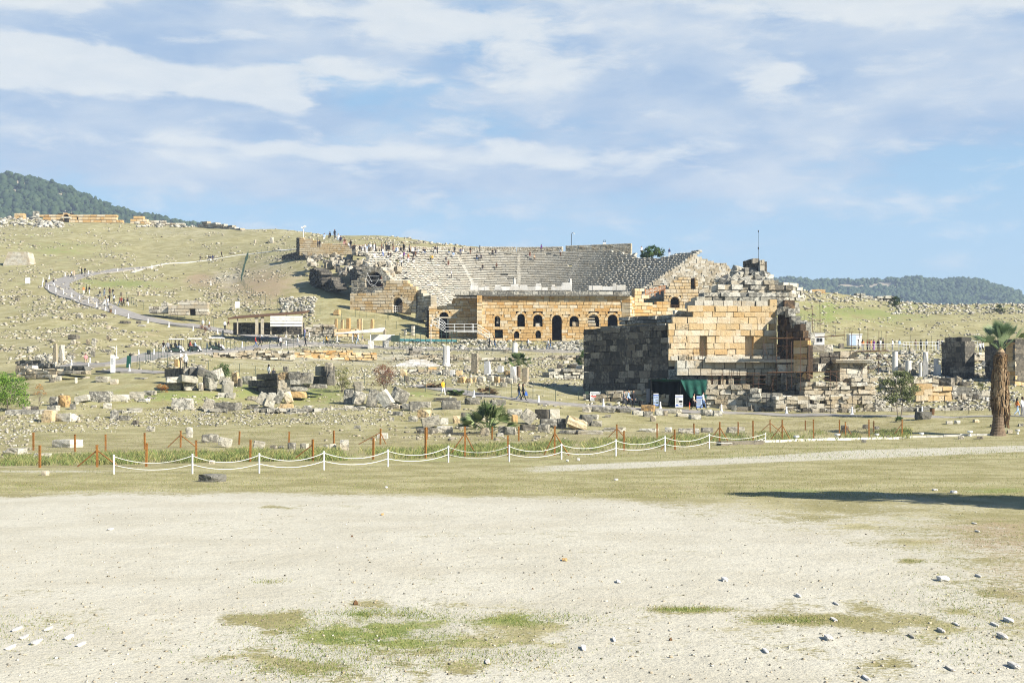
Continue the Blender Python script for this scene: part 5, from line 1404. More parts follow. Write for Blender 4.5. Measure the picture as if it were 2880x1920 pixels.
# long low terraces
LW = [
    ('low_wall', 'long low ochre masonry terrace behind the central dark ruin', 828, 206, 1060, 208, 1012, [(828, 990), (870, 984), (930, 986), (1000, 988), (1060, 992)], 'ochre', dict(courses=.34, bl=(.5, 1.2), thick=1.2, tone=Tn(.0, .5), rough=.08)),
    ('low_wall', 'low ochre terrace wall under the row of small pillars beside the white awning', 940, 238, 1010, 239, 946, [(940, 922), (1010, 926)], 'ochre', dict(courses=.4, bl=(.6, 1.3), thick=1.2, tone=Tn(.0, .5), rough=.08)),
    ('low_wall', 'rough pale retaining wall behind the striped shed', 860, 246, 945, 246, 945, [(860, 918), (900, 912), (945, 916)], 'pale', dict(courses=.4, bl=(.5, 1.3), thick=1.5, tone=Tn(.1, .6), rough=.15)),
    ('low_wall', 'low dark and pale wall of blocks running behind the cream path at centre', 1100, 205, 1660, 207, 1012, [(1100, 1003), (1200, 1000), (1400, 1003), (1660, 1001)], 'pale', dict(courses=.3, bl=(.4, 1.1), thick=1.2, tone=Tn(.1, .7), rough=.12, miss=.12)),
    ('low_wall', 'pale stepped wall behind dark fence posts right of the fountain house', 2180, 144.5, 2462, 145, 1166, [(2180, 1115), (2240, 1113), (2330, 1116), (2462, 1118)], 'pale', dict(courses=.36, bl=(.5, 1.3), thick=2.5, tone=Tn(.0, .6), rough=.18, miss=.06)),
    ('low_wall', 'rubble retaining wall with dark gaps under the bright pedestal', 2262, 146, 2466, 147, 1120, [(2262, 1080), (2275, 1070), (2320, 1068), (2370, 1072), (2400, 1064), (2466, 1064)], 'pale', dict(courses=.42, bl=(.5, 1.4), thick=2.0, tone=Tn(.0, .6), rough=.18, miss=.05)),
    ('low_wall', 'ochre block wall just right of the small fig tree', 2576, 158, 2624, 158, 1128, [(2576, 1076), (2620, 1076), (2624, 1100)], 'honey', dict(courses=.62, bl=(.9, 1.7), thick=2.0, tone=Tn(-.1, .3), rough=.04)),
    ('low_wall', 'reddish low wall of worn blocks right of the ochre block wall', 2624, 158.5, 2678, 159, 1128, [(2624, 1092), (2640, 1090), (2676, 1092)], 'honey', dict(courses=.55, bl=(.7, 1.2), thick=1.8, tone=Tn(.1, .6), rough=.12)),
    ('low_wall', 'grey stepped wall with dark front between pillars and tall palm', 2678, 161, 2800, 162, 1128, [(2678, 1096), (2690, 1088), (2735, 1092), (2740, 1098), (2800, 1098)], 'grey', dict(courses=.55, bl=(.8, 1.6), thick=1.8, tone=Tn(.3, .9), rough=.1)),
    ('low_wall', 'pale low wall under the white columns right of the fig tree', 2490, 172, 2640, 173, 1090, [(2490, 1060), (2560, 1062), (2640, 1066)], 'pale', dict(courses=.5, bl=(.8, 1.7), thick=2.0, tone=Tn(.1, .6), rough=.12, miss=.05)),
    ('low_wall', 'low course of fallen pale blocks along the path at far right', 2462, 145.5, 2800, 146.5, 1168, [(2462, 1148), (2530, 1140), (2560, 1150), (2800, 1152)], 'grey', dict(courses=.4, bl=(.5, 1.5), thick=1.4, tone=Tn(.2, .8), rough=.2, miss=.25)),
    ('low_wall', 'crumbled wall on the hill crest left of the dark round bush', 2395, 345, 2520, 346, 860, [(2395, 836), (2412, 826), (2440, 828), (2446, 832), (2520, 830)], 'grey', dict(courses=.6, bl=(.8, 1.8), thick=2.5, tone=Tn(.1, .6), rough=.2)),
    ('low_wall', 'ochre ruin corner on the hill crest right of the tumbled heap', 2262, 335, 2322, 335, 838, [(2262, 824), (2285, 814), (2318, 812), (2322, 824)], 'ochre', dict(courses=.7, bl=(.9, 1.8), thick=2.5, tone=Tn(.1, .6), rough=.2)),
    ('low_wall', 'broken wall on the hill crest behind the tall palm', 2770, 358, 2890, 360, 880, [(2770, 858), (2800, 850), (2850, 852), (2890, 856)], 'grey', dict(courses=.6, bl=(.8, 1.8), thick=2.5, tone=Tn(.1, .7), rough=.25)),
    ('low_wall', 'jagged heap of wall on the ridge just right of the tall pale pier', 2196, 300, 2262, 305, 845, [(2196, 802), (2212, 790), (2240, 792), (2250, 800), (2262, 812)], 'grey', dict(courses=.7, bl=(.8, 2.0), thick=3, tone=Tn(.1, .7), rough=.35)),
    ('low_wall', 'low pale wall with moulded edge beside the lower path at far left', 45, 171, 240, 165, 1050, [(45, 1012), (110, 1014), (118, 1024), (145, 1022), (150, 1030), (200, 1030), (240, 1032)], 'grey', dict(courses=.4, bl=(.6, 1.4), thick=.8, tone=Tn(.4, 1), rough=.1)),
    ('low_wall', 'sunken pale footing below the two pillars at far left', 45, 166.5, 240, 162, 1052, [(45, 1026), (100, 1034), (180, 1042), (240, 1044)], 'pale', dict(courses=.35, bl=(.7, 1.5), thick=1.0, tone=Tn(.0, .5), rough=.1)),
    ('low_wall', 'flat rim of pale kerb blocks behind the paved path fork', 30, 152, 150, 150, 1062, [(30, 1056), (150, 1057)], 'pale', dict(courses=.3, bl=(.7, 1.4), thick=.6, tone=Tn(.1, .6), rough=.1, miss=.3)),
    ('low_wall', 'row of worn grey wall blocks under the bright green bush', 0, 130, 215, 131, 1190, [(0, 1166), (60, 1160), (115, 1158), (150, 1164), (215, 1168)], 'grey', dict(courses=.62, bl=(.8, 1.9), thick=1.4, tone=Tn(.2, .8), rough=.14)),
    ('low_wall', 'broken grey footing along the scrub left of the central ruin', 210, 131, 570, 134, 1186, [(210, 1168), (330, 1160), (400, 1160), (570, 1164)], 'grey', dict(courses=.36, bl=(.4, 1.2), thick=1.4, tone=Tn(.2, .8), rough=.3, miss=.25)),
    ('low_wall', 'broken grey footing along the scrub in front of the central ruin', 570, 134, 1100, 136, 1180, [(570, 1150), (680, 1154), (820, 1148), (980, 1144), (1100, 1150)], 'grey', dict(courses=.34, bl=(.4, 1.2), thick=1.6, tone=Tn(.2, .8), rough=.35, miss=.3)),
    ('low_wall', 'low pale ruin edge beside the path behind the warning sign', 1640, 151.5, 1880, 149.5, 1140, [(1640, 1112), (1700, 1104), (1780, 1098), (1880, 1104)], 'pale', dict(courses=.36, bl=(.4, 1.2), thick=1.5, tone=Tn(.0, .5), rough=.25, miss=.15)),
    ('low_wall', 'pale rubble base wall between the green net kiosk and the yellow bush', 1985, 148, 2110, 147.4, 1150, [(1985, 1076), (2050, 1074), (2060, 1080), (2110, 1086)], 'pale', dict(courses=.5, bl=(.6, 1.6), thick=2.0, tone=Tn(.0, .5), rough=.14)),
    ('low_wall', 'grey dark gapped wall between the yellow bush and the first fence posts', 2098, 146.5, 2196, 145.5, 1156, [(2098, 1098), (2130, 1096), (2180, 1106), (2196, 1110)], 'grey', dict(courses=.45, bl=(.5, 1.4), thick=2.0, tone=Tn(.1, .7), rough=.22, miss=.1)),
    ('low_wall', 'tan footing of small stones behind the row of square pillars', 1180, 188, 1480, 190, 1062, [(1180, 1040), (1300, 1044), (1480, 1042)], 'pale', dict(courses=.3, bl=(.4, 1.1), thick=1.2, tone=Tn(.0, .6), rough=.2, miss=.3)),
    ('low_wall', 'broken pale footing under the marble steps', 1000, 181, 1270, 183, 1062, [(1000, 1044), (1110, 1038), (1270, 1040)], 'pale', dict(courses=.35, bl=(.5, 1.3), thick=1.4, tone=Tn(.0, .6), rough=.2, miss=.2)),
    ('low_wall', 'low pale footing in front of the row of small square blocks', 1130, 170, 1330, 172, 1092, [(1130, 1074), (1330, 1078)], 'grey', dict(courses=.3, bl=(.4, 1.1), thick=1.2, tone=Tn(.1, .7), rough=.25, miss=.3)),
    ('low_wall', 'long broken terrace edge between striped shed road and central ruin', 600, 196, 830, 199, 1010, [(600, 994), (700, 986), (830, 988)], 'pale', dict(courses=.3, bl=(.4, 1.1), thick=1.2, tone=Tn(.0, .6), rough=.2, miss=.3)),
    ('low_wall', 'stepped pale slabs half buried left of the fountain house', 1545, 178, 1645, 180, 1072, [(1545, 1050), (1580, 1034), (1645, 1030)], 'grey', dict(courses=.4, bl=(.6, 1.5), thick=2.0, tone=Tn(.2, .8), rough=.3, miss=.2)),
    ('low_wall', 'long rubble terrace edge just below the crowded walkway', 2400, 214, 2650, 216, 1022, [(2400, 1000), (2480, 996), (2560, 1000), (2650, 1004)], 'pale', dict(courses=.34, bl=(.4, 1.2), thick=1.6, tone=Tn(.1, .7), rough=.3, miss=.2)),
    ('low_wall', 'tumbled footing behind the white columns at right', 2480, 196, 2660, 197, 1050, [(2480, 1030), (2560, 1026), (2660, 1032)], 'grey', dict(courses=.4, bl=(.5, 1.4), thick=1.8, tone=Tn(.2, .8), rough=.35, miss=.25)),
    ('low_wall', 'pale terrace between the two dark pillars at right', 2724, 205, 2776, 206, 1030, [(2724, 990), (2776, 988)], 'pale', dict(courses=.4, bl=(.5, 1.4), thick=1.8, tone=Tn(.1, .7), rough=.2, miss=.1)),
    ('retaining_wall', 'stone retaining wall in shade under the left end of the theatre rim', 792, 338, 870, 322, 755, [(792, 718), (812, 712), (838, 706), (858, 716), (870, 740)], 'dark', dict(courses=.35, bl=(.4, .9), thick=2.0, tone=Tn(.2, .8), rough=.06)),
]
for (nm, lb, c0, d0, c1, d1, yb, tops, mt, kw) in LW:
    kw.setdefault('gap', .015); kw.setdefault('jit', .07)
    kw['bl'] = (kw['bl'][0] * .7, kw['bl'][1] * .95); kw['miss'] = kw.get('miss', 0) + .05; kw['rough'] = kw['rough'] + .08
    t = ruin(nm, lb, 'wall', [('stonework', c0, d0, c1, d1, yb, tops, mt, kw)])
    ch = t.children[0]; ch.parent = None; ch.location = t.location; ch.name = nm
    ch['label'] = lb; ch['category'] = 'wall'
    for k, r in enumerate(REG):
        if r[0] is t: REG[k] = (ch, r[1], r[2])
    bpy.data.objects.remove(t)
# tall enclosure wall running behind the theatre's left rim, with its shaded end
mb = MB()
pw(mb, 833, 330, 842, 326, 712, [(833, 668), (842, 668)], courses=.3, bl=(.4, .8), thick=.4, tone=Tn(.2, .8)); 
t = thing('enclosure_wall', 'pale enclosure wall with a tall dark end left of the theatre crowd', 'wall', P(840, 708, 327))
mb.build('wall_end', M['dark'], t)
mb = MB(); pw(mb, 842, 326, 1050, 322, 716, [(842, 666), (858, 668), (905, 682), (1030, 687), (1050, 692)], courses=.4, bl=(.7, 1.5), thick=.6, tone=lambda u, z: (random.uniform(.5, 1), random.uniform(-.2, .25)), rough=.02)
mb.build('wall_face', M['ochre'], t)

# dark ruin pillars at right
for (lb, c0, dd0, c1, dd1, yb, tops, lit) in [
    ('dark square ruin pillar with stepped top left of the tall palm', 2648, 186, 2714, 182, 1062, [(2648, 970), (2658, 966), (2664, 952), (2706, 952), (2714, 964)], []),
    ('dark ruin pillar with bright ochre right side behind the tall palm', 2770, 183, 2855, 177, 1072, [(2770, 966), (2800, 962), (2855, 958)], [(2855, 177, 2900, 178, 1084, [(2855, 960), (2900, 958)])])]:
    t = thing('ruin_pillar', lb, 'pillar', P((c0 + c1) / 2, yb, dd1))
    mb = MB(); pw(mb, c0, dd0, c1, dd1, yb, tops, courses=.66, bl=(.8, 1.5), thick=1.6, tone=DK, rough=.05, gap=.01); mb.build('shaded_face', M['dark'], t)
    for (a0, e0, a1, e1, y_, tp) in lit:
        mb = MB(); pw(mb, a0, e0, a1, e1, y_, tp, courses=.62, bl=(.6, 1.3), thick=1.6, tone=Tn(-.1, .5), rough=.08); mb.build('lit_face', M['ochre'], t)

# the central dark ruin (stacked blocks)
cr = thing('block_ruin', 'central ruin of stacked blocks, black on its left side and pale in front', 'ruin', P(780, 1108, 146))
def rb(t, nm, c0, y0, c1, y1, d, th_, mt, rz=0.0, tilt=(0, 0), g=(.3, .9), r=.07):
    mb = MB(); a, b = P(c0, y1, d), P(c1, y0, d)
    rough_block(mb, ((a.x + b.x) / 2, d + th_ / 2, a.z), (b.x - a.x, th_, b.z - a.z), rz, tilt, rnd=r, nz=.05, tint=(random.random(), random.uniform(*g)), sink=0)
    return mb.build(nm, M[mt], t)
def r7(X): return 560 + X / 3.92
def r7y(Y): return 880 + Y / 3.92
mb = MB()
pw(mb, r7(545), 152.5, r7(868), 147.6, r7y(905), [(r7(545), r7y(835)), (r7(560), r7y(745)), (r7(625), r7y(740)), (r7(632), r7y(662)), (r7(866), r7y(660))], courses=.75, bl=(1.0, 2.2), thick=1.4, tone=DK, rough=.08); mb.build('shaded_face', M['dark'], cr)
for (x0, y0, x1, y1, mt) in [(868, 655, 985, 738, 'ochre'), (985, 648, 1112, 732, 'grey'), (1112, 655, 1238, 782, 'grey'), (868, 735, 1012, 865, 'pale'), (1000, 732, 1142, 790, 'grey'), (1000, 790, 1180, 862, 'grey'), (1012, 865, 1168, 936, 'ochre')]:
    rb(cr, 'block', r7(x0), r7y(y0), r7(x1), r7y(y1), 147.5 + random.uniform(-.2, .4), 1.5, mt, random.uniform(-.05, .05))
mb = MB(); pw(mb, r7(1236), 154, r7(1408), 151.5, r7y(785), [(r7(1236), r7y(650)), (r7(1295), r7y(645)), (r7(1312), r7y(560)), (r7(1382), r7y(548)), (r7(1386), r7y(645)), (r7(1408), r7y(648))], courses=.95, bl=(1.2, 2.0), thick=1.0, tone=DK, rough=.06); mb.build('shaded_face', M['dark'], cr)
rb(cr, 'block', r7(1384), r7y(546), r7(1468), r7y(645), 151.6, 1.2, 'pale'); rb(cr, 'block', r7(1406), r7y(645), r7(1486), r7y(800), 151.3, 1.3, 'pale')
rb(cr, 'block', r7(1186), r7y(784), r7(1400), r7y(832), 149, 1.4, 'grey')

# the left block heap (dark cube on a pile)
lp = thing('block_heap', 'heap of tumbled blocks with a black cube on top left of the green bush', 'ruin', P(520, 1098, 148))
def q6(X): return X / 3.92
def q6y(Y): return 820 + Y / 3.92
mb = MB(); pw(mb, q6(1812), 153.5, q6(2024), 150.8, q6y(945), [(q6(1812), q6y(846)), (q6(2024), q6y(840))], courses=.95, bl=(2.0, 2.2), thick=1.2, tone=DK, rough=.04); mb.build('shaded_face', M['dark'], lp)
for (x0, y0, x1, y1, mt, rz, tl) in [(2024, 842, 2075, 940, 'pale', 0, (0, 0)), (2075, 845, 2165, 935, 'grey', .2, (.1, .1)), (1815, 940, 2010, 1005, 'grey', .3, (0, 0)), (1960, 935, 2150, 1010, 'grey', .5, (0, .1)), (1850, 1000, 2000, 1090, 'grey', -.2, (.1, .15)), (2000, 1000, 2140, 1095, 'pale', .4, (0, -.1)), (2150, 880, 2290, 960, 'grey', .3, (.2, .3)), (2180, 1000, 2235, 1092, 'pale', 0, (0, 0)), (2235, 960, 2360, 1085, 'grey', .5, (.2, .1)), (2280, 890, 2420, 1000, 'grey', -.3, (.2, -.3)), (2400, 960, 2520, 1050, 'grey', .2, (0, .3))]:
    rb(lp, 'block', q6(x0), q6y(y0), q6(x1), q6y(y1), 148.5 + random.uniform(-.3, .8) + (1.5 if y1 < 950 else 0), 1.5, mt, rz, tl)
# ------------------------------------------------------------------ single fallen blocks, pillars and columns
LAND = [('the tall palm', 2815, 1180), ('the small fig tree', 2530, 1170), ('the low fan palm', 1378, 1200), ('the fan palm among pillars', 1455, 1060), ('the green net kiosk', 1920, 1130),
        ('the russet bush', 1085, 1095), ('the yellow-green bush', 960, 1100), ('the dark green bush', 627, 1065), ('the bright green bush at left', 40, 1140), ('the white pylon sign', 317, 1045), ('the warning sign', 1668, 1125),
        ('the central block ruin', 780, 1100), ('the left block heap', 510, 1090), ('the orange fence', 1560, 1270), ('the orange fence at left', 420, 1290), ('the orange sapling', 112, 1130), ('the white awning', 1000, 955), ('the fountain house', 1640, 1060), ('the lit pedestal', 2400, 1060), ('the square dark pillar', 2685, 1055)]
RB = []


def rel_phrase(px, py):
    best = min(LAND, key=lambda l: math.hypot((l[1] - px), (l[2] - py) * 2.2))
    dx, dy = px - best[1], (py - best[2]) * 2.2
    if abs(dx) > abs(dy): r = 'left of' if dx < 0 else 'right of'
    else: r = 'behind' if dy < 0 else 'in front of'
    return f'{r} {best[0]}'


def blk(reg, X0, Y0, X1, Y1, mt='grey', rz=None, tilt=(0, 0), th_=.75, label=None, rnd=None, g=None):
    ox, oy, sc = reg
    a0, b0, a1, b1 = ox + X0 / sc, oy + Y0 / sc, ox + X1 / sc, oy + Y1 / sc
    cx = (a0 + a1) / 2
    b = G(cx, b1)
    if b.y < 1: return
    w = (a1 - a0) * b.y / F; h = (b1 - b0) * b.y / F
    t = min(max(w * th_, .3), 1.6)
    rz = random.uniform(-.35, .25) if rz is None else rz
    mb = MB()
    k = 1.0 / (abs(math.cos(rz)) + .35 * abs(math.sin(rz)))
    rough_block(mb, (b.x, b.y + t * .4, b.z), (w * k * .98, t, h * 1.08), rz, tilt, rnd=random.uniform(.08, .22) if rnd is None else rnd, nz=random.uniform(.05, .11), tint=(random.random(), random.uniform(.15, .8) if g is None else g))
    asp = w / max(h, .05)
    if label is None:
        shp = 'long low block' if asp > 2.4 else ('flat block' if asp > 1.6 else ('squarish block' if asp > .8 else 'upright block'))
        if abs(tilt[0]) + abs(tilt[1]) > .25: shp = 'tilted ' + shp
        col = {'grey': 'weathered grey', 'pale': 'pale', 'ochre': 'ochre', 'dark': 'blackened', 'marble': 'white marble'}[mt]
        sz = 'large ' if w > 2.3 or h > 1.6 else ('small ' if max(w, h) < .75 else '')
        label = f'{sz}{col} {shp} {rel_phrase(cx, b1)}'
    o = solo(mb, 'stone_block', M[mt], label, 'stone block', b, 'fallen blocks of the ancient city')
    RB.append(o)


r6_ = (0, 820, 3.92); r7_ = (560, 880, 3.92); r8_ = (1100, 900, 3.92); rb_ = (1600, 880, 3.92); r2_ = (2180, 880, 3.357); r3_ = (0, 1200, 2.45)
for a in [(980, 1100, 1225, 1215), (1230, 1135, 1410, 1205), (1415, 1105, 1580, 1180), (1585, 1095, 1710, 1145), (820, 1160, 975, 1225, 'grey', 0, (0, -.2)), (540, 1160, 640, 1255), (640, 1150, 755, 1270, 'ochre', -.4), (240, 1270, 330, 1330, 'pale'), (330, 1265, 420, 1340, 'dark'), (455, 1310, 590, 1440, 'ochre'), (590, 1345, 840, 1430, 'pale'),
          (1890, 1180, 2110, 1295), (2240, 1195, 2352, 1310), (535, 935, 600, 1000, 'dark'), (600, 930, 670, 985), (820, 950, 850, 1010), (880, 935, 980, 960, 'pale'), (1050, 935, 1200, 1000), (1215, 965, 1295, 1020, 'pale'), (1390, 1285, 1550, 1330), (1535, 1180, 1640, 1215), (1135, 1230, 1225, 1285), (1210, 1310, 1300, 1400), (1460, 1420, 1520, 1470, 'dark'), (1000, 1250, 1060, 1275), (1300, 1370, 1420, 1420), (760, 1240, 830, 1300), (520, 1255, 640, 1320),
          (750, 475, 862, 530, 'pale'), (775, 532, 830, 580, 'pale'), (945, 528, 985, 585, 'pale'), (1010, 520, 1055, 600, 'pale'), (1170, 485, 1210, 535, 'pale'), (1170, 375, 1220, 410, 'pale'), (165, 70, 205, 105, 'pale'), (845, 255, 910, 290), (1020, 255, 1065, 285), (1115, 250, 1165, 285, 'dark'), (1320, 325, 1425, 355, 'dark'), (1500, 325, 1550, 355, 'dark'), (1520, 360, 1600, 385), (995, 640, 1045, 720), (1150, 640, 1220, 668), (1480, 945, 1620, 965), (1610, 1490, 1700, 1540), (2040, 1500, 2120, 1560), (2230, 740, 2290, 760, 'pale'), (1920, 750, 1975, 835, 'ochre')]:
    blk(r6_, *a)
for a in [(235, 755, 375, 885, 'grey', .2, (.1, .15)), (200, 880, 290, 930), (290, 880, 395, 935), (525, 915, 640, 965, 'pale'), (45, 960, 150, 1080, 'grey', 0, (0, .3)), (150, 990, 440, 1080), (635, 895, 750, 1020, 'grey', .2, (0, .5)), (760, 880, 840, 970), (700, 970, 820, 1050, 'grey', .5, (0, .3)), (840, 870, 925, 1000, 'grey', 0, (0, .55)), (925, 880, 1020, 1000, 'ochre', 0, (0, -.3)), (880, 1000, 1035, 1060, 'ochre'), (360, 665, 440, 805, 'ochre', -.45), (420, 725, 470, 815, 'dark'), (1850, 860, 1975, 1035, 'grey', .1, (0, .25)), (1980, 880, 2120, 1045, 'grey', -.3, (0, -.6)), (2110, 870, 2310, 1005, 'grey', .1, (0, .45)), (2075, 1010, 2240, 1055, 'pale'), (2240, 1000, 2352, 1060, 'grey'), (1590, 850, 1700, 1000), (1690, 880, 1820, 1010, 'grey', .4, (.2, .2)), (1700, 760, 1800, 860), (1150, 1020, 1240, 1065), (1600, 1020, 1700, 1050), (1740, 1030, 1830, 1070), (520, 1020, 640, 1060, 'grey'),
          (590, 1430, 720, 1515, 'grey', .2, (.1, .2)), (780, 1460, 855, 1500, 'pale'), (870, 1465, 930, 1495), (970, 1430, 1060, 1500), (1110, 1440, 1200, 1500), (1370, 1455, 1420, 1500), (1430, 1445, 1510, 1505), (1545, 1405, 1650, 1510, 'pale'), (1960, 1325, 2080, 1385), (2100, 1150, 2150, 1190, 'pale'), (1710, 1240, 1780, 1275), (2215, 620, 2290, 700, 'ochre'), (2260, 695, 2310, 755, 'dark'), (925, 590, 985, 650, 'dark'), (475, 700, 620, 790, 'grey'), (2310, 390, 2352, 455, 'dark'), (190, 435, 215, 475, 'dark'), (600, 385, 680, 420, 'pale'), (1130, 390, 1210, 440, 'pale'), (2020, 250, 2090, 385, 'marble'), (1860, 310, 1920, 395, 'marble')]:
    blk(r7_, *a)
for a in [(0, 800, 180, 925, 'grey', .1, (0, .35)), (190, 905, 320, 1000), (320, 900, 440, 965), (485, 855, 720, 890), (545, 890, 770, 985), (810, 860, 980, 930), (1095, 880, 1260, 940), (290, 990, 440, 1075, 'ochre'), (330, 1085, 540, 1190, 'grey', .1, (0, -.25)), (540, 1080, 630, 1150), (680, 1060, 760, 1140, 'ochre'), (770, 1020, 890, 1105), (280, 1190, 500, 1250), (495, 1170, 680, 1240), (1280, 985, 1450, 1060), (1325, 1050, 1395, 1145, 'ochre'), (1440, 1020, 1590, 1150, 'grey', 0, (0, .6)), (1590, 985, 1740, 1090, 'dark', -.3), (1740, 985, 1860, 1090, 'grey'), (1640, 1095, 1835, 1175), (1830, 1090, 1930, 1190), (1925, 1120, 2170, 1210, 'ochre', .1, (0, .35)), (2070, 1080, 2200, 1165), (2090, 1045, 2280, 1095), (1425, 1155, 1590, 1215, 'dark'), (1620, 1155, 1750, 1235), (980, 1190, 1085, 1265, 'pale'), (1180, 1170, 1260, 1255), (1255, 1180, 1385, 1265), (2040, 1215, 2340, 1260), (1850, 1215, 2040, 1255), (2110, 960, 2210, 1010, 'pale'), (2215, 965, 2400, 1010), (1160, 1245, 1240, 1285), (640, 1285, 700, 1322), (1570, 1270, 1650, 1300), (190, 1060, 290, 1120), (20, 1010, 120, 1050), (1000, 895, 1060, 915), (740, 1140, 850, 1200),
          (190, 340, 330, 390, 'dark'), (1240, 325, 1290, 350, 'dark'), (110, 545, 170, 615, 'ochre'), (140, 615, 180, 670, 'dark'), (240, 385, 345, 415, 'marble'), (645, 555, 700, 615, 'marble'), (715, 555, 790, 622, 'ochre'), (1245, 560, 1320, 612, 'ochre'), (800, 500, 880, 545), (735, 628, 825, 692, 'ochre', -.5), (830, 640, 895, 692, 'ochre', -.5), (900, 635, 945, 682, 'ochre', -.5), (950, 625, 1045, 682, 'pale', -.5), (1060, 615, 1140, 677, 'pale', -.5), (1135, 625, 1198, 692, 'ochre', -.5), (1200, 635, 1270, 687, 'pale', -.5), (1260, 645, 1345, 702, 'pale', -.3), (1205, 690, 1280, 738), (1345, 610, 1390, 690, 'marble'), (1830, 485, 1900, 540, 'dark'), (1900, 450, 1960, 480, 'marble'), (1940, 490, 2060, 530, 'dark'), (1850, 540, 1960, 610), (1960, 560, 2100, 640), (2040, 390, 2110, 460, 'dark'), (2000, 470, 2090, 500), (450, 560, 560, 600), (560, 545, 640, 605, 'pale'), (400, 520, 500, 550, 'ochre')]:
    blk(r8_, *a)
for a in [(150, 1035, 250, 1095, 'pale'), (255, 1035, 510, 1095), (520, 1050, 690, 1100), (800, 1015, 960, 1085, 'ochre'), (700, 1080, 830, 1125), (820, 1085, 930, 1145), (950, 1070, 1045, 1130), (1045, 1080, 1090, 1132, 'pale'), (1095, 1060, 1250, 1110), (895, 1130, 965, 1195, 'pale'), (1190, 1110, 1330, 1142), (1330, 1120, 1460, 1172), (1460, 1065, 1590, 1130), (1590, 1080, 1690, 1135), (205, 1120, 330, 1175), (110, 1155, 260, 1245, 'grey', .2, (0, .3)), (250, 1190, 370, 1250), (395, 1120, 465, 1150), (385, 1265, 630, 1308), (785, 1275, 990, 1312), (1060, 1262, 1140, 1312), (1210, 1275, 1450, 1332), (1465, 1265, 1590, 1317), (1750, 1260, 1940, 1332), (0, 1190, 120, 1285, 'ochre', .1, (0, .3)), (1790, 1020, 1850, 1080), (1850, 1035, 1980, 1080, 'dark'), (1990, 1010, 2100, 1080, 'dark'), (2110, 1040, 2290, 1085, 'dark')]:
    blk(rb_, *a)
for a in [(1340, 935, 1480, 1005), (20, 748, 185, 830, 'marble', .3), (630, 1060, 695, 1110, 'pale'), (830, 1055, 900, 1095), (940, 1070, 985, 1100), (1030, 1155, 1085, 1185, 'pale'), (820, 1195, 865, 1225, 'pale'), (1735, 1160, 1790, 1190, 'pale'), (1910, 1165, 1975, 1190, 'pale'), (1620, 1020, 1680, 1048, 'pale'), (1700, 1015, 1750, 1045), (1875, 1005, 1930, 1030, 'ochre'), (2035, 1050, 2080, 1075, 'dark'), (2195, 1105, 2245, 1135, 'pale'), (2300, 1045, 2350, 1070, 'pale'), (1665, 750, 1725, 815, 'pale', .2, (0, -.3)), (1760, 760, 1800, 820, 'pale'), (1825, 755, 1870, 790, 'pale'), (1870, 765, 1930, 820, 'dark'), (1640, 885, 1730, 920, 'dark'), (1740, 980, 1780, 990), (1740, 650, 1850, 690, 'dark'), (1490, 605, 1530, 665, 'pale'), (1535, 615, 1700, 700, 'dark', -.6), (1690, 615, 1760, 680, 'pale', .2, (0, .4)), (1720, 555, 1770, 590, 'pale'), (325, 305, 465, 370, 'dark'), (455, 300, 550, 370, 'pale'), (600, 290, 650, 340, 'dark'), (1265, 330, 1300, 370, 'pale'), (1270, 540, 1330, 590, 'pale'), (1160, 515, 1225, 540, 'dark'), (885, 500, 960, 530), (345, 905, 410, 940, 'dark'), (425, 900, 470, 940, 'dark'), (490, 908, 590, 940, 'dark'), (605, 900, 675, 940, 'dark'), (690, 905, 760, 940), (845, 785, 880, 805, 'dark'), (1000, 895, 1020, 925, 'dark'), (245, 900, 330, 935, 'dark')]:
    blk(r2_, *a)
for a in [(360, 90, 540, 143, 'pale', -.45), (1372, 330, 1535, 380, 'grey', -.45), (285, 305, 325, 335, 'pale'), (1440, 230, 1475, 255, 'pale'), (1285, 5, 1325, 75, 'pale'), (1380, 55, 1500, 110), (1500, 85, 1590, 140, 'grey', 0, (0, .2)), (225, 185, 340, 225), (20, 150, 160, 200)]:
    blk(r3_, *a)
for a in [(2135, 870, 2160, 885, 'pale'), (2140, 1000, 2165, 1012)]:
    blk((0, 0, 1), *a)
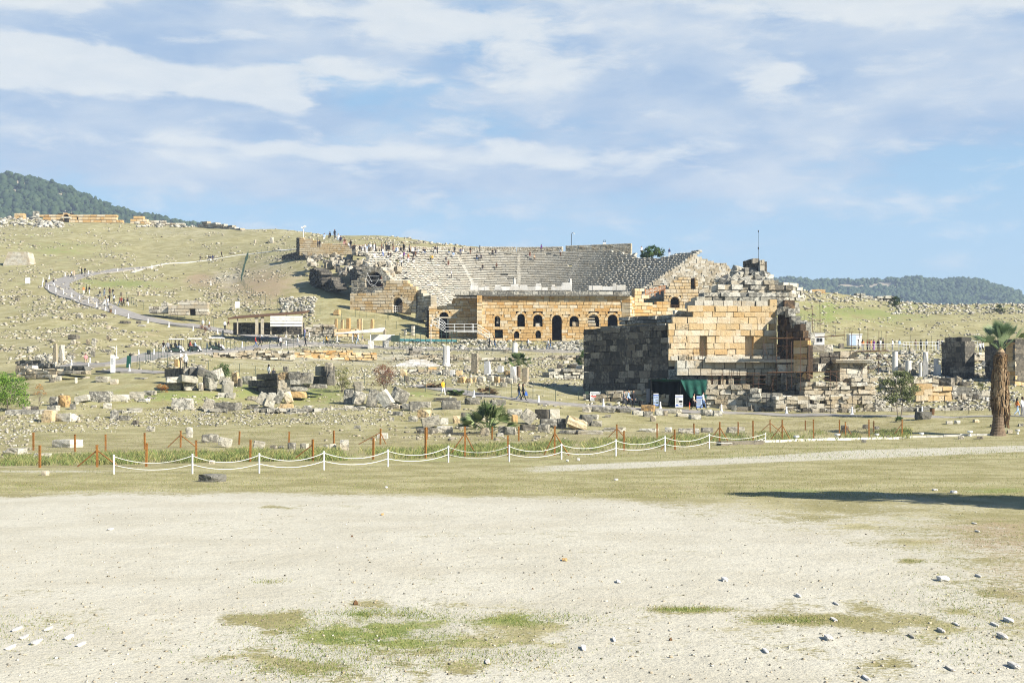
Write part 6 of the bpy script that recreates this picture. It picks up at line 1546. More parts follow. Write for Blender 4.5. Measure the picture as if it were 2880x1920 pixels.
# stones lying on the gravel lot
r4_ = (960, 1280, 2.45); r5_ = (1920, 1280, 2.45)
for (reg, X0, Y0, X1, Y1, mt) in [(r4_, 1875, 155, 1915, 175, 'marble'), (r4_, 1515, 710, 1565, 728, 'ochre'), (r4_, 1895, 858, 1930, 880, 'marble'), (r4_, 1650, 1315, 1695, 1342, 'marble'), (r4_, 1870, 1262, 1895, 1282, 'marble'), (r4_, 985, 1420, 1030, 1435, 'pale'), (r4_, 295, 210, 320, 225, 'marble'), (r4_, 1130, 1000, 1135, 1004, 'pale'), (r4_, 270, 398, 290, 412, 'ochre'), (r4_, 1620, 12, 1648, 38, 'pale'), (r4_, 1545, 22, 1570, 45, 'pale'),
                              (r5_, 270, 838, 325, 868, 'marble'), (r5_, 985, 1238, 1050, 1275, 'pale'), (r5_, 1780, 1192, 1815, 1222, 'pale'), (r5_, 2240, 1118, 2292, 1152, 'pale'), (r5_, 2195, 1225, 2252, 1265, 'marble'), (r5_, 2275, 1430, 2340, 1470, 'marble'), (r5_, 2155, 1158, 2185, 1178, 'marble'), (r5_, 2040, 820, 2065, 840, 'marble'), (r5_, 1055, 1015, 1080, 1030, 'marble'), (r5_, 795, 955, 820, 978, 'marble'), (r5_, 565, 1340, 600, 1362, 'pale'), (r5_, 1580, 1240, 1610, 1260, 'grey'), (r5_, 1265, 1530, 1300, 1552, 'pale'), (r5_, 1850, 235, 1900, 262, 'marble'), (r5_, 1725, 228, 1765, 244, 'pale'), (r5_, 2030, 515, 2055, 530, 'marble'), (r5_, 2005, 462, 2035, 474, 'marble'), (r5_, 1760, 825, 1860, 868, 'pale'), (r5_, 1035, 1125, 1075, 1142, 'marble'), (r5_, 1890, 1160, 1920, 1175, 'pale'), (r5_, 1845, 1465, 1885, 1485, 'pale'),
                              (r3_, 80, 1380, 115, 1410, 'pale'), (r3_, 205, 1465, 260, 1500, 'marble'), (r3_, 440, 1435, 475, 1465, 'marble'), (r3_, 520, 1492, 560, 1512, 'pale'), (r3_, 300, 1380, 330, 1405, 'pale'), (r3_, 30, 1510, 70, 1535, 'pale'), (r3_, 130, 1440, 165, 1462, 'pale'), (r3_, 735, 695, 770, 712, 'marble')]:
    ox, oy, sc = reg
    px, py = ox + (X0 + X1) / 2 / sc, oy + Y1 / sc
    sz = (X1 - X0) / sc * depth_at(px, py)[0] / F
    col = {'marble': 'white', 'pale': 'cream', 'ochre': 'tan', 'grey': 'grey'}[mt]
    where = 'on gravel' if py > 1400 else 'on turf'
    side = 'near left edge' if px < 600 else ('near right edge' if px > 2600 else ('right of centre' if px > 1700 else 'at centre'))
    dist = 'in foreground' if py > 1720 else ('halfway across' if py > 1480 else 'at far side')
    q = .14 * (X1 - X0)
    blk(reg, X0 + q, Y0 + .35 * (Y1 - Y0), X1 - q, Y1, 'marble' if mt == 'pale' else mt, th_=.8, rnd=.35, g=-.3, rz=-.02, label=f'{"fist sized" if sz < .16 else "loose"} {col} stone {where} {side}, {dist}')
for (px, py, w) in [(1000, 1700, 16), (1886, 1800, 11), (1498, 1656, 6), (990, 1509, 7)]:
    b = G(px, py); s = w * b.y / F; mb = MB()
    mb.lathe([(s * .1, 0), (s * .42, s * .12), (s * .5, s * .35), (s * .34, s * .7), (s * .1, s * .95)], (b.x, b.y, b.z - .01), 9, flute=.3)
    solo(mb, 'pine_cone', M['wood'], f'dark fallen cone lying on the {"green grass patch" if py > 1600 and px < 1200 else "gravel"} {"in the foreground" if py > 1600 else "in the middle of the lot"}', 'cone', b, 'fallen cones on the lot')

# pillars and columns
CG = 'standing columns and pillars'


def pillar(X0, Y0, Y1, X1, reg, mt, label, two=None, back=0.0):
    ox, oy, sc = reg; a0, a1, b0, b1 = ox + X0 / sc, ox + X1 / sc, oy + Y0 / sc, oy + Y1 / sc
    b = G((a0 + a1) / 2, b1); d = b.y; w = (a1 - a0) * d / F; h = (b1 - b0) * d / F
    t = thing('stone_pillar', label, 'pillar', b, CG)
    mb = MB(); rough_block(mb, (b.x, b.y, b.z), (w * .86, w * .7, h * 1.02), -.35, (random.gauss(0, .012), random.gauss(0, .012)), rnd=.03, nz=.025, tint=(random.random(), random.uniform(.1, .5)), sink=.02); mb.build('shaft', M[mt], t)
    return t


def column(X0, Y0, Y1, X1, reg, mt, label, flute=.08, base=True, cap=False):
    ox, oy, sc = reg; a0, a1, b0, b1 = ox + X0 / sc, ox + X1 / sc, oy + Y0 / sc, oy + Y1 / sc
    b = G((a0 + a1) / 2, b1); d = b.y; r = (a1 - a0) * d / F / 2; h = (b1 - b0) * d / F
    t = thing('stone_column', label, 'column', b, CG)
    z0 = 0
    if base:
        mb = MB(); mb.lathe([(r * 1.25, -.1), (r * 1.25, .12), (r * 1.1, .2), (r * 1.15, .28), (r, .34)], b, 16, (.7, .2)); mb.build('base', M[mt], t); z0 = .3
    mb = MB(); n = 9
    mb.lathe([(r * (1 - .1 * k / n), z0 + (h - z0) * k / n) for k in range(n + 1)], b, 28, (random.uniform(.5, 1), .15), flute=flute); mb.build('shaft', M[mt], t)
    if cap:
        mb = MB(); mb.lathe([(r * .9, h), (r * 1.3, h + .25), (r * 1.35, h + .4)], b, 14, (.8, .1)); mb.build('capital', M[mt], t)
    return t


column(570, 285, 502, 648, r8_, 'marble', 'tall fluted white column on the marble steps left of the fan palm')
column(1335, 250, 360, 1395, r8_, 'marble', 'short fluted pale column stub behind the fan palm among pillars', base=False)
pillar(885, 370, 582, 965, r8_, 'pale', 'tall square pillar with broken top right of the fluted white column')
pillar(1025, 455, 600, 1100, r8_, 'marble', 'leaning topped white square pillar halfway between tall pillar and fan palm')
pillar(1175, 505, 577, 1240, r8_, 'marble', 'small white pillar stub just left of the fan palm among pillars')
pillar(1315, 515, 682, 1385, r8_, 'marble', 'white square pillar touching the left of the fan palm trunk')
pillar(1440, 525, 684, 1520, r8_, 'pale', 'pale square pillar with shaded left face right of the fan palm trunk')
pillar(585, 575, 792, 635, r6_, 'pale', 'tall two toned pillar, left one of the pair in the sunken footing')
pillar(655, 590, 776, 710, r6_, 'pale', 'bright pale pillar, right one of the pair in the sunken footing')
column(1105, 365, 562, 1160, r2_, 'marble', 'tall smooth white column right of the pedestal scaffolding', flute=.0, base=False)
column(1228, 450, 562, 1288, r2_, 'marble', 'short thick white column stump right of the tall smooth white column', flute=.0, base=False)
column(1355, 465, 602, 1390, r2_, 'marble', 'short grey white column leaning against the tall square white pillar', flute=.05, base=False)
pillar(1393, 370, 602, 1448, r2_, 'marble', 'tall square white pillar behind the small fig tree')
column(1495, 430, 590, 1545, r2_, 'marble', 'rounded white column stump left of the square dark pillar', flute=.0, base=False)
pillar(1515, 485, 594, 1570, r2_, 'marble', 'low pale pillar touching the lower left of the square dark pillar')
for k, (px, y0, y1, w) in enumerate([(945, 897, 928, 5), (963, 900, 930, 5), (980, 895, 930, 6), (1009, 897, 928, 5), (1017, 896, 928, 4), (1047, 898, 930, 5)]):
    pillar(px - w, y0, y1, px + w, (0, 0, 1), 'ochre', ['slim ochre pillar, leftmost of the row behind the white awning', 'slim ochre pillar, second from left behind the white awning', 'slim ochre pillar, third from left behind the white awning', 'slim ochre pillar, left of the close pair behind the white awning', 'slim ochre pillar, right of the close pair behind the white awning', 'slim ochre pillar, rightmost of the row behind the white awning'][k])
pillar(1480, 1065, 1120, 1560, (560, 600, 3.92), 'ochre', 'squat ochre block pillar with dark left face above the striped shed')
for (px, y0, y1, w, lb) in [(765, 668, 684, 5, 'lone upright pale block standing on the grassy hilltop'), (717, 675, 684, 3, 'small upright stone left of the hilltop block'), (1142 - 60, 925, 945, 4, 'pale stub left of the green footbridge rails'), (1162, 917, 944, 5, 'pale square pillar behind the green footbridge rails'), (1140, 928, 942, 4, 'small pale pillar left of the white stair platform'), (342, 822, 832, 4, 'little upright stone beside the curved road bend'), (390, 820, 831, 4, 'small pale gatepost stone above the road'), (414, 820, 831, 3, 'small dark edged stone right of the pale gatepost stone'), (434, 820, 830, 3, 'smallest dark edged stone above the tomb fence'), (626, 928, 946, 3, 'thin ochre post stone beside the upper road and russet sapling')]:
    pillar(px - w, y0, y1, px + w, (0, 0, 1), 'pale', lb)
# marble steps
st = thing('marble_steps', 'broad white marble steps left of the fluted column', 'steps', G(1175, 1032))
b = G(1175, 1032)
for k in range(6):
    mb = MB(); w = 140 - k * 18; a, c = P(1105 + k * 9, 0, b.y + k * .45), P(1105 + k * 9 + w, 0, b.y + k * .45)
    x = a.x
    while x < c.x:
        x2 = min(x + random.uniform(.6, 1.3), c.x); mb.box(((x + x2) / 2, b.y + k * .45 + .6, b.z + .09 + .18 * k), (x2 - x - .03, 1.1, .19), tint=(random.random(), random.uniform(0, .3)), jit=.02); x = x2
    mb.build('step', M['marble'], st)
# ------------------------------------------------------------------ plants
def branchy(mb, base, h, n, spread, r0, fork=2, up=.8):
    tips = []
    def grow(p, d, L, r, lev):
        q = p + d * L * .5 + Vector((random.gauss(0, .04), random.gauss(0, .04), 0)) * L
        e = q + (d + Vector((random.gauss(0, .15), random.gauss(0, .15), .05))).normalized() * L * .5
        mb.tube([p, q, e], [r, r * .85, r * .68], 5)
        if lev == 0: tips.append(e); return
        for _ in range(random.randint(2, 3)):
            nd = (d * .8 + Vector((random.gauss(0, spread), random.gauss(0, spread), random.uniform(0, up) * .6))).normalized()
            grow(e, nd, L * random.uniform(.55, .8), r * .62, lev - 1)
    for _ in range(n):
        grow(Vector(base), Vector((random.gauss(0, spread * .5), random.gauss(0, spread * .5), 1)).normalized(), h, r0, fork)
    return tips


def bush(name, label, cat, px, py, wpx, hpx, mat, n=1400, ls=.11, stems=5, tone=.5, bare=0.0, clumps=26, low=.05, extra=None):
    b = G(px, py); s = b.y / F; w, h = wpx * s / 2, hpx * s
    t = thing(name, label, cat, b)
    mb = MB(); tips = branchy(mb, (b.x, b.y, b.z - .1), h * .32, stems, .42, max(.012, h * .012), 2); mb.build('branch', M['bark'], t)
    mb = MB()
    for k in range(clumps):
        a = random.uniform(0, 6.28); rr = math.sqrt(random.random()); zz = random.uniform(low, 1) ** .8
        prof = math.sin(math.pi * min(.95, .22 + zz * .72)) ** .6
        c = (b.x + math.cos(a) * rr * w * .85 * prof, b.y + math.sin(a) * rr * w * .7 * prof, b.z + h * (.06 + zz * .86))
        r = w * random.uniform(.16, .34)
        lf_cluster(mb, c, (r, r, r * .8), int(n / clumps), ls, tint0=min(max(tone + random.gauss(0, .22), .05), .95), up=.2)
    mb.build('foliage', M[mat], t)
    return t


bush('shrub', 'bright green feathery pine bush at the left edge', 'bush', 22, 1158, 140, 118, 'lf_pine', 5200, .17, 5, .5, clumps=70)
bush('sapling', 'thin sapling with orange autumn leaves right of the green pine bush', 'sapling', 112, 1142, 40, 66, 'lf_orange', 420, .09, 3, .5, clumps=22, low=.35)
bush('shrub', 'dark green rounded bush behind the heap of blocks', 'bush', 627, 1069, 58, 48, 'lf_green', 1900, .13, 5, .42, clumps=34)
bush('shrub', 'loose yellow green bush beside the central block ruin', 'bush', 962, 1104, 74, 74, 'lf_ygreen', 2100, .11, 6, .5, clumps=44)
bush('shrub', 'russet brown bush with bare twigs behind the tilted slabs', 'bush', 1082, 1100, 86, 78, 'lf_red', 2600, .11, 7, .5, clumps=54)
bush('shrub', 'lower russet bush spilling between the tilted slabs', 'bush', 1048, 1140, 36, 40, 'lf_red', 800, .10, 5, .55, clumps=18)
bush('shrub', 'small rust brown shrub left of the heap of blocks', 'bush', 455, 1104, 44, 26, 'lf_orange', 900, .09, 6, .25, clumps=20)
bush('shrub', 'russet shrub beside the upper road in front of white shirted walkers', 'bush', 573, 938, 32, 28, 'lf_red', 700, .12, 5, .6, clumps=16)
bush('shrub', 'yellow green bush in front of the stage wall by the tall doorway', 'bush', 1608, 952, 54, 34, 'lf_ygreen', 1500, .17, 5, .45, clumps=28)
bush('shrub', 'yellow autumn bush right of the green net kiosk', 'bush', 2078, 1146, 52, 62, 'lf_yellow', 1500, .10, 6, .5, clumps=34)
bush('shrub', 'low dark green bush between kiosk and yellow bush', 'bush', 2030, 1142, 46, 24, 'lf_green', 800, .10, 4, .4, clumps=16)
bush('shrub', 'dark round bush on the right hill crest beside broken wall', 'bush', 2517, 862, 46, 28, 'lf_dark', 1500, .26, 4, .35, clumps=24)
bush('shrub', 'dark round bush on the hill above the tall palm', 'bush', 2810, 882, 34, 26, 'lf_dark', 1100, .24, 4, .4, clumps=20)
bush('shrub', 'dark scrub hugging the wall at the left end of the skyline', 'bush', 20, 606, 50, 12, 'lf_dark', 600, .4, 3, .35, clumps=14)
bush('shrub', 'small green bush on the seats below the theatre crowd', 'bush', 1268, 716, 22, 9, 'lf_ygreen', 300, .16, 3, .5, clumps=8)
bush('shrub', 'green bush growing on the broken masonry left of the theatre vault', 'bush', 930, 762, 40, 40, 'lf_ygreen', 900, .2, 4, .35, clumps=18)
bush('shrub', 'pale green tuft between fence posts left of the fig tree', 'bush', 2414, 1158, 30, 18, 'lf_ygreen', 400, .10, 4, .7, clumps=10)
bush('shrub', 'dark low plants at the foot of the small fig tree', 'bush', 2532, 1186, 34, 14, 'lf_green', 500, .10, 3, .35, clumps=12)
bush('shrub', 'green weeds in front of the low wall near the tall palm', 'bush', 2760, 1098, 30, 22, 'lf_ygreen', 420, .12, 4, .4, clumps=12)
bush('shrub', 'dark green leafy bush hiding behind the left edge of fountain house', 'bush', 1636, 1042, 34, 60, 'lf_green', 900, .2, 4, .35, clumps=20)
# tree on the theatre rim
def tree(name, label, base, hpx, wpx, d, mat, n, ls, trunk, clumps, tone=.45, stems=2, crown0=.3, rad=.07):
    s = d / F; h, w = hpx * s, wpx * s / 2
    t = thing(name, label, 'tree', base)
    mb = MB(); tips = []
    for k in range(stems):
        dx = (k - (stems - 1) / 2) * w * .22
        p0 = Vector((base[0] + dx * .5, base[1], base[2] - .1)); p1 = Vector((base[0] + dx * 1.5, base[1], base[2] + h * crown0))
        mb.tube([p0, (p0 + p1) / 2 + Vector((random.gauss(0, .04), 0, 0)), p1], [rad, rad * .85, rad * .7], 7)
        for _ in range(5):
            e = p1 + Vector((random.uniform(-.75, .75) * w, random.uniform(-.6, .6) * w, random.uniform(.2, .6) * h))
            mb.tube([p1, (p1 + e) / 2 + Vector((0, 0, .1)), e], [rad * .55, rad * .4, rad * .2], 5); tips.append(e)
            for _ in range(2):
                e2 = e + Vector((random.gauss(0, w * .25), random.gauss(0, w * .25), random.uniform(-.05, .18) * h)); mb.tube([e, e2], [rad * .22, rad * .1], 4); tips.append(e2)
    mb.build('trunk', M[trunk], t)
    mb = MB(); kk = 0
    for k in range(clumps):
        a = random.uniform(0, 6.28); rr = math.sqrt(random.random()); v = random.random()
        prof = math.sqrt(max(.05, 1 - ((v - .38) / .64) ** 2))
        c = (base[0] + math.cos(a) * rr * w * .92 * prof, base[1] + math.sin(a) * rr * w * .8 * prof, base[2] + h * (crown0 + (1 - crown0) * (.02 + .9 * v)))
        r = w * random.uniform(.12, .24)
        lf_cluster(mb, c, (r, r, r * .75), int(n / clumps), ls, tint0=min(max(tone + random.gauss(0, .2), .05), .95), up=.1, narrow=.7)
    mb.build('crown', M[mat], t)
    return t


b = G(2529, 1176)
tree('fig_tree', 'small leafy fig tree with forked pale trunks by the path', b, 134, 122, b.y, 'lf_olive', 3400, .17, 'bark', 62, .62, 2, .34, .06)
d = TY + 31; bz = P(1833, 727, d)
tree('fig_tree', 'round dark green tree on the rim of the theatre seats', Vector((bz.x, d, bz.z)), 34, 74, d, 'lf_green', 2600, .32, 'bark', 44, .4, 1, .1, .12)

# palms
def fan(mb, p, dirv, size, n=22, open_=2.3, droop=.25, tint=.5, wid=.05):
    d = Vector(dirv).normalized(); u = d.cross(Vector((random.gauss(0, .4), random.gauss(0, .4), 1))).normalized(); w = u.cross(d).normalized()
    for k in range(n):
        a = (k / (n - 1) - .5) * open_
        q = (d * math.cos(a) + u * math.sin(a)).normalized()
        L = size * (1 - .22 * abs(a) / (open_ / 2)) * random.uniform(.85, 1.08)
        s = q.cross(w).normalized() * wid * size
        m1 = Vector(p) + q * L * .55 + w * .03 * size; e = Vector(p) + q * L - Vector((0, 0, droop * L * random.uniform(.2, 1))) * .5
        tn = min(max(tint + random.gauss(0, .13), 0), 1)
        mb.add([Vector(p), m1 - s, e, m1 + s], [(0, 1, 2, 3)], (tn, tn))


def low_palm(label, px, py, wpx, hpx, n, trunk=0.0, tone=.5):
    b = G(px, py); s = b.y / F; h = hpx * s
    t = thing('fan_palm', label, 'palm', b)
    z0 = b.z
    if trunk:
        mb = MB(); th_ = trunk * s; mb.lathe([(.30, -.1), (.26, th_ * .3), (.28, th_ * .7), (.20, th_)], b, 10, (.5, .5)); mb.build('trunk', M['palmbark'], t); z0 += th_
        h -= th_
    fm, pm = MB(), MB()
    for k in range(n):
        a = random.uniform(0, 6.28); el = random.uniform(.12, 1.35) if k > 4 else random.uniform(1.0, 1.5)
        d = Vector((math.cos(a) * math.cos(el), math.sin(a) * math.cos(el), math.sin(el)))
        L = h * random.uniform(.42, .62) * (1.15 if el < .6 else 1)
        o = Vector((b.x, b.y, z0 + .1)); e = o + d * L * Vector((1, 1, 1)).length / 1.732
        pm.tube([o, (o + e) / 2 + Vector((0, 0, .05)), e], [.022, .018, .012], 4, (.6, .6))
        fan(fm, e, d + Vector((0, 0, -.1)), h * random.uniform(.36, .5), 20, 2.2, .3, min(max(tone + random.gauss(0, .18), .1), 1), .045)
    pm.build('petiole', M['frond_low'], t); t.children[-1]['kind'] = 'stuff'
    fm.build('fronds', M['frond_low'], t); t.children[-1].name = 'frond'
    return t


low_palm('low bushy fan palm among the boulders behind the orange fence', 1372, 1220, 130, 98, 44, 0, .68)
low_palm('fan palm with short orange trunk among the white pillars', 1458, 1064, 92, 78, 38, 34, .42)
# heaps of dry cut fronds by the path
for (px, py, w, h, lb) in [(1225, 1090, 50, 20, 'heap of dry brown palm fronds left of the yellow jacket walker'), (1290, 1112, 60, 24, 'heap of cut greenish palm fronds right of the yellow jacket walker'), (1375, 1110, 52, 34, 'tall heap of tan dry palm fronds beside the path')]:
    b = G(px, py); s = b.y / F; mb = MB()
    for _ in range(26):
        o = Vector((b.x + random.uniform(-.5, .5) * w * s, b.y + random.uniform(-.4, .8), b.z + .05 + random.random() * h * s * .4))
        a = random.uniform(0, 6.28); fan(mb, o, (math.cos(a), math.sin(a), random.uniform(.0, .5)), random.uniform(.6, 1.1), 12, 1.6, .3, random.uniform(.1, .8), .05)
    solo(mb, 'frond_heap', M['frond_dead'] if 'dry' in lb else M['frond_low'], lb, 'frond heap', b, 'heaps of cut palm fronds')

# the tall palm
b = G(2806, 1224); s = b.y / F
tp = thing('tall_palm', 'tall fan palm with shaggy brown skirt of dead fronds at right', 'palm', b)
top = P(2814, 990, b.y)
hz_ = top.z - b.z
mb = MB(); prof = []
for k in range(60):
    t_ = k / 59; r = .43 - .08 * t_ + .34 * math.exp(-t_ * 14) + (.025 if k % 2 else 0)
    prof.append((r, -.15 + t_ * (hz_ + .15)))
mb.lathe(prof, (0, 0, 0), 16, (.5, .5))
mb.v = [(x + b.x + (top.x - b.x) * z / hz_, y + b.y, z + b.z) for x, y, z in mb.v]
mb.build('trunk', M['palmbark'], tp)
mb = MB()
for k in range(1500):
    t_ = .36 + .63 * random.random() ** .85
    a = random.uniform(0, 6.28); c = Vector((b.x + (top.x - b.x) * t_, b.y, b.z + hz_ * t_))
    wid_ = (.74 if t_ < .55 else .64 if t_ < .8 else .46) * random.uniform(.7, 1.1)
    if math.cos(a) > .5 and t_ < .8: wid_ *= 1.2
    o = c + Vector((math.cos(a) * .42, math.sin(a) * .42, 0))
    e = c + Vector((math.cos(a) * wid_, math.sin(a) * wid_, -random.uniform(.25, .95)))
    m1 = (o + e) / 2 + Vector((math.cos(a) * .12, math.sin(a) * .12, .12))
    sd_ = Vector((-math.sin(a), math.cos(a), random.uniform(-.5, .5))) * random.uniform(.03, .075)
    tn = min(max((.25 + .5 * (1 - abs(t_ - .62) * 2.2)) + random.gauss(0, .24), 0), 1)
    mb.add([o - sd_ * .4, m1 - sd_, e - sd_ * .5, e + sd_ * .5, m1 + sd_, o + sd_ * .4], [(0, 1, 4, 5), (1, 2, 3, 4)], (tn, tn))
for k in range(46):   # hanging russet strip on the right flank
    t_ = random.uniform(.14, .5); c = Vector((b.x + .62 + random.uniform(-.1, .22), b.y - random.uniform(-.2, .4), b.z + hz_ * t_ + .4)); e = c + Vector((random.uniform(-.1, .15), 0, -random.uniform(.5, 1.2)))
    sd_ = Vector((.06, 0, 0)); mb.add([c - sd_ * .4, c + sd_ * .4, e + sd_, e - sd_], [(0, 1, 2, 3)], (random.uniform(0, .4), 0))
mb.build('dead_frond_skirt', M['frond_dead'], tp)
for k in range(26):
    a = random.uniform(0, 6.28); el = random.choice((1.4, 1.25, 1.1, .9, .7)) + random.uniform(-.15, .15)
    if k in (0, 1, 2): a, el = math.pi + random.uniform(-.3, .3), .55
    if k in (3, 4): a, el = random.uniform(-.3, .3), .6
    d = Vector((math.cos(a) * math.cos(el) * .8, math.sin(a) * math.cos(el) * .8, math.sin(el))).normalized()
    o = top + Vector((0, 0, .05)); L = random.uniform(1.1, 1.8); e = o + d * L
    pm = MB(); pm.tube([o, (o + e) / 2 + Vector((0, 0, .06)), e], [.035, .026, .018], 4, (.7, .7))
    fm = MB(); fan(fm, e, d + Vector((0, 0, .15 if k > 3 else -.35)), random.uniform(1.05, 1.55), 38, 1.9, .12 if k > 3 else .5, .35 if k < 3 else random.uniform(.4, .95), .019)
    po = pm.build('frond_stalk', M['frond'], tp); fm.build('frond', M['frond'], po)
mb = MB(); mb.lathe([(.3, -.2), (.36, 0), (.2, .25), (.08, .4)], top, 10, (.9, .9)); mb.build('crown_base', M['frond_dead'], tp)

# big pine standing right of the frame, it throws the long shadow across the lot
base = Vector((21.3, 39.8, ground_z(21.3, 39.8)))
t = thing('pine_tree', 'spreading pine just outside the right edge casting a long shadow on the lot', 'tree', base)
mb = MB(); mb.tube([base + Vector((0, 0, -.2)), base + Vector((.1, 0, 4)), base + Vector((-.1, .1, 9.5))], [.3, .25, .06], 8)
for _ in range(12):
    z = random.uniform(2.4, 8); e = base + Vector((random.uniform(-2.2, 2.2), random.uniform(-1.6, 1.6), z + .6)); mb.tube([base + Vector((0, 0, z)), e], [.09, .03], 5)
mb.build('trunk', M['bark'], t)
mb = MB()
for k in range(85):
    z = random.uniform(2.4, 9.3); wz = 2.3 * (1 - ((z - 4.5) / 6.5) ** 2) ** .7 + .15
    a = random.uniform(0, 6.28); rr = math.sqrt(random.random()); c = (base.x + math.cos(a) * rr * wz, base.y + math.sin(a) * rr * wz * .9, base.z + z)
    lf_cluster(mb, c, (.85, .75, .55), 150, .32, tint0=.4, narrow=.6)
mb.build('crown', M['lf_dark'], t)
# ------------------------------------------------------------------ rope barrier
RP = [(320, 1281, 1333), (541, 1279, 1332), (729, 1277, 1330), (911, 1271, 1321), (1091, 1266, 1312), (1261, 1255, 1300), (1432, 1253, 1298), (1579, 1249, 1292), (1732, 1237, 1282), (1870, 1228, 1269), (1995, 1221, 1262), (2153, 1218, 1244)]
b0 = G(1261, 1300)
rp = thing('rope_barrier', 'white rope barrier of slim posts with two sagging ropes along the lot', 'rope barrier', b0)
PB = []
for (px, y0, y1) in RP:
    b = G(px, y1); h = (y1 - y0) * b.y / F; PB.append((b, h))
    mb = MB(); mb.lathe([(.038, -.1), (.038, h), (.046, h), (.046, h + .03), (.02, h + .05)], b, 10); mb.build('post', M['white'], rp)
for i in range(len(PB) - 1):
    (a, ha), (c, hc) = PB[i], PB[i + 1]
    for fr, sag in ((.96, .30), (.50, .22)):
        pts = []
        for k in range(17):
            s = k / 16; p = a.lerp(c, s) + Vector((0, 0, (ha * (1 - s) + hc * s) * fr - sag * 4 * s * (1 - s)))
            p.z = max(p.z, ground_z(p.x, p.y) + .04); pts.append(p)
        mb = MB(); mb.tube(pts, .014, 6); mb.build('rope', M['white'], rp)

# ------------------------------------------------------------------ orange post fences with wire mesh
def z3(X, Y): return (X / 2.45, 1200 + Y / 2.45)


FRONT = [(-60, 1258, 1318), (112, 1253, 1315), (273, 1252, 1313), (412, 1247, 1312), (552, 1239, 1300), (704, 1238, 1298), (880, 1236, 1296), (1050, 1232, 1292), (1197, 1202, 1288), (1308, 1200, 1283), (1429, 1225, 1282), (1560, 1199, 1281), (1755, 1212, 1267), (1898, 1208, 1264), (2024, 1187, 1248), (2118, 1184, 1244), (2200, 1181, 1241), (2288, 1180, 1238), (2361, 1181, 1235), (2444, 1180, 1232), (2537, 1180, 1227)]
BACK = [(-40, 1230, 1268), (94, 1217, 1266), (211, 1222, 1270), (297, 1222, 1270), (407, 1218, 1268), (508, 1212, 1258), (673, 1213, 1250), (813, 1215, 1253), (939, 1211, 1249), (1070, 1206, 1250), (1201, 1202, 1235), (1384, 1200, 1235), (1459, 1200, 1240), (1735, 1194, 1240), (1848, 1191, 1237), (1952, 1191, 1232), (2076, 1187, 1229), (2166, 1181, 1218), (2265, 1182, 1210), (2378, 1186, 1228), (2457, 1184, 1220), (2537, 1182, 1214)]
BRF = [(273, 215, 330), (880, 820, None), (1308, 1262, 1340), (1560, 1530, 1600), (1898, 1860, None), (2024, 1990, 2052), (2200, 2165, 2225), (2537, 2512, None)]
BRB = [(508, 470, 550), (1050, 1008, 1085), (1735, 1702, 1765), (2166, 2136, 2200), (2378, 2365, 2400)]


def wire_fence(label, posts, braces, hmin):
    pts = []
    for (px, y0, y1) in posts:
        b = G(px, y1); pts.append((b, max((y1 - y0) * b.y / F, hmin), px))
    m = pts[len(pts) // 2][0]
    t = thing('wire_fence', label, 'fence', m)
    for b, h, px in pts:
        mb = MB(); mb.box((b.x, b.y, b.z + h / 2 - .1), (.10, .08, h + .2), random.uniform(-.5, .1), tint=(random.random(), .2), rx=random.gauss(0, .015), ry=random.gauss(0, .015))
        mb.box((b.x, b.y, b.z + h + .01), (.12, .1, .03), -.2); mb.build('post', M['rust'], t)
    for (px, l, r_) in braces:
        b, h, _ = min(pts, key=lambda q: abs(q[2] - px))
        for e in (l, r_):
            if e is None: continue
            x = (e - CX) * b.y / F; mb = MB(); mb.tube([(b.x, b.y, b.z + h * .78), (x, b.y + .15, ground_z(x, b.y + .15) + .02)], .035, 5); mb.build('brace', M['rust'], t)
    mb = MB(); r = .0028
    for i in range(len(pts) - 1):
        (a, ha, _), (c, hc, _) = pts[i], pts[i + 1]
        hh = min(ha, hc) * .93; L = (c - a).length; n = int(L / .16); rows = 7
        def q(s, v): return a.lerp(c, s) + Vector((0, 0, .03 + hh * v))
        for k in range(-rows, n + 1):
            for sg in (1, -1):
                s0, s1 = k / n, (k + rows) / n; v0, v1 = (0, 1) if sg > 0 else (1, 0)
                if s1 <= 0 or s0 >= 1: continue
                if s0 < 0: v0 = v0 + (v1 - v0) * (-s0) / (s1 - s0); s0 = 0
                if s1 > 1: v1 = v0 + (v1 - v0) * (1 - s0) / (s1 - s0); s1 = 1
                p, e = q(s0, v0), q(s1, v1); u = Vector((0, 0, r)); w = Vector((r, 0, 0))
                mb.add([p - u, p + u, e + u, e - u], [(0, 1, 2, 3)])
        for v in (0, .5, 1): mb.tube([q(0, v), q(1, v)], .004, 3, cap=False)
    mb.build('wire_mesh', M['wire'], t)


wire_fence('front wire mesh fence on rusty orange posts with diagonal braces behind the rope', FRONT, BRF, .75)
wire_fence('rear wire mesh fence on rusty orange posts just before the fallen blocks', BACK, BRB, .7)

# white kerb and dark ditch edge behind the last rope span
mb = MB(); kp = [(2110, 1243), (2190, 1243), (2260, 1240), (2400, 1236), (2560, 1230), (2700, 1226), (2790, 1224)]
t = None
for i in range(len(kp) - 1):
    a, c = G(*kp[i]), G(*kp[i + 1]); n = max(1, int((c - a).length / 1.1))
    for k in range(n):
        p, q = a.lerp(c, k / n), a.lerp(c, (k + .97) / n); ang = math.atan2(q.y - p.y, q.x - p.x); m = (p + q) / 2
        mb.box((m.x, m.y, ground_z(m.x, m.y) + .03), ((q - p).length, .28, .26), ang, jit=.012)
solo(mb, 'kerb', M['conc'], 'low white stone kerb running from the last rope post to the tall palm', 'kerb', G(2400, 1236))
a, c = G(2022, 1252), G(2142, 1249); mb = MB()
mb.box(((a.x + c.x) / 2, (a.y + c.y) / 2, a.z + .02), ((c - a).length, .5, .5), math.atan2(c.y - a.y, c.x - a.x), jit=.03); 
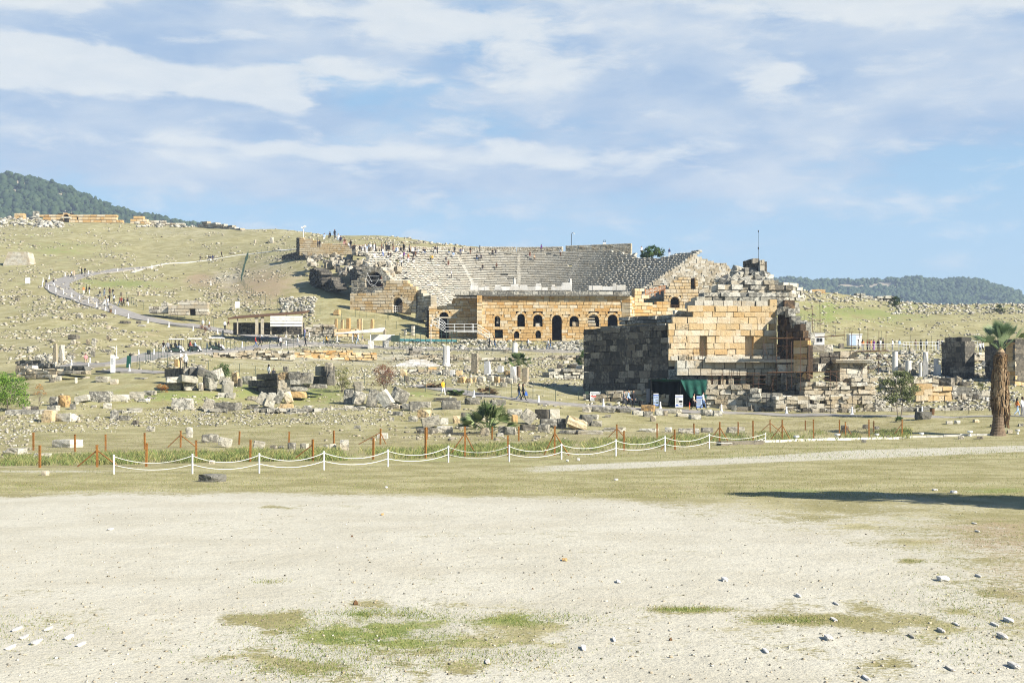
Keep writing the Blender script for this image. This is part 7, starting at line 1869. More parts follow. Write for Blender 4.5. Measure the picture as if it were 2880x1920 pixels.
solo(mb, 'drain_edge', M['dark'], 'dark low concrete drain edge under the last rope span', 'drain', (a + c) / 2)
# mushroom lights
for k, (px, y0, y1) in enumerate([(2240, 1224, 1240), (2355, 1219, 1235), (2466, 1219, 1232), (2592, 1216, 1229), (2728, 1211, 1226), (2862, 1207, 1220)]):
    b = G(px, y1); h = (y1 - y0) * b.y / F; r = h * .48
    t = thing('garden_light', 'white mushroom shaped garden light, ' + ['first of the row, by a fence post right of the last rope', 'second of the row, beside a pair of orange posts', 'third of the row, left of the last braced orange post', 'fourth of the row, alone on open grass', 'fifth of the row, left of the tall palm', 'last of the row, right of the tall palm'][k], 'garden light', b, 'garden lights along the kerb')
    mb = MB(); mb.lathe([(r * .6, -.08), (r * .6, .05), (r * .36, .07), (r * .36, h * .7)], b, 12); mb.build('stem', M['white'], t)
    mb = MB(); mb.lathe([(r * .5, h * .62), (r, h * .66), (r * 1.05, h * .95), (r * .9, h)], b, 16); mb.build('cap', M['white'], t)

# ------------------------------------------------------------------ white cone bollards along the paths
BO = [('along the curved road', [(119, 792, 806), (121, 780, 793), (138, 773, 785), (183, 766, 778), (249, 760, 772), (331, 754, 765), (427, 745, 756), (136, 801, 815), (157, 808, 822), (179, 815, 828), (202, 822, 836), (224, 830, 843), (249, 840, 855), (272, 849, 864), (297, 861, 874), (324, 870, 883), (361, 881, 895), (416, 896, 908), (475, 906, 920), (543, 917, 930), (593, 789, 802), (612, 900 + 25, 900 + 38), (671, 929, 943), (736, 934, 948), (804, 936, 950)]),
      ('along the lower road', [(201, 1012, 1029), (249, 1022, 1038), (253, 1006, 1022), (364, 1024, 1046), (390, 985, 998), (433, 980, 998), (583, 964, 982), (681, 960, 978), (805, 957, 973), (870, 935, 950), (910, 955, 971)]),
      ('beside the path in front of the kiosk', [(1333, 1100, 1117), (1515, 1112, 1134), (1697, 1121, 1145), (1857, 1130, 1150), (2029, 1136, 1159), (2212, 1145, 1164), (2396, 1145, 1165), (2593, 1148, 1165)])]
for (ph, lst) in BO:
    for (px, y0, y1) in lst:
        b = G(px, y1); h = max(.75, (y1 - y0) * b.y / F)
        t = thing('bollard', f'white cone bollard {ph} {rel_phrase(px, y1)}', 'bollard', b, 'white bollards along the paths')
        mb = MB(); mb.box((b.x, b.y, b.z + .02), (.36, .36, .14)); mb.build('base', M['white'], t)
        mb = MB(); mb.lathe([(.13, .08), (.085, h * .55), (.07, h * .86), (.09, h * .88), (.09, h * .94), (.04, h)], b, 10); mb.build('shaft', M['white'], t)

# ------------------------------------------------------------------ green post fences
def post_fence(name, label, pts, height, spacing, mats=('fpost', 'gwire'), net=False, r=.03, rails=3, explicit=None):
    w = [G(*p) for p in pts]; m = w[len(w) // 2]
    t = thing(name, label, 'fence', m); P_ = []
    if explicit: P_ = [G(a, b) for a, b in explicit]
    else:
        for i in range(len(w) - 1):
            n = max(1, round((w[i + 1] - w[i]).length / spacing))
            for k in range(n): 
                q = w[i].lerp(w[i + 1], k / n); P_.append(Vector((q.x, q.y, ground_z(q.x, q.y))))
        P_.append(w[-1])
    for p in P_[:95]:
        mb = MB(); mb.tube([(p.x, p.y, p.z - .1), (p.x + random.gauss(0, .015), p.y, p.z + height * random.uniform(.95, 1.03))], r, 5); mb.build('post', M[mats[0]], t)
    mb = MB()
    for i in range(len(P_) - 1):
        a, c = P_[i], P_[i + 1]
        for k in range(rails):
            v = .12 + .85 * k / max(1, rails - 1); mb.tube([a + Vector((0, 0, height * v)), c + Vector((0, 0, height * v))], .007, 3, cap=False)
        L = (c - a).length; n = max(1, int(L / .25)); rr = .0035 if not net else .02
        for k in range(n):
            q = a.lerp(c, k / n); u = (c - a).normalized() * rr; z0, z1 = Vector((0, 0, .05)), Vector((0, 0, height * .96))
            mb.add([q - u + z0, q + u + z0, q + u + z1, q - u + z1], [(0, 1, 2, 3)])
    mb.build('wire_mesh', M[mats[1]], t)


post_fence('mesh_fence', 'green mesh fence descending beside the curved road from the walking crowd', [(356, 846), (385, 866), (440, 884), (500, 898), (560, 910), (596, 916)], 1.55, 2.5)
post_fence('mesh_fence', 'dark post fence along the upper road in front of the striped shed', [(600, 920), (665, 932), (760, 948), (860, 960), (940, 968), (1000, 972)], 1.6, 3.0)
post_fence('mesh_fence', 'dense green fence running steeply down the left grassy mound', [(698, 722), (688, 752), (678, 795)], 1.7, 1.6, net=True)
post_fence('mesh_fence', 'green mesh fence along the top of the left grassy mound', [(700, 725), (724, 720), (748, 716)], 1.6, 2.0)
post_fence('mesh_fence', 'long green mesh fence crossing the foot of the left grassy mound', [(678, 800), (695, 822), (720, 845), (760, 862), (800, 874), (850, 880), (900, 884), (950, 888), (1000, 892), (1060, 894), (1120, 897)], 1.6, 2.6)
post_fence('mesh_fence', 'dark mesh fence in front of the parked electric carts', [(385, 1034), (410, 1024), (436, 1012), (470, 1004), (520, 998), (580, 993), (636, 987), (660, 985), (691, 984)], 1.5, 2.4)
post_fence('post_fence', 'row of thin dark fence posts along the lower road at centre left', [(758, 984), (792, 982), (825, 980), (897, 977), (932, 974)], 1.7, 3.0, rails=2)
post_fence('mesh_fence', 'dark mesh fence along the road below the stage wall', [(1080, 986), (1160, 985), (1240, 987), (1320, 988), (1400, 988), (1500, 988), (1640, 988)], 1.6, 2.2)
post_fence('post_fence', 'dark posts behind the heap of blocks and the dark green bush', [(427, 1048), (470, 1034), (545, 1038), (586, 1048), (673, 1056), (718, 1064)], 1.5, 9, rails=2, explicit=[(393, 1040), (430, 1046), (471, 1033), (546, 1036), (586, 1049), (674, 1058), (718, 1064)])
post_fence('post_fence', 'spaced dark posts along the path from the russet bush to the warning sign', [(1025, 1084), (1562, 1128)], 1.5, 9, rails=2, explicit=[(1025, 1083), (1137, 1090), (1196, 1102), (1254, 1100), (1314, 1108), (1377, 1112), (1438, 1118), (1499, 1124), (1562, 1128)])
post_fence('post_fence', 'spaced black posts along the path at the right foreground ruins', [(2102, 1157), (2792, 1164)], 1.85, 9, ('black', 'wire'), rails=2, explicit=[(2102, 1156), (2156, 1158), (2213, 1160), (2275, 1162), (2336, 1162), (2397, 1162), (2461, 1162), (2591, 1163), (2658, 1164), (2725, 1164), (2792, 1164)])
post_fence('wire_fence', 'thin wire fence climbing the right hillside behind the pedestal', [(2244, 905), (2262, 915), (2290, 928), (2320, 938), (2350, 945), (2390, 952), (2430, 957), (2480, 960)], 1.9, 2.6, rails=2)
post_fence('post_fence', 'thin dark posts on the slope under the left wing wall', [(960, 905), (1012, 900), (1092, 900), (1150, 904)], 1.6, 3.5, rails=2)
post_fence('mesh_fence', 'low mesh fence on the bank left of the white stair platform', [(1085, 922), (1115, 925), (1150, 928), (1200, 930)], 1.4, 1.6)
post_fence('mesh_fence', 'dark thin fence at the top end wall left of the theatre crowd', [(826, 716), (850, 712), (880, 708)], 1.6, 1.6, ('rusty', 'wire'))
post_fence('wire_fence', 'low wire fence in front of the green hill behind the walkway', [(2560, 966), (2620, 968), (2700, 968), (2760, 966), (2880, 962)], 1.5, 3.0, ('black', 'wire'), rails=2)

# gate frames and the warning sign at the kiosk
b = G(1645, 1136)
t = thing('gate_fence', 'low grey pipe gate frame carrying the warning sign beside the path', 'fence', b)
for (x0, x1) in ((1627, 1708), (1708, 1792)):
    a, c = P(x0, 1136, 152.0), P(x1, 1140, 150.6); mb = MB(); hh = 1.45
    for p in (a, c): mb.tube([p, p + Vector((0, 0, hh))], .03, 6)
    for v in (.05, hh): mb.tube([a + Vector((0, 0, v)), c + Vector((0, 0, v))], .025, 5)
    for k in range(1, 9): q = a.lerp(c, k / 9); mb.tube([q, q + Vector((0, 0, hh))], .006, 3)
    mb.build('frame', M['fpost'], t)
def board(name, label, cat, px0, px1, y0, y1, d, frame='white', legs=None, marks=(), thick=.05, th_=None, lean=0.0):
    a, c = P(px0, y1, d), P(px1, y0, d); w, h = c.x - a.x, c.z - a.z
    yb = y1 if legs is None else legs
    base = P((px0 + px1) / 2, yb, d)
    t = thing(name, label, cat, base)
    mb = MB(); mb.box(((a.x + c.x) / 2, d, (a.z + c.z) / 2), (w, thick, h)); mb.build('panel', M[frame], t)
    if legs is not None:
        for f_ in (.12, .88):
            x = a.x + w * f_; z = P(0, legs, d).z; mb = MB(); mb.tube([(x, d + .06, z - .15), (x, d + .06, c.z)], .03, 6); mb.build('leg', M['white' if frame == 'white' else 'black'], t)
    for (u0, u1, v0, v1, m) in marks:
        mb = MB(); mb.box((a.x + w * (u0 + u1) / 2, d - thick / 2 - .006, c.z - h * (v0 + v1) / 2), (w * (u1 - u0), .008, h * (v1 - v0))); mb.build('print', M[m], t)
    return t
def lines(u0, u1, v0, v1, n, m='grayp', rag=True):
    out = []
    for k in range(n):
        v = v0 + (v1 - v0) * k / n; out.append((u0, u1 - (random.uniform(0, .25) * (u1 - u0) if rag else 0), v, v + (v1 - v0) / n * .5, m))
    return out


board('warning_sign', 'white warning sign with red lettering hung on the grey gate frame', 'sign', 1660, 1689, 1101, 1130, 151.0, marks=lines(.08, .95, .06, .30, 3) + [(.06, .94, .36, .46, 'redp'), (.2, .85, .5, .56, 'redp')] + lines(.08, .95, .62, .94, 5))
board('dark_panel', 'dark panel hanging on the gate frame left of the warning sign', 'panel', 1646, 1656, 1101, 1129, 151.3, 'fpost')
# green net kiosk
kd = 148.0
t = thing('net_kiosk', 'open shelter draped in dark green net at the foot of the fountain house', 'shelter', P(1908, 1148, kd))
z0 = P(0, 1150, kd).z; zt1 = P(0, 1067, kd).z
xa, xm, xb = P(1831, 0, kd).x, P(1914, 0, kd).x, P(1987, 0, kd).x
mb = MB()
for x in (xa, xm, xb):
    for y in (kd, kd + 2.2): mb.tube([(x, y, z0), (x, y, zt1)], .035, 6)
for y in (kd, kd + 2.2): mb.tube([(xa, y, zt1), (xb, y, zt1)], .03, 5)
mb.build('frame', M['black'], t)


def cloth(name, pf, nu, nv, mat, parent):
    vs = [pf(i / nu, j / nv) for j in range(nv + 1) for i in range(nu + 1)]; fs = []
    for j in range(nv):
        for i in range(nu):
            k = j * (nu + 1) + i; fs.append((k, k + 1, k + nu + 2, k + nu + 1))
    mb = MB(); mb.add(vs, fs); return mb.build(name, M[mat], parent, smooth=True)


cloth('roof_net', lambda u, v: (xa + (xb - xa) * u, kd - .12 + 2.4 * v, zt1 + .06 + .07 * math.sin(u * 17) * math.sin(v * 5) - .22 * math.sin(math.pi * v) - .12 * u), 24, 6, 'gnet', t)
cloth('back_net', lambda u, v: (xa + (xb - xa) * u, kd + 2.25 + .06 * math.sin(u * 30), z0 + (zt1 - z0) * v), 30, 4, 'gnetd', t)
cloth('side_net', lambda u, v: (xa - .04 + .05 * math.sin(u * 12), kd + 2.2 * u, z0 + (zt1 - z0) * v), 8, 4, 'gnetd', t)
cloth('side_net', lambda u, v: (xb + .05 + (.28 * (1 - v)) + .08 * math.sin(u * 12 + v * 5), kd + 2.2 * u, z0 + .7 + (zt1 - z0 - .7) * v), 10, 6, 'gnet', t)
cloth('front_net', lambda u, v: (xm + (xb - xm) * u, kd - .08 - .10 * math.sin(u * 21 + 2 * v) * (1.15 - v), zt1 - (zt1 - z0) * (.60 + .10 * math.sin(u * 7)) * (1 - v) * min(1, .12 + u * 2.2)), 36, 10, 'gnet', t)
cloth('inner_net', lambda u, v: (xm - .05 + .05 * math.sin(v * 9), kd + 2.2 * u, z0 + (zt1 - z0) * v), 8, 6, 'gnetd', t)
# info boards
I1 = [(0, 1, .1, .17, 'blue'), (.0, 1, .9, .95, 'blue')]
board('info_board', 'narrow info board with blue header standing left in front of the net kiosk', 'info board', 1838, 1852, 1106, 1141, 147.4, 'ltblue', 1152, [(0, 1, 0, .1, 'wpanel')] + I1 + [(.55, .9, .24, .36, 'grayp'), (.4, .95, .46, .6, 'grayp'), (.08, .5, .68, .8, 'grayp'), (.55, .95, .68, .82, 'fpost')] + lines(.1, .5, .24, .4, 4))
board('info_board', 'wide white info board with blue bands and photos before the net kiosk', 'info board', 1899, 1921, 1110, 1145, 147.2, 'white', 1152, I1 + [(.5, .93, .44, .62, 'black'), (.55, .92, .68, .82, 'grayp'), (.08, .42, .76, .86, 'blue')] + lines(.08, .5, .22, .7, 9))
board('info_board', 'pale blue info board behind the woman in white at the net kiosk', 'info board', 1959, 1976, 1113, 1147, 147.2, 'ltblue', 1152, [(0, 1, .09, .2, 'blue'), (0, 1, .88, .94, 'blue')] + lines(.1, .9, .26, .84, 12))
board('plank_panel', 'grey upright board leaning at the left corner of the net kiosk', 'panel', 1818, 1828, 1093, 1131, 148.6, 'grayp', 1140)
# waste bins
for (px, y0, y1, lb) in [(1803, 1129, 1143, 'small black bin left of the net kiosk'), (311, 869, 879, 'small brown bin among bollards on the curved road'), (418, 985, 998, 'dark green bin beside the lower road left of the carts'), (2622, 1148, 1166, 'brown wooden bin right of the fig tree by the path')]:
    b = G(px, y1); h = max(.7, (y1 - y0) * b.y / F); mb = MB(); t = thing('litter_bin', lb, 'bin', b)
    mb.lathe([(h * .3, 0), (h * .36, h * .9), (h * .33, h * .9)], b, 10); mb.build('body', M['wood' if 'brown' in lb else 'black'], t)
    mb = MB(); mb.lathe([(h * .38, h * .9), (h * .38, h * .97), (h * .1, h)], b, 10); mb.build('lid', M['fpost'], t)
# pylon sign, net box, signs on slopes
b = G(317, 1049)
board('pylon_sign', 'tall narrow white pylon sign with lines of text at the path fork', 'sign', 311.5, 323.5, 998, 1048, b.y, 'white', None, lines(.15, .85, .2, .55, 8), .25)
b = G(360, 1034); s = b.y / F; mb = MB()
t = thing('net_booth', 'leaning narrow booth wrapped in green net beside the pylon sign', 'booth', b)
a = 9 * s / 2; h = 36 * s
mb.hexa([(b.x - a * 1.2, b.y, b.z), (b.x + a * .9, b.y, b.z), (b.x + a * .9, b.y + .5, b.z), (b.x - a * 1.2, b.y + .5, b.z), (b.x - a * .7, b.y, b.z + h * .93), (b.x + a * 1.3, b.y, b.z + h * .96), (b.x + a * 1.3, b.y + .5, b.z + h * .96), (b.x - a * .7, b.y + .5, b.z + h * .93)]); mb.build('net_cover', M['gnet'], t)
mb = MB(); mb.box((b.x + a, b.y + .2, b.z + h), (.22, .22, .3)); mb.build('lamp_box', M['black'], t)
d_ = float(depth_at(78, 800)[0]); board('blank_sign', 'blank white board standing on the slope beside the road bend', 'sign', 71, 85, 781, 797, d_, 'white', 801)
d_ = float(depth_at(667, 874)[0]); board('blank_sign', 'blank white board on two legs below the grassy mound', 'sign', 661, 674, 848, 866, d_, 'white', 875)
d_ = float(depth_at(738, 857)[0]); board('blank_sign', 'small pale board on the green fence at the mound foot', 'sign', 734, 743, 844, 856, d_, 'pale', 858)

# ------------------------------------------------------------------ sheds and awnings
sd_ = 236.0
t = thing('shelter', 'excavation shelter with slanting dark roof and wide striped white panel', 'shelter', P(760, 945, sd_))
a, c = P(640, 898, sd_), P(856, 882, sd_)
mb = MB(); mb.hexa([(a.x, sd_, a.z), (c.x, sd_, c.z), (c.x, sd_ + 6, c.z + .7), (a.x, sd_ + 6, a.z + .7), (a.x, sd_, a.z + .16), (c.x, sd_, c.z + .16), (c.x, sd_ + 6, c.z + .9), (a.x, sd_ + 6, a.z + .9)]); mb.build('roof', M['wood'], t)
zp0, zp1 = P(0, 919, sd_).z, P(0, 888, sd_).z; xa, xb = P(761, 0, sd_).x, P(851, 0, sd_).x
for k in range(4):
    mb = MB(); h = (zp1 - zp0) / 4; mb.box(((xa + xb) / 2, sd_ - .3 + .02 * k, zp0 + h * (k + .5)), (xb - xa, .06, h - .09), rx=-.12); mb.build('wall_panel', M['wpanel'], t)
for px in (668, 722, 738, 762, 806, 850):
    mb = MB(); p = P(px, 940, sd_ + .4); q = P(px, 896 - (px - 640) * .06, sd_ + .4); mb.box((p.x, p.y, (p.z + q.z) / 2), (.5 if px in (722, 738) else .16, .3, q.z - p.z)); mb.build('post', M['pale'], t)
mb = MB(); pw(mb, 655, sd_ + 3, 855, sd_ + 3, 940, [(655, 905), (855, 905)], courses=.4, bl=(.5, 1.2), thick=.5, tone=lambda u, z: (random.random(), .7), rough=.1); mb.build('back_wall', M['dark'], t)
sd2 = 214.0
t = thing('awning', 'white slanting canvas awning with low white side wall', 'awning', P(1010, 958, sd2))
a, c = P(942, 938, sd2), P(1076, 924, sd2)
mb = MB(); mb.hexa([(a.x, sd2, a.z - .05), (c.x, sd2, c.z - .5), (c.x, sd2 + 4, c.z + .2), (a.x, sd2 + 4, a.z + .1), (a.x, sd2, a.z + .05), (c.x, sd2, c.z + .18), (c.x, sd2 + 4, c.z + .35), (a.x, sd2 + 4, a.z + .2)]); mb.build('canopy', M['wpanel'], t)
xa, xb = P(1042, 0, sd2).x, P(1108, 0, sd2).x
mb = MB(); mb.box(((xa + xb) / 2, sd2 + 1.2, P(0, 948, sd2).z), (xb - xa, .12, 17 * sd2 / F)); mb.build('side_wall', M['wpanel'], t)
for px in (948, 992, 1042):
    mb = MB(); p = P(px, 962, sd2 + .3); mb.tube([p, p + Vector((0, 0, 26 * sd2 / F))], .07, 6); mb.build('post', M['white'], t)
mb = MB(); p = P(1112, 952, sd2 + .6); mb.box((p.x, p.y, p.z), (1.2, .8, .95)); mb.build('dark_cabinet', M['fpost'], t)
# green footbridge with rails
gd = 218.0
t = thing('footbridge', 'teal steel footbridge with pipe rails in front of the stage wall rubble', 'footbridge', P(1200, 978, gd))
a, c = P(1124, 968, gd), P(1285, 956, gd)
mb = MB(); mb.hexa([(a.x, gd, a.z + .5), (c.x, gd, c.z - .25), (c.x, gd + 1.5, c.z - .25), (a.x, gd + 1.5, a.z + .5), (a.x, gd, a.z + .85), (c.x, gd, c.z + .05), (c.x, gd + 1.5, c.z + .05), (a.x, gd + 1.5, a.z + .85)]); mb.build('deck', M['teal'], t)
for k in range(12):
    f_ = k / 11; p = a.lerp(c, f_); mb = MB(); mb.tube([(p.x, gd, p.z - .6), (p.x, gd, p.z + 1.75 - .4 * f_)], .04, 5); mb.build('rail_post', M['fpost'], t)
for v in (1.2, 1.7):
    mb = MB(); mb.tube([(a.x, gd, a.z + v - .1), (a.x + (c.x - a.x) * .25, gd, a.z + v + .55), (c.x, gd, c.z + v - .45)], .035, 5); mb.build('handrail', M['fpost'], t)
# white stair platform
wd = 240.0
t = thing('stair_platform', 'white railed platform with stairs at both ends below the theatre side door', 'stairs', P(1290, 940, wd))
def rails(pts, hh, nm='railing'):
    mb = MB(); w = [P(a, b, wd) for a, b in pts]
    for v in (hh, hh * .55, .06): mb.tube([p + Vector((0, 0, v)) for p in w], .035, 5)
    for i in range(len(w) - 1):
        n = max(1, int((w[i + 1] - w[i]).length / 1.4))
        for k in range(n + 1): q = w[i].lerp(w[i + 1], k / n); mb.tube([q + Vector((0, 0, -.3)), q + Vector((0, 0, hh))], .035, 5)
    return mb.build(nm, M['white'], t)
rails([(1215, 909), (1252, 927)], 1.05); rails([(1236, 912), (1252, 924)], 1.05); rails([(1252, 930), (1332, 930)], 1.15); rails([(1328, 930), (1342, 930), (1376, 952)], 1.1)
mb = MB(); a, c = P(1250, 932, wd), P(1342, 932, wd); mb.box(((a.x + c.x) / 2, wd + .7, a.z), (c.x - a.x, 1.5, .14)); mb.build('platform', M['white'], t)
for k in range(8):
    mb = MB(); p = P(1342 + k * 4.3, 933 + k * 2.7, wd + .7); mb.box((p.x, p.y, p.z), (.3, 1.3, .07)); mb.build('step', M['white'], t)
for k in range(7):
    mb = MB(); p = P(1250 - k * 5, 931 - k * 3, wd + .7); mb.box((p.x, p.y, p.z), (.3, 1.3, .07)); mb.build('step', M['white'], t)
# orange timber railing on the right wing
od = 254.5
t = thing('timber_railing', 'orange timber railing with crossed braces climbing beside the right wing', 'railing', P(1845, 836, od))
pts = [(1815, 832), (1828, 827), (1842, 825), (1856, 820), (1870, 818)]
for i, (a, b_) in enumerate(pts):
    p = P(a, b_, od); mb = MB(); mb.box((p.x, p.y, p.z + .25), (.12, .12, 1.5 if i else 2.0)); mb.build('post', M['orwood'], t)
    if i:
        q = P(*pts[i - 1], od); mb = MB()
        for v in (.15, .9): mb.tube([q + Vector((0, 0, v)), p + Vector((0, 0, v))], .05, 4)
        mb.tube([q + Vector((0, 0, .15)), p + Vector((0, 0, .9))], .035, 4); mb.tube([q + Vector((0, 0, .9)), p + Vector((0, 0, .15))], .035, 4); mb.build('brace', M['orwood'], t)
mb = MB()
for k in range(9): p = P(1886 + k * 3.1, 866, 258.4); mb.tube([p + Vector((0, 0, -.3)), p + Vector((random.uniform(-.15, .15), 0, .55))], .03, 4)
p, q = P(1886, 858, 258.4), P(1911, 859, 258.4); mb.tube([p, q], .04, 5)
solo(mb, 'arch_barrier', M['wood'], 'rough timber barrier across the small arch of the right wing', 'barrier', P(1898, 866, 258.4))
# white walkway with railing at right
vd = 229.0
t = thing('walkway', 'raised walkway with white pipe railing crowded with visitors at right', 'walkway', P(2640, 990, vd))
def wrail(x0, x1, y, d, y1=None, hh=1.15, sp=9):
    mb = MB(); a, c = P(x0, y, d), P(x1, y if y1 is None else y1, d)
    for v in (hh, hh * .6): mb.tube([a + Vector((0, 0, v)), c + Vector((0, 0, v))], .032, 5)
    n = max(1, int((x1 - x0) / sp))
    for k in range(n + 1): q = a.lerp(c, k / n); mb.tube([q + Vector((0, 0, -.2)), q + Vector((0, 0, hh))], .035, 5)
    mb.build('railing', M['white'], t)
wrail(2410, 2545, 984, vd, sp=16, hh=.95); wrail(2540, 2640, 982, vd - 1); wrail(2622, 2660, 990, vd - 3, 996, 1.7, 18); wrail(2640, 2690, 978, vd, 980); wrail(2716, 2760, 978, vd - 4, 984, 1.3)
a, c = P(2400, 985, vd + .6), P(2700, 983, vd + .6); mb = MB(); mb.box(((a.x + c.x) / 2, vd + 1.0, a.z - .08), (c.x - a.x, 2.4, .14)); mb.build('deck', M['conc'], t)
# cabins
for (lb, x0, x1, y0, y1, d, win) in [('white site cabin with a small dark window behind the scaffolding', 2290, 2319, 939, 971, 226, True), ('tall grey white metal cabin beside visitors on the walkway', 2388, 2424, 941, 972, 234, False)]:
    a, c = P(x0, y1, d), P(x1, y0, d); t = thing('site_cabin', lb, 'cabin', P((x0 + x1) / 2, y1, d))
    w, h = c.x - a.x, c.z - a.z
    mb = MB(); mb.box(((a.x + c.x) / 2, d + w * .4, (a.z + c.z) / 2), (w, w * .8, h)); mb.build('body', M['wpanel'], t)
    mb = MB(); mb.box(((a.x + c.x) / 2, d + w * .4, c.z + .06), (w + .16, w * .8 + .16, .14)); mb.build('roof', M['white'], t)
    if win:
        for k in (-.13, .17):
            mb = MB(); mb.box(((a.x + c.x) / 2 + w * k, d - .02, a.z + h * .48), (w * .24, .06, h * .32)); mb.build('window', M['black'], t)
    else:
        mb = MB(); mb.box(((a.x + c.x) / 2 - w * .2, d - .03, (a.z + c.z) / 2), (w * .5, .06, h * .9)); mb.build('door', M['ltblue'], t)
# lamp posts and poles
mb = MB(); p = P(853, 668, 332)
t = thing('floodlight_mast', 'thin white floodlight mast on the hilltop left of the theatre', 'mast', p)
mb.tube([p, p + Vector((0, 0, 2.4))], .09, 6); mb.build('pole', M['white'], t)
for dx, dz in ((-.25, 2.3), (.15, 2.45), (.45, 2.6)): mb = MB(); mb.box((p.x + dx, p.y - .1, p.z + dz), (.5, .3, .3), ry=.3); mb.build('lamp_head', M['white'], t)
p = P(1607, 694, 318); t = thing('street_lamp', 'black bent lamp post standing behind the theatre rim wall', 'lamp', p)
mb = MB(); mb.tube([p + Vector((0, 0, -1)), p + Vector((0, 0, 2.9)), p + Vector((.15, 0, 3.05)), p + Vector((.45, 0, 3.08))], .07, 6); mb.build('post', M['black'], t)
mb = MB(); mb.box((p.x + .62, p.y, p.z + 2.98), (.42, .3, .16), ry=.5); mb.build('lamp_head', M['white'], t)
p = P(1700, 686, 314.5); t = thing('roof_box', 'small white box with dark frame on top of the rim wall', 'box', p)
mb = MB(); mb.box((p.x, p.y, p.z + .15), (.7, .5, .3)); mb.build('base', M['white'], t)
mb = MB()
for (dx, dz, w, h) in ((-.25, .6, .06, .4), (.25, .6, .06, .4), (0, .8, .56, .06), (0, .42, .56, .06)): mb.box((p.x + dx, p.y, p.z + dz), (w, .2, h))
mb.build('frame', M['black'], t)
p = G(328, 1008); t = thing('lamp_post', 'short white lamp post beside the lower road near the pylon sign', 'lamp', p)
mb = MB(); mb.box((p.x, p.y, p.z + .05), (.4, .4, .3)); mb.build('base', M['white'], t); mb = MB(); mb.lathe([(.09, .2), (.04, .5), (.04, 1.7)], p, 8); mb.build('post', M['white'], t); mb = MB(); mb.box((p.x - .25, p.y, p.z + .35), (.16, .16, .45)); mb.build('control_box', M['black'], t)
p = P(1212, 966, 216); t = thing('lamp_post', 'white post with round lamp in front of the teal footbridge', 'lamp', p)
mb = MB(); mb.tube([p, p + Vector((0, 0, 2.6))], .05, 6); mb.build('post', M['wpanel'], t); mb = MB(); mb.lathe([(.05, 0), (.2, .12), (.16, .3), (.04, .38)], p + Vector((0, 0, 2.55)), 8); mb.build('lamp_head', M['white'], t)

# ------------------------------------------------------------------ electric carts
def cart(label, px0, px1, y0, y1, glass=False):
    b = G((px0 + px1) / 2, y1); s = b.y / F; L = (px1 - px0) * s; h = max((y1 - y0) * s, 1.75); x, y, z = b
    t = thing('electric_cart', label, 'cart', b, 'electric carts parked on the lower road')
    mb = MB(); mb.box((x - L * .06, y + .6, z + .42), (L * .86, 1.15, .28), jit=.02); mb.box((x - L * .10, y + .6, z + .62), (L * .5, 1.1, .16)); mb.build('body', M['fpost'], t)
    mb = MB(); mb.hexa([(x + L * .24, y + .05, z + .3), (x + L * .46, y + .1, z + .3), (x + L * .46, y + 1.1, z + .3), (x + L * .24, y + 1.15, z + .3), (x + L * .24, y + .05, z + .95), (x + L * .38, y + .12, z + .78), (x + L * .38, y + 1.08, z + .78), (x + L * .24, y + 1.15, z + .95)]); mb.build('bonnet', M['white'], t)
    mb = MB(); mb.hexa([(x - L * .48, y - .08, z + h - .12), (x + L * .46, y - .08, z + h - .12), (x + L * .46, y + 1.3, z + h - .12), (x - L * .48, y + 1.3, z + h - .12), (x - L * .42, y + .02, z + h), (x + L * .38, y + .02, z + h), (x + L * .38, y + 1.2, z + h), (x - L * .42, y + 1.2, z + h)]); mb.build('roof', M['white'], t)
    for fx in (-.43, -.05, .36):
        for yy in (.02, 1.18): mb = MB(); mb.tube([(x + L * fx, y + yy, z + .55), (x + L * fx, y + yy, z + h - .1)], .03, 5); mb.build('roof_post', M['black'], t)
    for fx in (-.3, .02):
        mb = MB(); mb.box((x + L * fx, y + .6, z + .78), (L * .2, 1.05, .14)); mb.box((x + L * (fx - .1), y + .6, z + 1.05), (.1, 1.05, .5), ry=-.12); mb.build('seat', M['black'], t)
    for fx in (-.3, .32):
        for yy in (.0, 1.05):
            mb = MB(); mb.lathe([(.24, 0), (.27, .03), (.27, .13), (.24, .16)], (0, 0, 0), 14); mb.v = [(vx + x + L * fx, vz + y + yy, vy + z + .27) for vx, vy, vz in mb.v]; w = mb.build('wheel', M['black'], t)
            mb = MB(); mb.lathe([(.12, -.01), (.12, .0)], (0, 0, 0), 10); mb.v = [(vx + x + L * fx, vz + y + yy - .005, vy + z + .27) for vx, vy, vz in mb.v]; mb.build('rim', M['white'], w)
    if glass:
        mb = MB(); mb.box((x - L * .05, y - .03, z + .95), (L * .75, .02, .8)); mb.build('side_curtain', M['gnet'], t)
    mb = MB(); mb.box((x + L * .43, y + .6, z + .62), (.06, .5, .08)); mb.build('headlight', M['wpanel'], t)


cart('white roofed electric cart, leftmost, with two people standing beside it', 473, 516, 952, 993)
cart('white roofed electric cart, middle of three, with red and blue riders', 525, 565, 951, 991)
cart('white roofed electric cart, rightmost, with a trailer of dark seats', 585, 630, 948, 986)
# ------------------------------------------------------------------ people: one continuous skinned body per pose
BONES = []


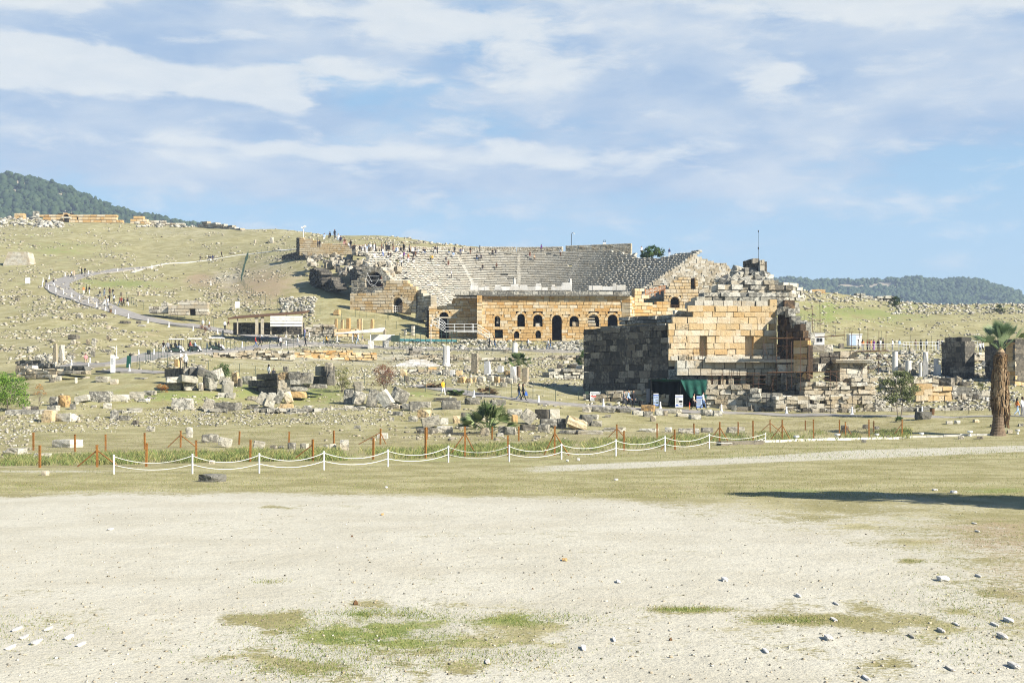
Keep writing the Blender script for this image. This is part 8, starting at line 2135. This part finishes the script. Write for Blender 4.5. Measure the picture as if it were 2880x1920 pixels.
def skin_body(pose):
    J = {}; E = []
    def j(n, p, r): J[n] = (Vector(p), r)
    dz = 0.0
    leg = {'stand': ((0, -.02, .5), (0, .02, .09), (0, 0, .5), (0, .03, .09)), 'pose2': ((.02, -.03, .5), (.05, -.03, .09), (0, .0, .5), (-.01, .05, .09)),
           'walk': ((0, -.16, .53), (0, -.27, .11), (0, .02, .5), (0, .34, .17)), 'walkb': ((0, .03, .5), (0, .33, .16), (0, -.15, .53), (0, -.26, .11)),
           'photo': ((.02, -.02, .5), (.06, .02, .09), (-.02, -.02, .5), (-.05, .02, .09)), 'sit': ((.02, -.42, .50), (.02, -.44, .09), (0, -.40, .50), (0, -.42, .09))}[pose]
    sit = pose == 'sit'
    hz = .50 if sit else .93
    up = hz - .93
    ln = -.08 if sit else 0
    j('pel', (0, 0, hz), (.15, .11)); j('sp', (0, .01 + ln * .3, 1.13 + up), (.135, .105)); j('ch', (0, .0 + ln * .7, 1.33 + up), (.165, .115)); j('nk', (0, .01 + ln, 1.475 + up), (.055, .055))
    j('hd0', (0, -.015 + ln, 1.555 + up), (.07, .08)); j('hd', (0, -.02 + ln, 1.63 + up), (.085, .10)); j('top', (0, -.01 + ln, 1.70 + up), (.06, .07)); j('nose', (0, -.125 + ln, 1.60 + up), (.018, .02))
    E += [('pel', 'sp'), ('sp', 'ch'), ('ch', 'nk'), ('nk', 'hd0'), ('hd0', 'hd'), ('hd', 'top'), ('hd', 'nose')]
    arm = {'stand': ((.235, .03, 1.14), (.245, -.05, .92), (.245, -.09, .82)), 'pose2': ((.26, .06, 1.15), (.20, -.06, .98), (.12, -.12, 1.0)), 'photo': ((.25, -.12, 1.18), (.13, -.30, 1.42), (.07, -.33, 1.47)),
           'sit': ((.24, -.08, 1.14), (.18, -.30, 1.06), (.14, -.38, 1.05))}
    for s, sd_ in ((1, 'l'), (-1, 'r')):
        if pose in ('walk', 'walkb'):
            fw = (1 if pose == 'walk' else -1) * s
            A = ((.23, .02 + .10 * fw, 1.14), (.235, -.06 + .19 * fw, .94), (.23, -.10 + .22 * fw, .85))
        else: A = arm[pose]
        j('sh' + sd_, (s * .175, .0 + ln * .8, 1.395 + up), (.062, .062))
        for nm, p, r in (('el', A[0], .044), ('wr', A[1], .032), ('ha', A[2], .036)):
            j(nm + sd_, (s * p[0], p[1] + ln * .7, p[2] + up), (r, r))
        h = J['ha' + sd_][0]; dirn = (h - J['wr' + sd_][0]).normalized()
        E += [('ch', 'sh' + sd_), ('sh' + sd_, 'el' + sd_), ('el' + sd_, 'wr' + sd_), ('wr' + sd_, 'ha' + sd_)]
        for k, (off, ll) in enumerate(((-.024, .072), (-.008, .084), (.008, .080), (.024, .064))):
            sdv = Vector((0, 1, 0)) if abs(dirn.y) < .8 else Vector((1, 0, 0))
            j(f'f{k}{sd_}', h + dirn * ll + sdv * off + Vector((-.01 * s, 0, 0)), (.009, .009)); E.append(('ha' + sd_, f'f{k}{sd_}'))
        j('th' + sd_, h + dirn * .025 + Vector((-.045 * s, -.035, 0)), (.010, .010)); E.append(('ha' + sd_, 'th' + sd_))
        kn, an = (leg[0], leg[1]) if s > 0 else (leg[2], leg[3])
        j('hp' + sd_, (s * .09, -.02 if not sit else -.05, hz - .05), (.098, .098)); j('kn' + sd_, (s * (.10 + kn[0]), kn[1], kn[2]), (.064, .064)); j('an' + sd_, (s * (.10 + an[0]), an[1], an[2]), (.044, .044)); j('to' + sd_, (s * (.12 + an[0]), an[1] - .17, max(.045, an[2] - .05)), (.042, .036))
        E += [('pel', 'hp' + sd_), ('hp' + sd_, 'kn' + sd_), ('kn' + sd_, 'an' + sd_), ('an' + sd_, 'to' + sd_)]
    names = list(J); me = bpy.data.meshes.new('body_cage')
    me.from_pydata([tuple(J[n][0]) for n in names], [(names.index(a), names.index(b)) for a, b in E], [])
    ob = bpy.data.objects.new('body_cage', me); COL.objects.link(ob)
    sk = ob.modifiers.new('skin', 'SKIN')
    if not me.skin_vertices: me.attributes.new('skin', 'FLOAT', 'POINT')
    for k, n in enumerate(names):
        sv = me.skin_vertices[0].data[k]; sv.radius = J[n][1]; sv.use_root = (n == 'pel')
    ob.modifiers.new('sub', 'SUBSURF').levels = 1
    dg = bpy.context.evaluated_depsgraph_get(); dg.update()
    res = bpy.data.meshes.new_from_object(ob.evaluated_get(dg))
    bpy.data.objects.remove(ob)
    cls = {}
    for a, b in E:
        for s in ('l', 'r'):
            pass
    def kind(a, b):
        if a in ('nk', 'hd0', 'hd'): return 0
        if a.startswith(('wr', 'ha')): return 0
        if a.startswith('el'): return 4
        if a in ('pel',) and b == 'sp': return 1
        if a.startswith('an'): return 3
        if a.startswith(('hp', 'kn')) or b.startswith('hp'): return 2
        return 1
    segs = [(J[a][0], J[b][0], kind(a, b), (J[a][1][0] + J[b][1][0]) / 2) for a, b in E]
    mi = []
    for p in res.polygons:
        c = p.center; best = (9, 0)
        for a, b, k, r in segs:
            ab = b - a; t = max(0, min(1, (c - a).dot(ab) / ab.length_squared)); dd = (c - a - ab * t).length - r * .9
            if dd < best[0]: best = (dd, k)
        mi.append(best[1])
    for _ in range(5): res.materials.append(None)
    res.polygons.foreach_set('material_index', mi)
    res.polygons.foreach_set('use_smooth', [True] * len(mi))
    res.name = 'person_' + pose
    return res, (0, -.02 + ln, 1.63 + up)


BODY = {p: skin_body(p) for p in ('stand', 'pose2', 'walk', 'walkb', 'photo', 'sit')}


def shell(head, long_=False, hat=False):
    mb = MB(); c = Vector(head); vs = []; fs = []; n, m = 10, 6
    for i in range(m + 1):
        th_ = (math.pi * (.62 if long_ else .5)) * i / m
        for k in range(n):
            a = 2 * math.pi * k / n; back = math.sin(a)
            r = .118; z = r * 1.12 * math.cos(th_)
            if long_ and back > -.2 and i >= m - 1: z -= .14 * (i - m + 2)
            x = r * .9 * math.sin(th_) * math.cos(a); y = r * 1.05 * math.sin(th_) * math.sin(a) + .014
            if hat and i == m: x *= 1.5; y = y * 1.5 - .03; z += .04
            if y < 0 and i > m * .55 and not hat: z = max(z, .035); y *= .95
            vs.append((c.x + x, c.y + y, c.z + z + .005))
    for i in range(m):
        for k in range(n): fs.append((i * n + k, (i + 1) * n + k, (i + 1) * n + (k + 1) % n, i * n + (k + 1) % n))
    mb.add(vs, fs); return mb


CL = {}
def cl(name):
    C_ = {'black': (.012, .012, .014), 'white': (.72, .72, .71), 'grey': (.22, .22, .23), 'dark grey': (.06, .06, .065), 'navy': (.015, .025, .09), 'blue': (.06, .14, .42), 'light blue': (.36, .48, .66), 'denim': (.07, .12, .24), 'red': (.45, .04, .035), 'dark red': (.17, .025, .022), 'orange': (.62, .20, .05), 'yellow': (.68, .36, .03), 'tan': (.42, .32, .21), 'brown': (.13, .065, .035), 'purple': (.24, .06, .36), 'violet': (.22, .20, .62), 'cream': (.62, .46, .33), 'olive': (.16, .17, .07), 'beige': (.50, .42, .30), 'dark': (.03, .03, .036), 'pink': (.55, .25, .25)}
    if name not in CL: CL[name] = plain(name.replace(' ', '_') + '_cloth', C_[name], .85, .18, 14)
    return CL[name]


HAIR = {k: plain(k + '_hair', c, .6, .3, 20) for k, c in {'black': (.012, .01, .009), 'brown': (.05, .028, .015), 'fair': (.28, .19, .09)}.items()}
HATM = {'white': cl('white'), 'tan': cl('beige')}
_hcache = {}


def person(pos, pose, top, bot, place, hair='black', face=0.0, size=1.0, sleeves=None, verb=None, long_=None, label=None, group='visitors among the ruins'):
    body, hd = BODY[pose]
    t = bpy.data.objects.new('person', body); COL.objects.link(t)
    t.location = pos; t.rotation_euler = (0, 0, face); t.scale = (size,) * 3
    v = verb or {'stand': 'standing', 'pose2': 'standing', 'walk': 'walking', 'walkb': 'walking', 'photo': 'photographing', 'sit': 'sitting'}[pose]
    lab = label or f'{v} person, {top} top, {bot} trousers, {place}'
    arm = M['skin'] if (sleeves is False) else cl(top)
    for k, m in enumerate((M['skin'], cl(top), cl(bot), cl('dark'), arm)):
        t.material_slots[k].link = 'OBJECT'; t.material_slots[k].material = m
    tag(t, lab, 'person', group)
    hat = hair in ('white hat', 'tan hat')
    long_ = (random.random() < .4) if long_ is None else long_
    key = (pose, long_, hat)
    if key not in _hcache:
        o = shell(hd, long_, hat).build('hat' if hat else 'hair', HAIR['black'], None, True); _hcache[key] = o.data; bpy.data.objects.remove(o)
    h = bpy.data.objects.new('hat' if hat else 'hair', _hcache[key]); COL.objects.link(h); h.parent = t
    h.material_slots[0].link = 'OBJECT'; h.material_slots[0].material = HATM['white' if hair == 'white hat' else 'tan'] if hat else HAIR[hair]
    return t


def crowd(reg, lst, place, surf=G, **kw):
    ox, oy, sc = reg
    for it in lst:
        X, Y, pose, top, bot = it[:5]; o = it[5] if len(it) > 5 else {}
        p = surf(ox + X / sc, oy + Y / sc)
        if p is None: continue
        a = dict(kw); a.update(o); pl = a.pop('place', place); f = a.pop('face', random.uniform(-3.1, 3.1) if pose != 'sit' else None)
        if f is None: f = math.atan2(p.x - TX, -(p.y - TY)) if surf is seat_hit else random.uniform(-.6, .6)
        if a.pop('lift', None): pass
        person(p, pose, top, bot, pl, hair=a.pop('hair', random.choice(('black', 'black', 'brown', 'fair'))), face=f, **a)


q1 = (0, 460, 3.92); q2 = (560, 600, 3.92); q3 = (1100, 620, 3.92); q4 = (1600, 640, 3.92); q5 = (2160, 700, 3.267)
W = math.pi / 2
crowd(q1, [(508, 1358, 'walk', 'black', 'grey'), (588, 1358, 'walk', 'black', 'white'), (790, 1258, 'walkb', 'white', 'dark'), (815, 1252, 'walk', 'tan', 'beige'), (900, 1225, 'stand', 'black', 'black'), (937, 1221, 'stand', 'black', 'dark grey'),
           (922, 1442, 'stand', 'orange', 'white'), (952, 1442, 'walk', 'black', 'black'), (985, 1442, 'walk', 'black', 'white')], 'at the curved road bend')
crowd(q1, [(1102, 1484, 'walk', 'dark', 'grey'), (1150, 1462, 'pose2', 'grey', 'denim'), (1210, 1460, 'stand', 'brown', 'black'), (1245, 1465, 'walk', 'black', 'grey'), (1160, 1545, 'stand', 'black', 'white'), (1205, 1536, 'walk', 'black', 'black'), (1255, 1538, 'stand', 'white', 'black'), (1150, 1572, 'walk', 'grey', 'white'), (1187, 1574, 'stand', 'white', 'white'), (1322, 1570, 'walk', 'dark red', 'denim'), (1340, 1566, 'walkb', 'dark red', 'black'), (1362, 1578, 'walk', 'black', 'black'), (1405, 1575, 'walk', 'black', 'white')], 'in the curved road group')
crowd(q1, [(2207, 1085, 'walk', 'black', 'dark grey'), (2303, 1080, 'walk', 'black', 'grey'), (2322, 1082, 'walkb', 'dark', 'white'), (2345, 1080, 'walk', 'navy', 'dark'), (2443, 1058 - 20, 'walk', 'black', 'black')], 'on the high left footpath')
crowd(q2, [(42, 1275, 'stand', 'white', 'beige', dict(hair='white hat')), (112, 1282, 'walk', 'white', 'brown'), (284, 1288, 'stand', 'white', 'black', dict(face=math.pi)), (322, 1283, 'walk', 'brown', 'tan')], 'on the road above carts')
crowd(q2, [(622, 1480, 'walk', 'red', 'denim', dict(face=W)), (670, 1472, 'walk', 'black', 'black', dict(face=W)), (880, 1470, 'walk', 'black', 'dark grey', dict(face=-W)), (898, 1474, 'stand', 'white', 'dark')], 'on the road beside carts', group='visitors among the ruins')
crowd(q2, [(1040, 1372, 'stand', 'black', 'black'), (1092, 1372, 'stand', 'white', 'white'), (1128, 1380, 'stand', 'black', 'dark'), (1165, 1378, 'pose2', 'violet', 'denim'), (1085, 1472, 'walk', 'white', 'grey'), (1172, 1472, 'walkb', 'black', 'black')], 'below the striped shed')
crowd(q2, [(1405, 1460, 'walk', 'yellow', 'black', dict(face=W)), (1705, 1440, 'walk', 'black', 'black', dict(face=-W)), (1750, 1440, 'walk', 'white', 'light blue', dict(face=-W)), (1800, 1445, 'walk', 'grey', 'beige', dict(face=W))], 'before the white awning')
crowd(q3, [(1085, 1412, 'walk', 'dark', 'black', dict(face=-W, sleeves=False)), (1140, 1408, 'walkb', 'black', 'denim', dict(face=W)), (1510, 1418, 'walk', 'white', 'dark', dict(face=-W)), (1732, 1424, 'walk', 'white', 'denim', dict(face=-W)), (1757, 1424, 'walkb', 'dark', 'denim', dict(face=-W))], 'below the stage wall')
# crowd along the theatre rim and on the top rows
def rimspot(px, py):
    p = seat_hit(px, py)
    if p is not None: return p
    if px < 990:
        for i in range(180):
            q = P(px, py, 285 + i * .25)
            if ground_z(q.x, q.y) >= q.z: return q
        return P(px, py, 322)
    k = (px - CX) / F                      # walkway behind the top row
    for i in range(400):
        d = 262 + i * .16; x = k * d; r = math.hypot(x - TX, d - TY)
        if TR1 + .1 < r < TR1 + .7 and d > TY + 1:
            return Vector((x, d, TZ0 + TN * rise_at(math.atan2(x - TX, d - TY))))
    return G(px, py)


RT = ['black', 'dark', 'white', 'grey', 'navy', 'light blue', 'brown', 'black', 'dark grey', 'olive']
RBt = ['black', 'denim', 'dark', 'white', 'grey', 'beige', 'black']
def rc(lst, place, q, surf=rimspot):
    for it in lst:
        X, Y, pose = it[:3]; top = it[3] if len(it) > 3 else random.choice(RT); bot = it[4] if len(it) > 4 else random.choice(RBt)
        crowd(q, [(X, Y, pose, top, bot)], place, surf)
rc([(1310, 378, 'stand'), (1330, 376, 'stand', 'black', 'dark'), (1380, 365, 'sit', 'light blue', 'white'), (1445, 398, 'sit', 'black', 'black'), (1495, 396, 'stand', 'dark', 'dark'), (1535, 404, 'sit', 'white', 'light blue'), (1562, 412, 'sit', 'navy', 'dark'), (1605, 430, 'sit', 'brown', 'pink'), (1622, 430, 'sit', 'tan', 'brown'), (1655, 420, 'sit', 'white', 'grey'), (1672, 418, 'stand', 'black', 'black'), (1692, 406, 'sit', 'black', 'dark'), (1710, 465, 'sit', 'black', 'black'), (1772, 428, 'sit', 'dark', 'black'), (1800, 436, 'sit', 'grey', 'white'), (1832, 420, 'stand', 'white', 'grey')], 'at left end of theatre rim', q2)
rc([(1850, 458, 'stand', 'light blue', 'white'), (1866, 420, 'stand', 'white', 'beige'), (1890, 425, 'stand', 'white', 'black'), (1915, 420, 'pose2', 'black', 'white'), (1930, 426, 'stand', 'white', 'white'), (1946, 428, 'stand', 'dark', 'black'), (1930, 500, 'sit', 'white', 'white'), (2012, 428, 'stand', 'brown', 'dark'), (2030, 430, 'stand', 'grey', 'black'), (2062, 432, 'stand', 'black', 'black'), (2138, 432, 'stand', 'brown', 'dark red'), (2178, 448, 'sit', 'light blue', 'denim'), (2225, 448, 'sit', 'black', 'black'), (2256, 432, 'stand', 'black', 'dark'), (2028, 494, 'stand', 'white', 'blue'), (2088, 512, 'sit', 'black', 'white'), (2114, 512, 'sit', 'dark', 'black'), (2222, 520, 'sit', 'white', 'grey'), (2258, 528, 'stand', 'purple', 'dark'), (2232, 598, 'walk', 'white', 'black'), (2192, 585, 'sit', 'olive', 'tan'), (2308, 540, 'sit', 'red', 'white'), (2318, 438, 'stand')], 'in left crowd of theatre rim', q2)
rc([(142, 358, 'stand', 'black', 'dark'), (205, 358, 'stand', 'tan', 'brown'), (270, 362, 'sit', 'grey', 'dark'), (300, 375, 'sit', 'white', 'grey'), (358, 380, 'sit', 'dark', 'white'), (372, 378, 'sit', 'black', 'denim'), (487, 384, 'pose2', 'black', 'white'), (510, 386, 'stand', 'grey', 'dark'), (640, 388, 'sit', 'olive', 'denim'), (698, 372, 'stand', 'black', 'black'), (688, 418, 'sit', 'light blue', 'white'), (762, 388, 'sit', 'navy', 'grey'), (790, 388, 'sit', 'white', 'beige')], 'at middle of theatre rim', q3)
rc([(875, 388, 'stand', 'black', 'brown'), (978, 376, 'stand', 'black', 'black'), (1120, 392, 'sit', 'black', 'dark'), (1152, 392, 'sit', 'dark', 'grey'), (1655, 345, 'stand', 'purple', 'dark'), (1530, 412, 'sit', 'brown', 'dark red'), (1578, 442, 'sit', 'tan', 'brown'), (1866, 404, 'stand', 'white', 'brown')], 'on right half of theatre rim', q3)
rc([(970, 440, 'sit', 'grey', 'dark'), (992, 440, 'sit', 'dark', 'black'), (943, 434, 'sit', 'black', 'denim'), (432, 448, 'sit', 'olive', 'black'), (452, 450, 'sit', 'yellow', 'grey'), (605, 474, 'sit', 'dark', 'grey'), (632, 516, 'sit', 'brown', 'dark red'), (1010, 550, 'sit', 'black', 'dark'), (1163, 548, 'sit', 'brown', 'dark'), (665, 658, 'stand', 'white', 'black'), (187, 462, 'stand', 'orange', 'white'), (250, 420, 'sit', 'black', 'black'), (268, 418, 'sit', 'brown', 'dark'), (240, 484, 'sit', 'dark', 'white')], 'on the theatre stone rows', q3)
p = rimspot(1600 + 1107 / 3.92, 640 + 328 / 3.92); person(p, 'stand', 'navy', 'white', 'alone on the right rim beside the round tree')
p = rimspot(1600 + 800 / 3.92, 640 + 305 / 3.92); person(p, 'stand', 'white', 'black', 'left of the round tree on the rim')
# easel boards on the rim
for (px, y0, y1, lb) in [(1092, 693, 710, 'dark standing panel among the crowd on the theatre rim'), (1117, 697, 712, 'pale easel board among the crowd on the theatre rim'), (1161, 697, 711, 'leaning white easel board left of the rim centre')]:
    p = rimspot(px, y1); s = p.y / F; mb = MB(); h = (y1 - y0) * s
    t = thing('easel_board', lb, 'board', p); dk = 'dark' in lb
    mb.box((p.x, p.y, p.z + h * .58), (10 * s if dk else 8 * s, .06, h * .8), rx=-.2); mb.build('panel', M['black' if dk else 'wpanel'], t)
    for dx in (-.3, .3): mb = MB(); mb.tube([(p.x + dx, p.y + .2, p.z), (p.x + dx, p.y, p.z + h)], .03, 4); mb.build('leg', M['black'], t)
# right walkway
def deckspot(px, py): d = vd + .9; return P(px, 984.5, d)
crowd(q5, [(830, 925, 'stand', 'grey', 'dark'), (870, 915, 'stand', 'orange', 'dark'), (912, 925, 'stand', 'dark red', 'black'), (930, 925, 'stand', 'brown', 'dark'), (948, 915, 'stand', 'orange', 'tan'), (972, 910, 'stand', 'purple', 'purple'), (1012, 915, 'stand', 'black', 'dark'), (1032, 915, 'stand', 'white', 'dark grey'), (1058, 925, 'pose2', 'black', 'brown'), (1145, 910, 'stand', 'white', 'dark'), (1208, 910, 'stand', 'light blue', 'olive'), (1357, 900, 'stand', 'brown', 'dark'), (1405, 900, 'stand', 'black', 'black'), (1455, 900, 'stand', 'white', 'dark'), (1560, 900, 'stand', 'black', 'denim'), (1573, 900, 'stand', 'dark', 'dark'), (1600, 900, 'stand', 'dark grey', 'dark'), (1640, 900, 'stand', 'white', 'grey'), (1688, 900, 'stand', 'dark', 'dark'), (1745, 900, 'stand', 'black', 'dark')], 'on the walkway above columns', deckspot)
crowd(q5, [(1950, 935, 'walk', 'white', 'denim'), (1976, 938, 'walk', 'white', 'black')], 'between dark pillar and palm', lambda a, b: P(a, 992, vd - 3))
# near the path
crowd(r2_, [(2285, 970, 'walk', 'orange', 'light blue', dict(face=W, label='person in orange top and light blue jeans walking right of the tall palm')), (2335, 975, 'stand', 'white', 'grey', dict(label='person in white shirt and grey shorts at the right edge near the tall palm', size=1.05))], '')
crowd(r6_, [(300, 962, 'photo', 'white', 'black', dict(hair='tan hat', label='person in white shirt and sun hat taking a photo beside the green pine bush')), (1803, 680, 'stand', 'black', 'white', dict(face=0, label='person in black top and white trousers beside the leftmost cart')), (1850, 682, 'stand', 'grey', 'dark', dict(label='person in grey top and dark trousers holding the leftmost cart')), (945, 792, 'sit', 'pink', 'tan', dict(label='person in pink top sitting by the sunken footing next to bollards'))], '')
G_ = lambda a, b: P(a, b, 157)
crowd(r6_, [(1995, 860, 'stand', 'tan', 'beige', dict(hair='white hat', face=math.pi * .8, label='person in tan shirt and white cap behind the black cube block')), (2048, 862, 'stand', 'white', 'black', dict(hair='white hat', face=math.pi, label='person in white shirt and black trousers behind the black cube block'))], '', G_)
crowd(r7_, [(768, 690, 'stand', 'white', 'grey', dict(label='person in white shirt half hidden behind the central block ruin')), (820, 690, 'sit', 'dark', 'dark', dict(label='person in dark clothes half hidden behind the central block ruin'))], '', lambda a, b: G(a, 1066))
crowd(r8_, [(572, 838, 'walk', 'yellow', 'white', dict(face=.6, hair='brown', label='person in yellow jacket and pale trousers on the path by dry fronds')), (1410, 885, 'walk', 'dark', 'denim', dict(face=W, hair='black', long_=False, label='person in dark jacket and jeans walking with a companion on the path')), (1456, 888, 'walkb', 'black', 'black', dict(face=W, hair='brown', long_=True, label='person in black walking with a blue bag on the path'))], '')
b = G(1100 + 1478 / 3.92, 900 + 888 / 3.92); mb = MB(); mb.hexa([(b.x - .05, b.y - .28, b.z + .5), (b.x + .27, b.y - .24, b.z + .52), (b.x + .27, b.y - .1, b.z + .52), (b.x - .05, b.y - .12, b.z + .5), (b.x - .02, b.y - .25, b.z + .9), (b.x + .2, b.y - .23, b.z + .88), (b.x + .2, b.y - .12, b.z + .88), (b.x - .02, b.y - .14, b.z + .9)])
t = thing('shoulder_bag', 'bright blue shoulder bag carried by the walker in black on the path', 'bag', b); mb.build('bag_body', cl('blue'), t)
mb = MB(); mb.tube([(b.x, b.y - .2, b.z + .88), (b.x - .02, b.y - .2, b.z + 1.35), (b.x + .18, b.y - .2, b.z + .87)], .015, 5); mb.build('strap', cl('blue'), t)
crowd(rb_, [(608, 1048, 'walk', 'grey', 'dark grey', dict(face=W, hair='black', sleeves=False, label='person in grey shirt and dark trousers walking left of the net kiosk')), (658, 1043, 'walkb', 'light blue', 'black', dict(face=W, hair='fair', label='person in pale blue shirt and black trousers left of the net kiosk')), (710, 1043, 'stand', 'black', 'black', dict(face=.6, hair='fair', label='person in black jacket left of the net kiosk')),
            (1330, 1075, 'stand', 'red', 'orange', dict(size=.56, face=-W, hair='brown', label='child in red clothes beside the woman at the net kiosk')), (1378, 1075, 'walk', 'cream', 'black', dict(face=W * .8, hair='black', long_=True, label='woman in cream top and wide black trousers before the net kiosk')), (1480, 1060, 'walk', 'white', 'denim', dict(face=W * .7, hair='black', label='person in loose white shirt and jeans before the net kiosk'))], '')
# riders in the carts
for (px, py, d_, tp_, bt, lb) in [(489, 984, 0, 'black', 'denim', 'person in black top riding on the left seat of the leftmost cart'), (500, 984, 0, 'dark', 'light blue', 'person in dark top and pale jeans riding in the leftmost cart'), (532, 984, 0, 'red', 'dark', 'person in red top riding in the middle cart'), (546, 984, 0, 'light blue', 'dark', 'person in pale blue top riding in the middle cart'), (612, 982, 0, 'dark', 'black', 'person in dark clothes riding in the rightmost cart')]:
    b = G(px, 992); person(Vector((b.x, b.y + .45, b.z + .42)), 'sit', tp_, bt, '', label=lb, face=W)
# ------------------------------------------------------------------ labels: every one singles out one thing
def ordinal(i, n):
    if n == 2: return ('left one', 'right one')[i]
    if i == 0: return 'leftmost'
    if i == n - 1: return 'rightmost'
    w = ['', 'second', 'third', 'fourth', 'fifth', 'sixth', 'seventh', 'eighth', 'ninth', 'tenth', 'eleventh', 'twelfth']
    return (w[i] + ' from left') if i <= n // 2 else (w[n - 1 - i] + ' from right')


for _pass in range(2):
    by = {}
    for o, px, py in REG: by.setdefault(o['label'], []).append((px, py, o))
    for lab, lst in by.items():
        if len(lst) < 2: continue
        lst.sort(key=lambda q: q[0])
        for i, (px, py, o) in enumerate(lst):
            base = lab.split()
            o['label'] = ' '.join(base[:13]) + ', ' + ordinal(i, len(lst))
for o, px, py in REG:
    w = o['label'].split()
    if len(w) > 16: o['label'] = ' '.join(w[:16])
bpy.context.view_layer.update()
for o in bpy.data.objects:
    if '_o' in o: del o['_o']
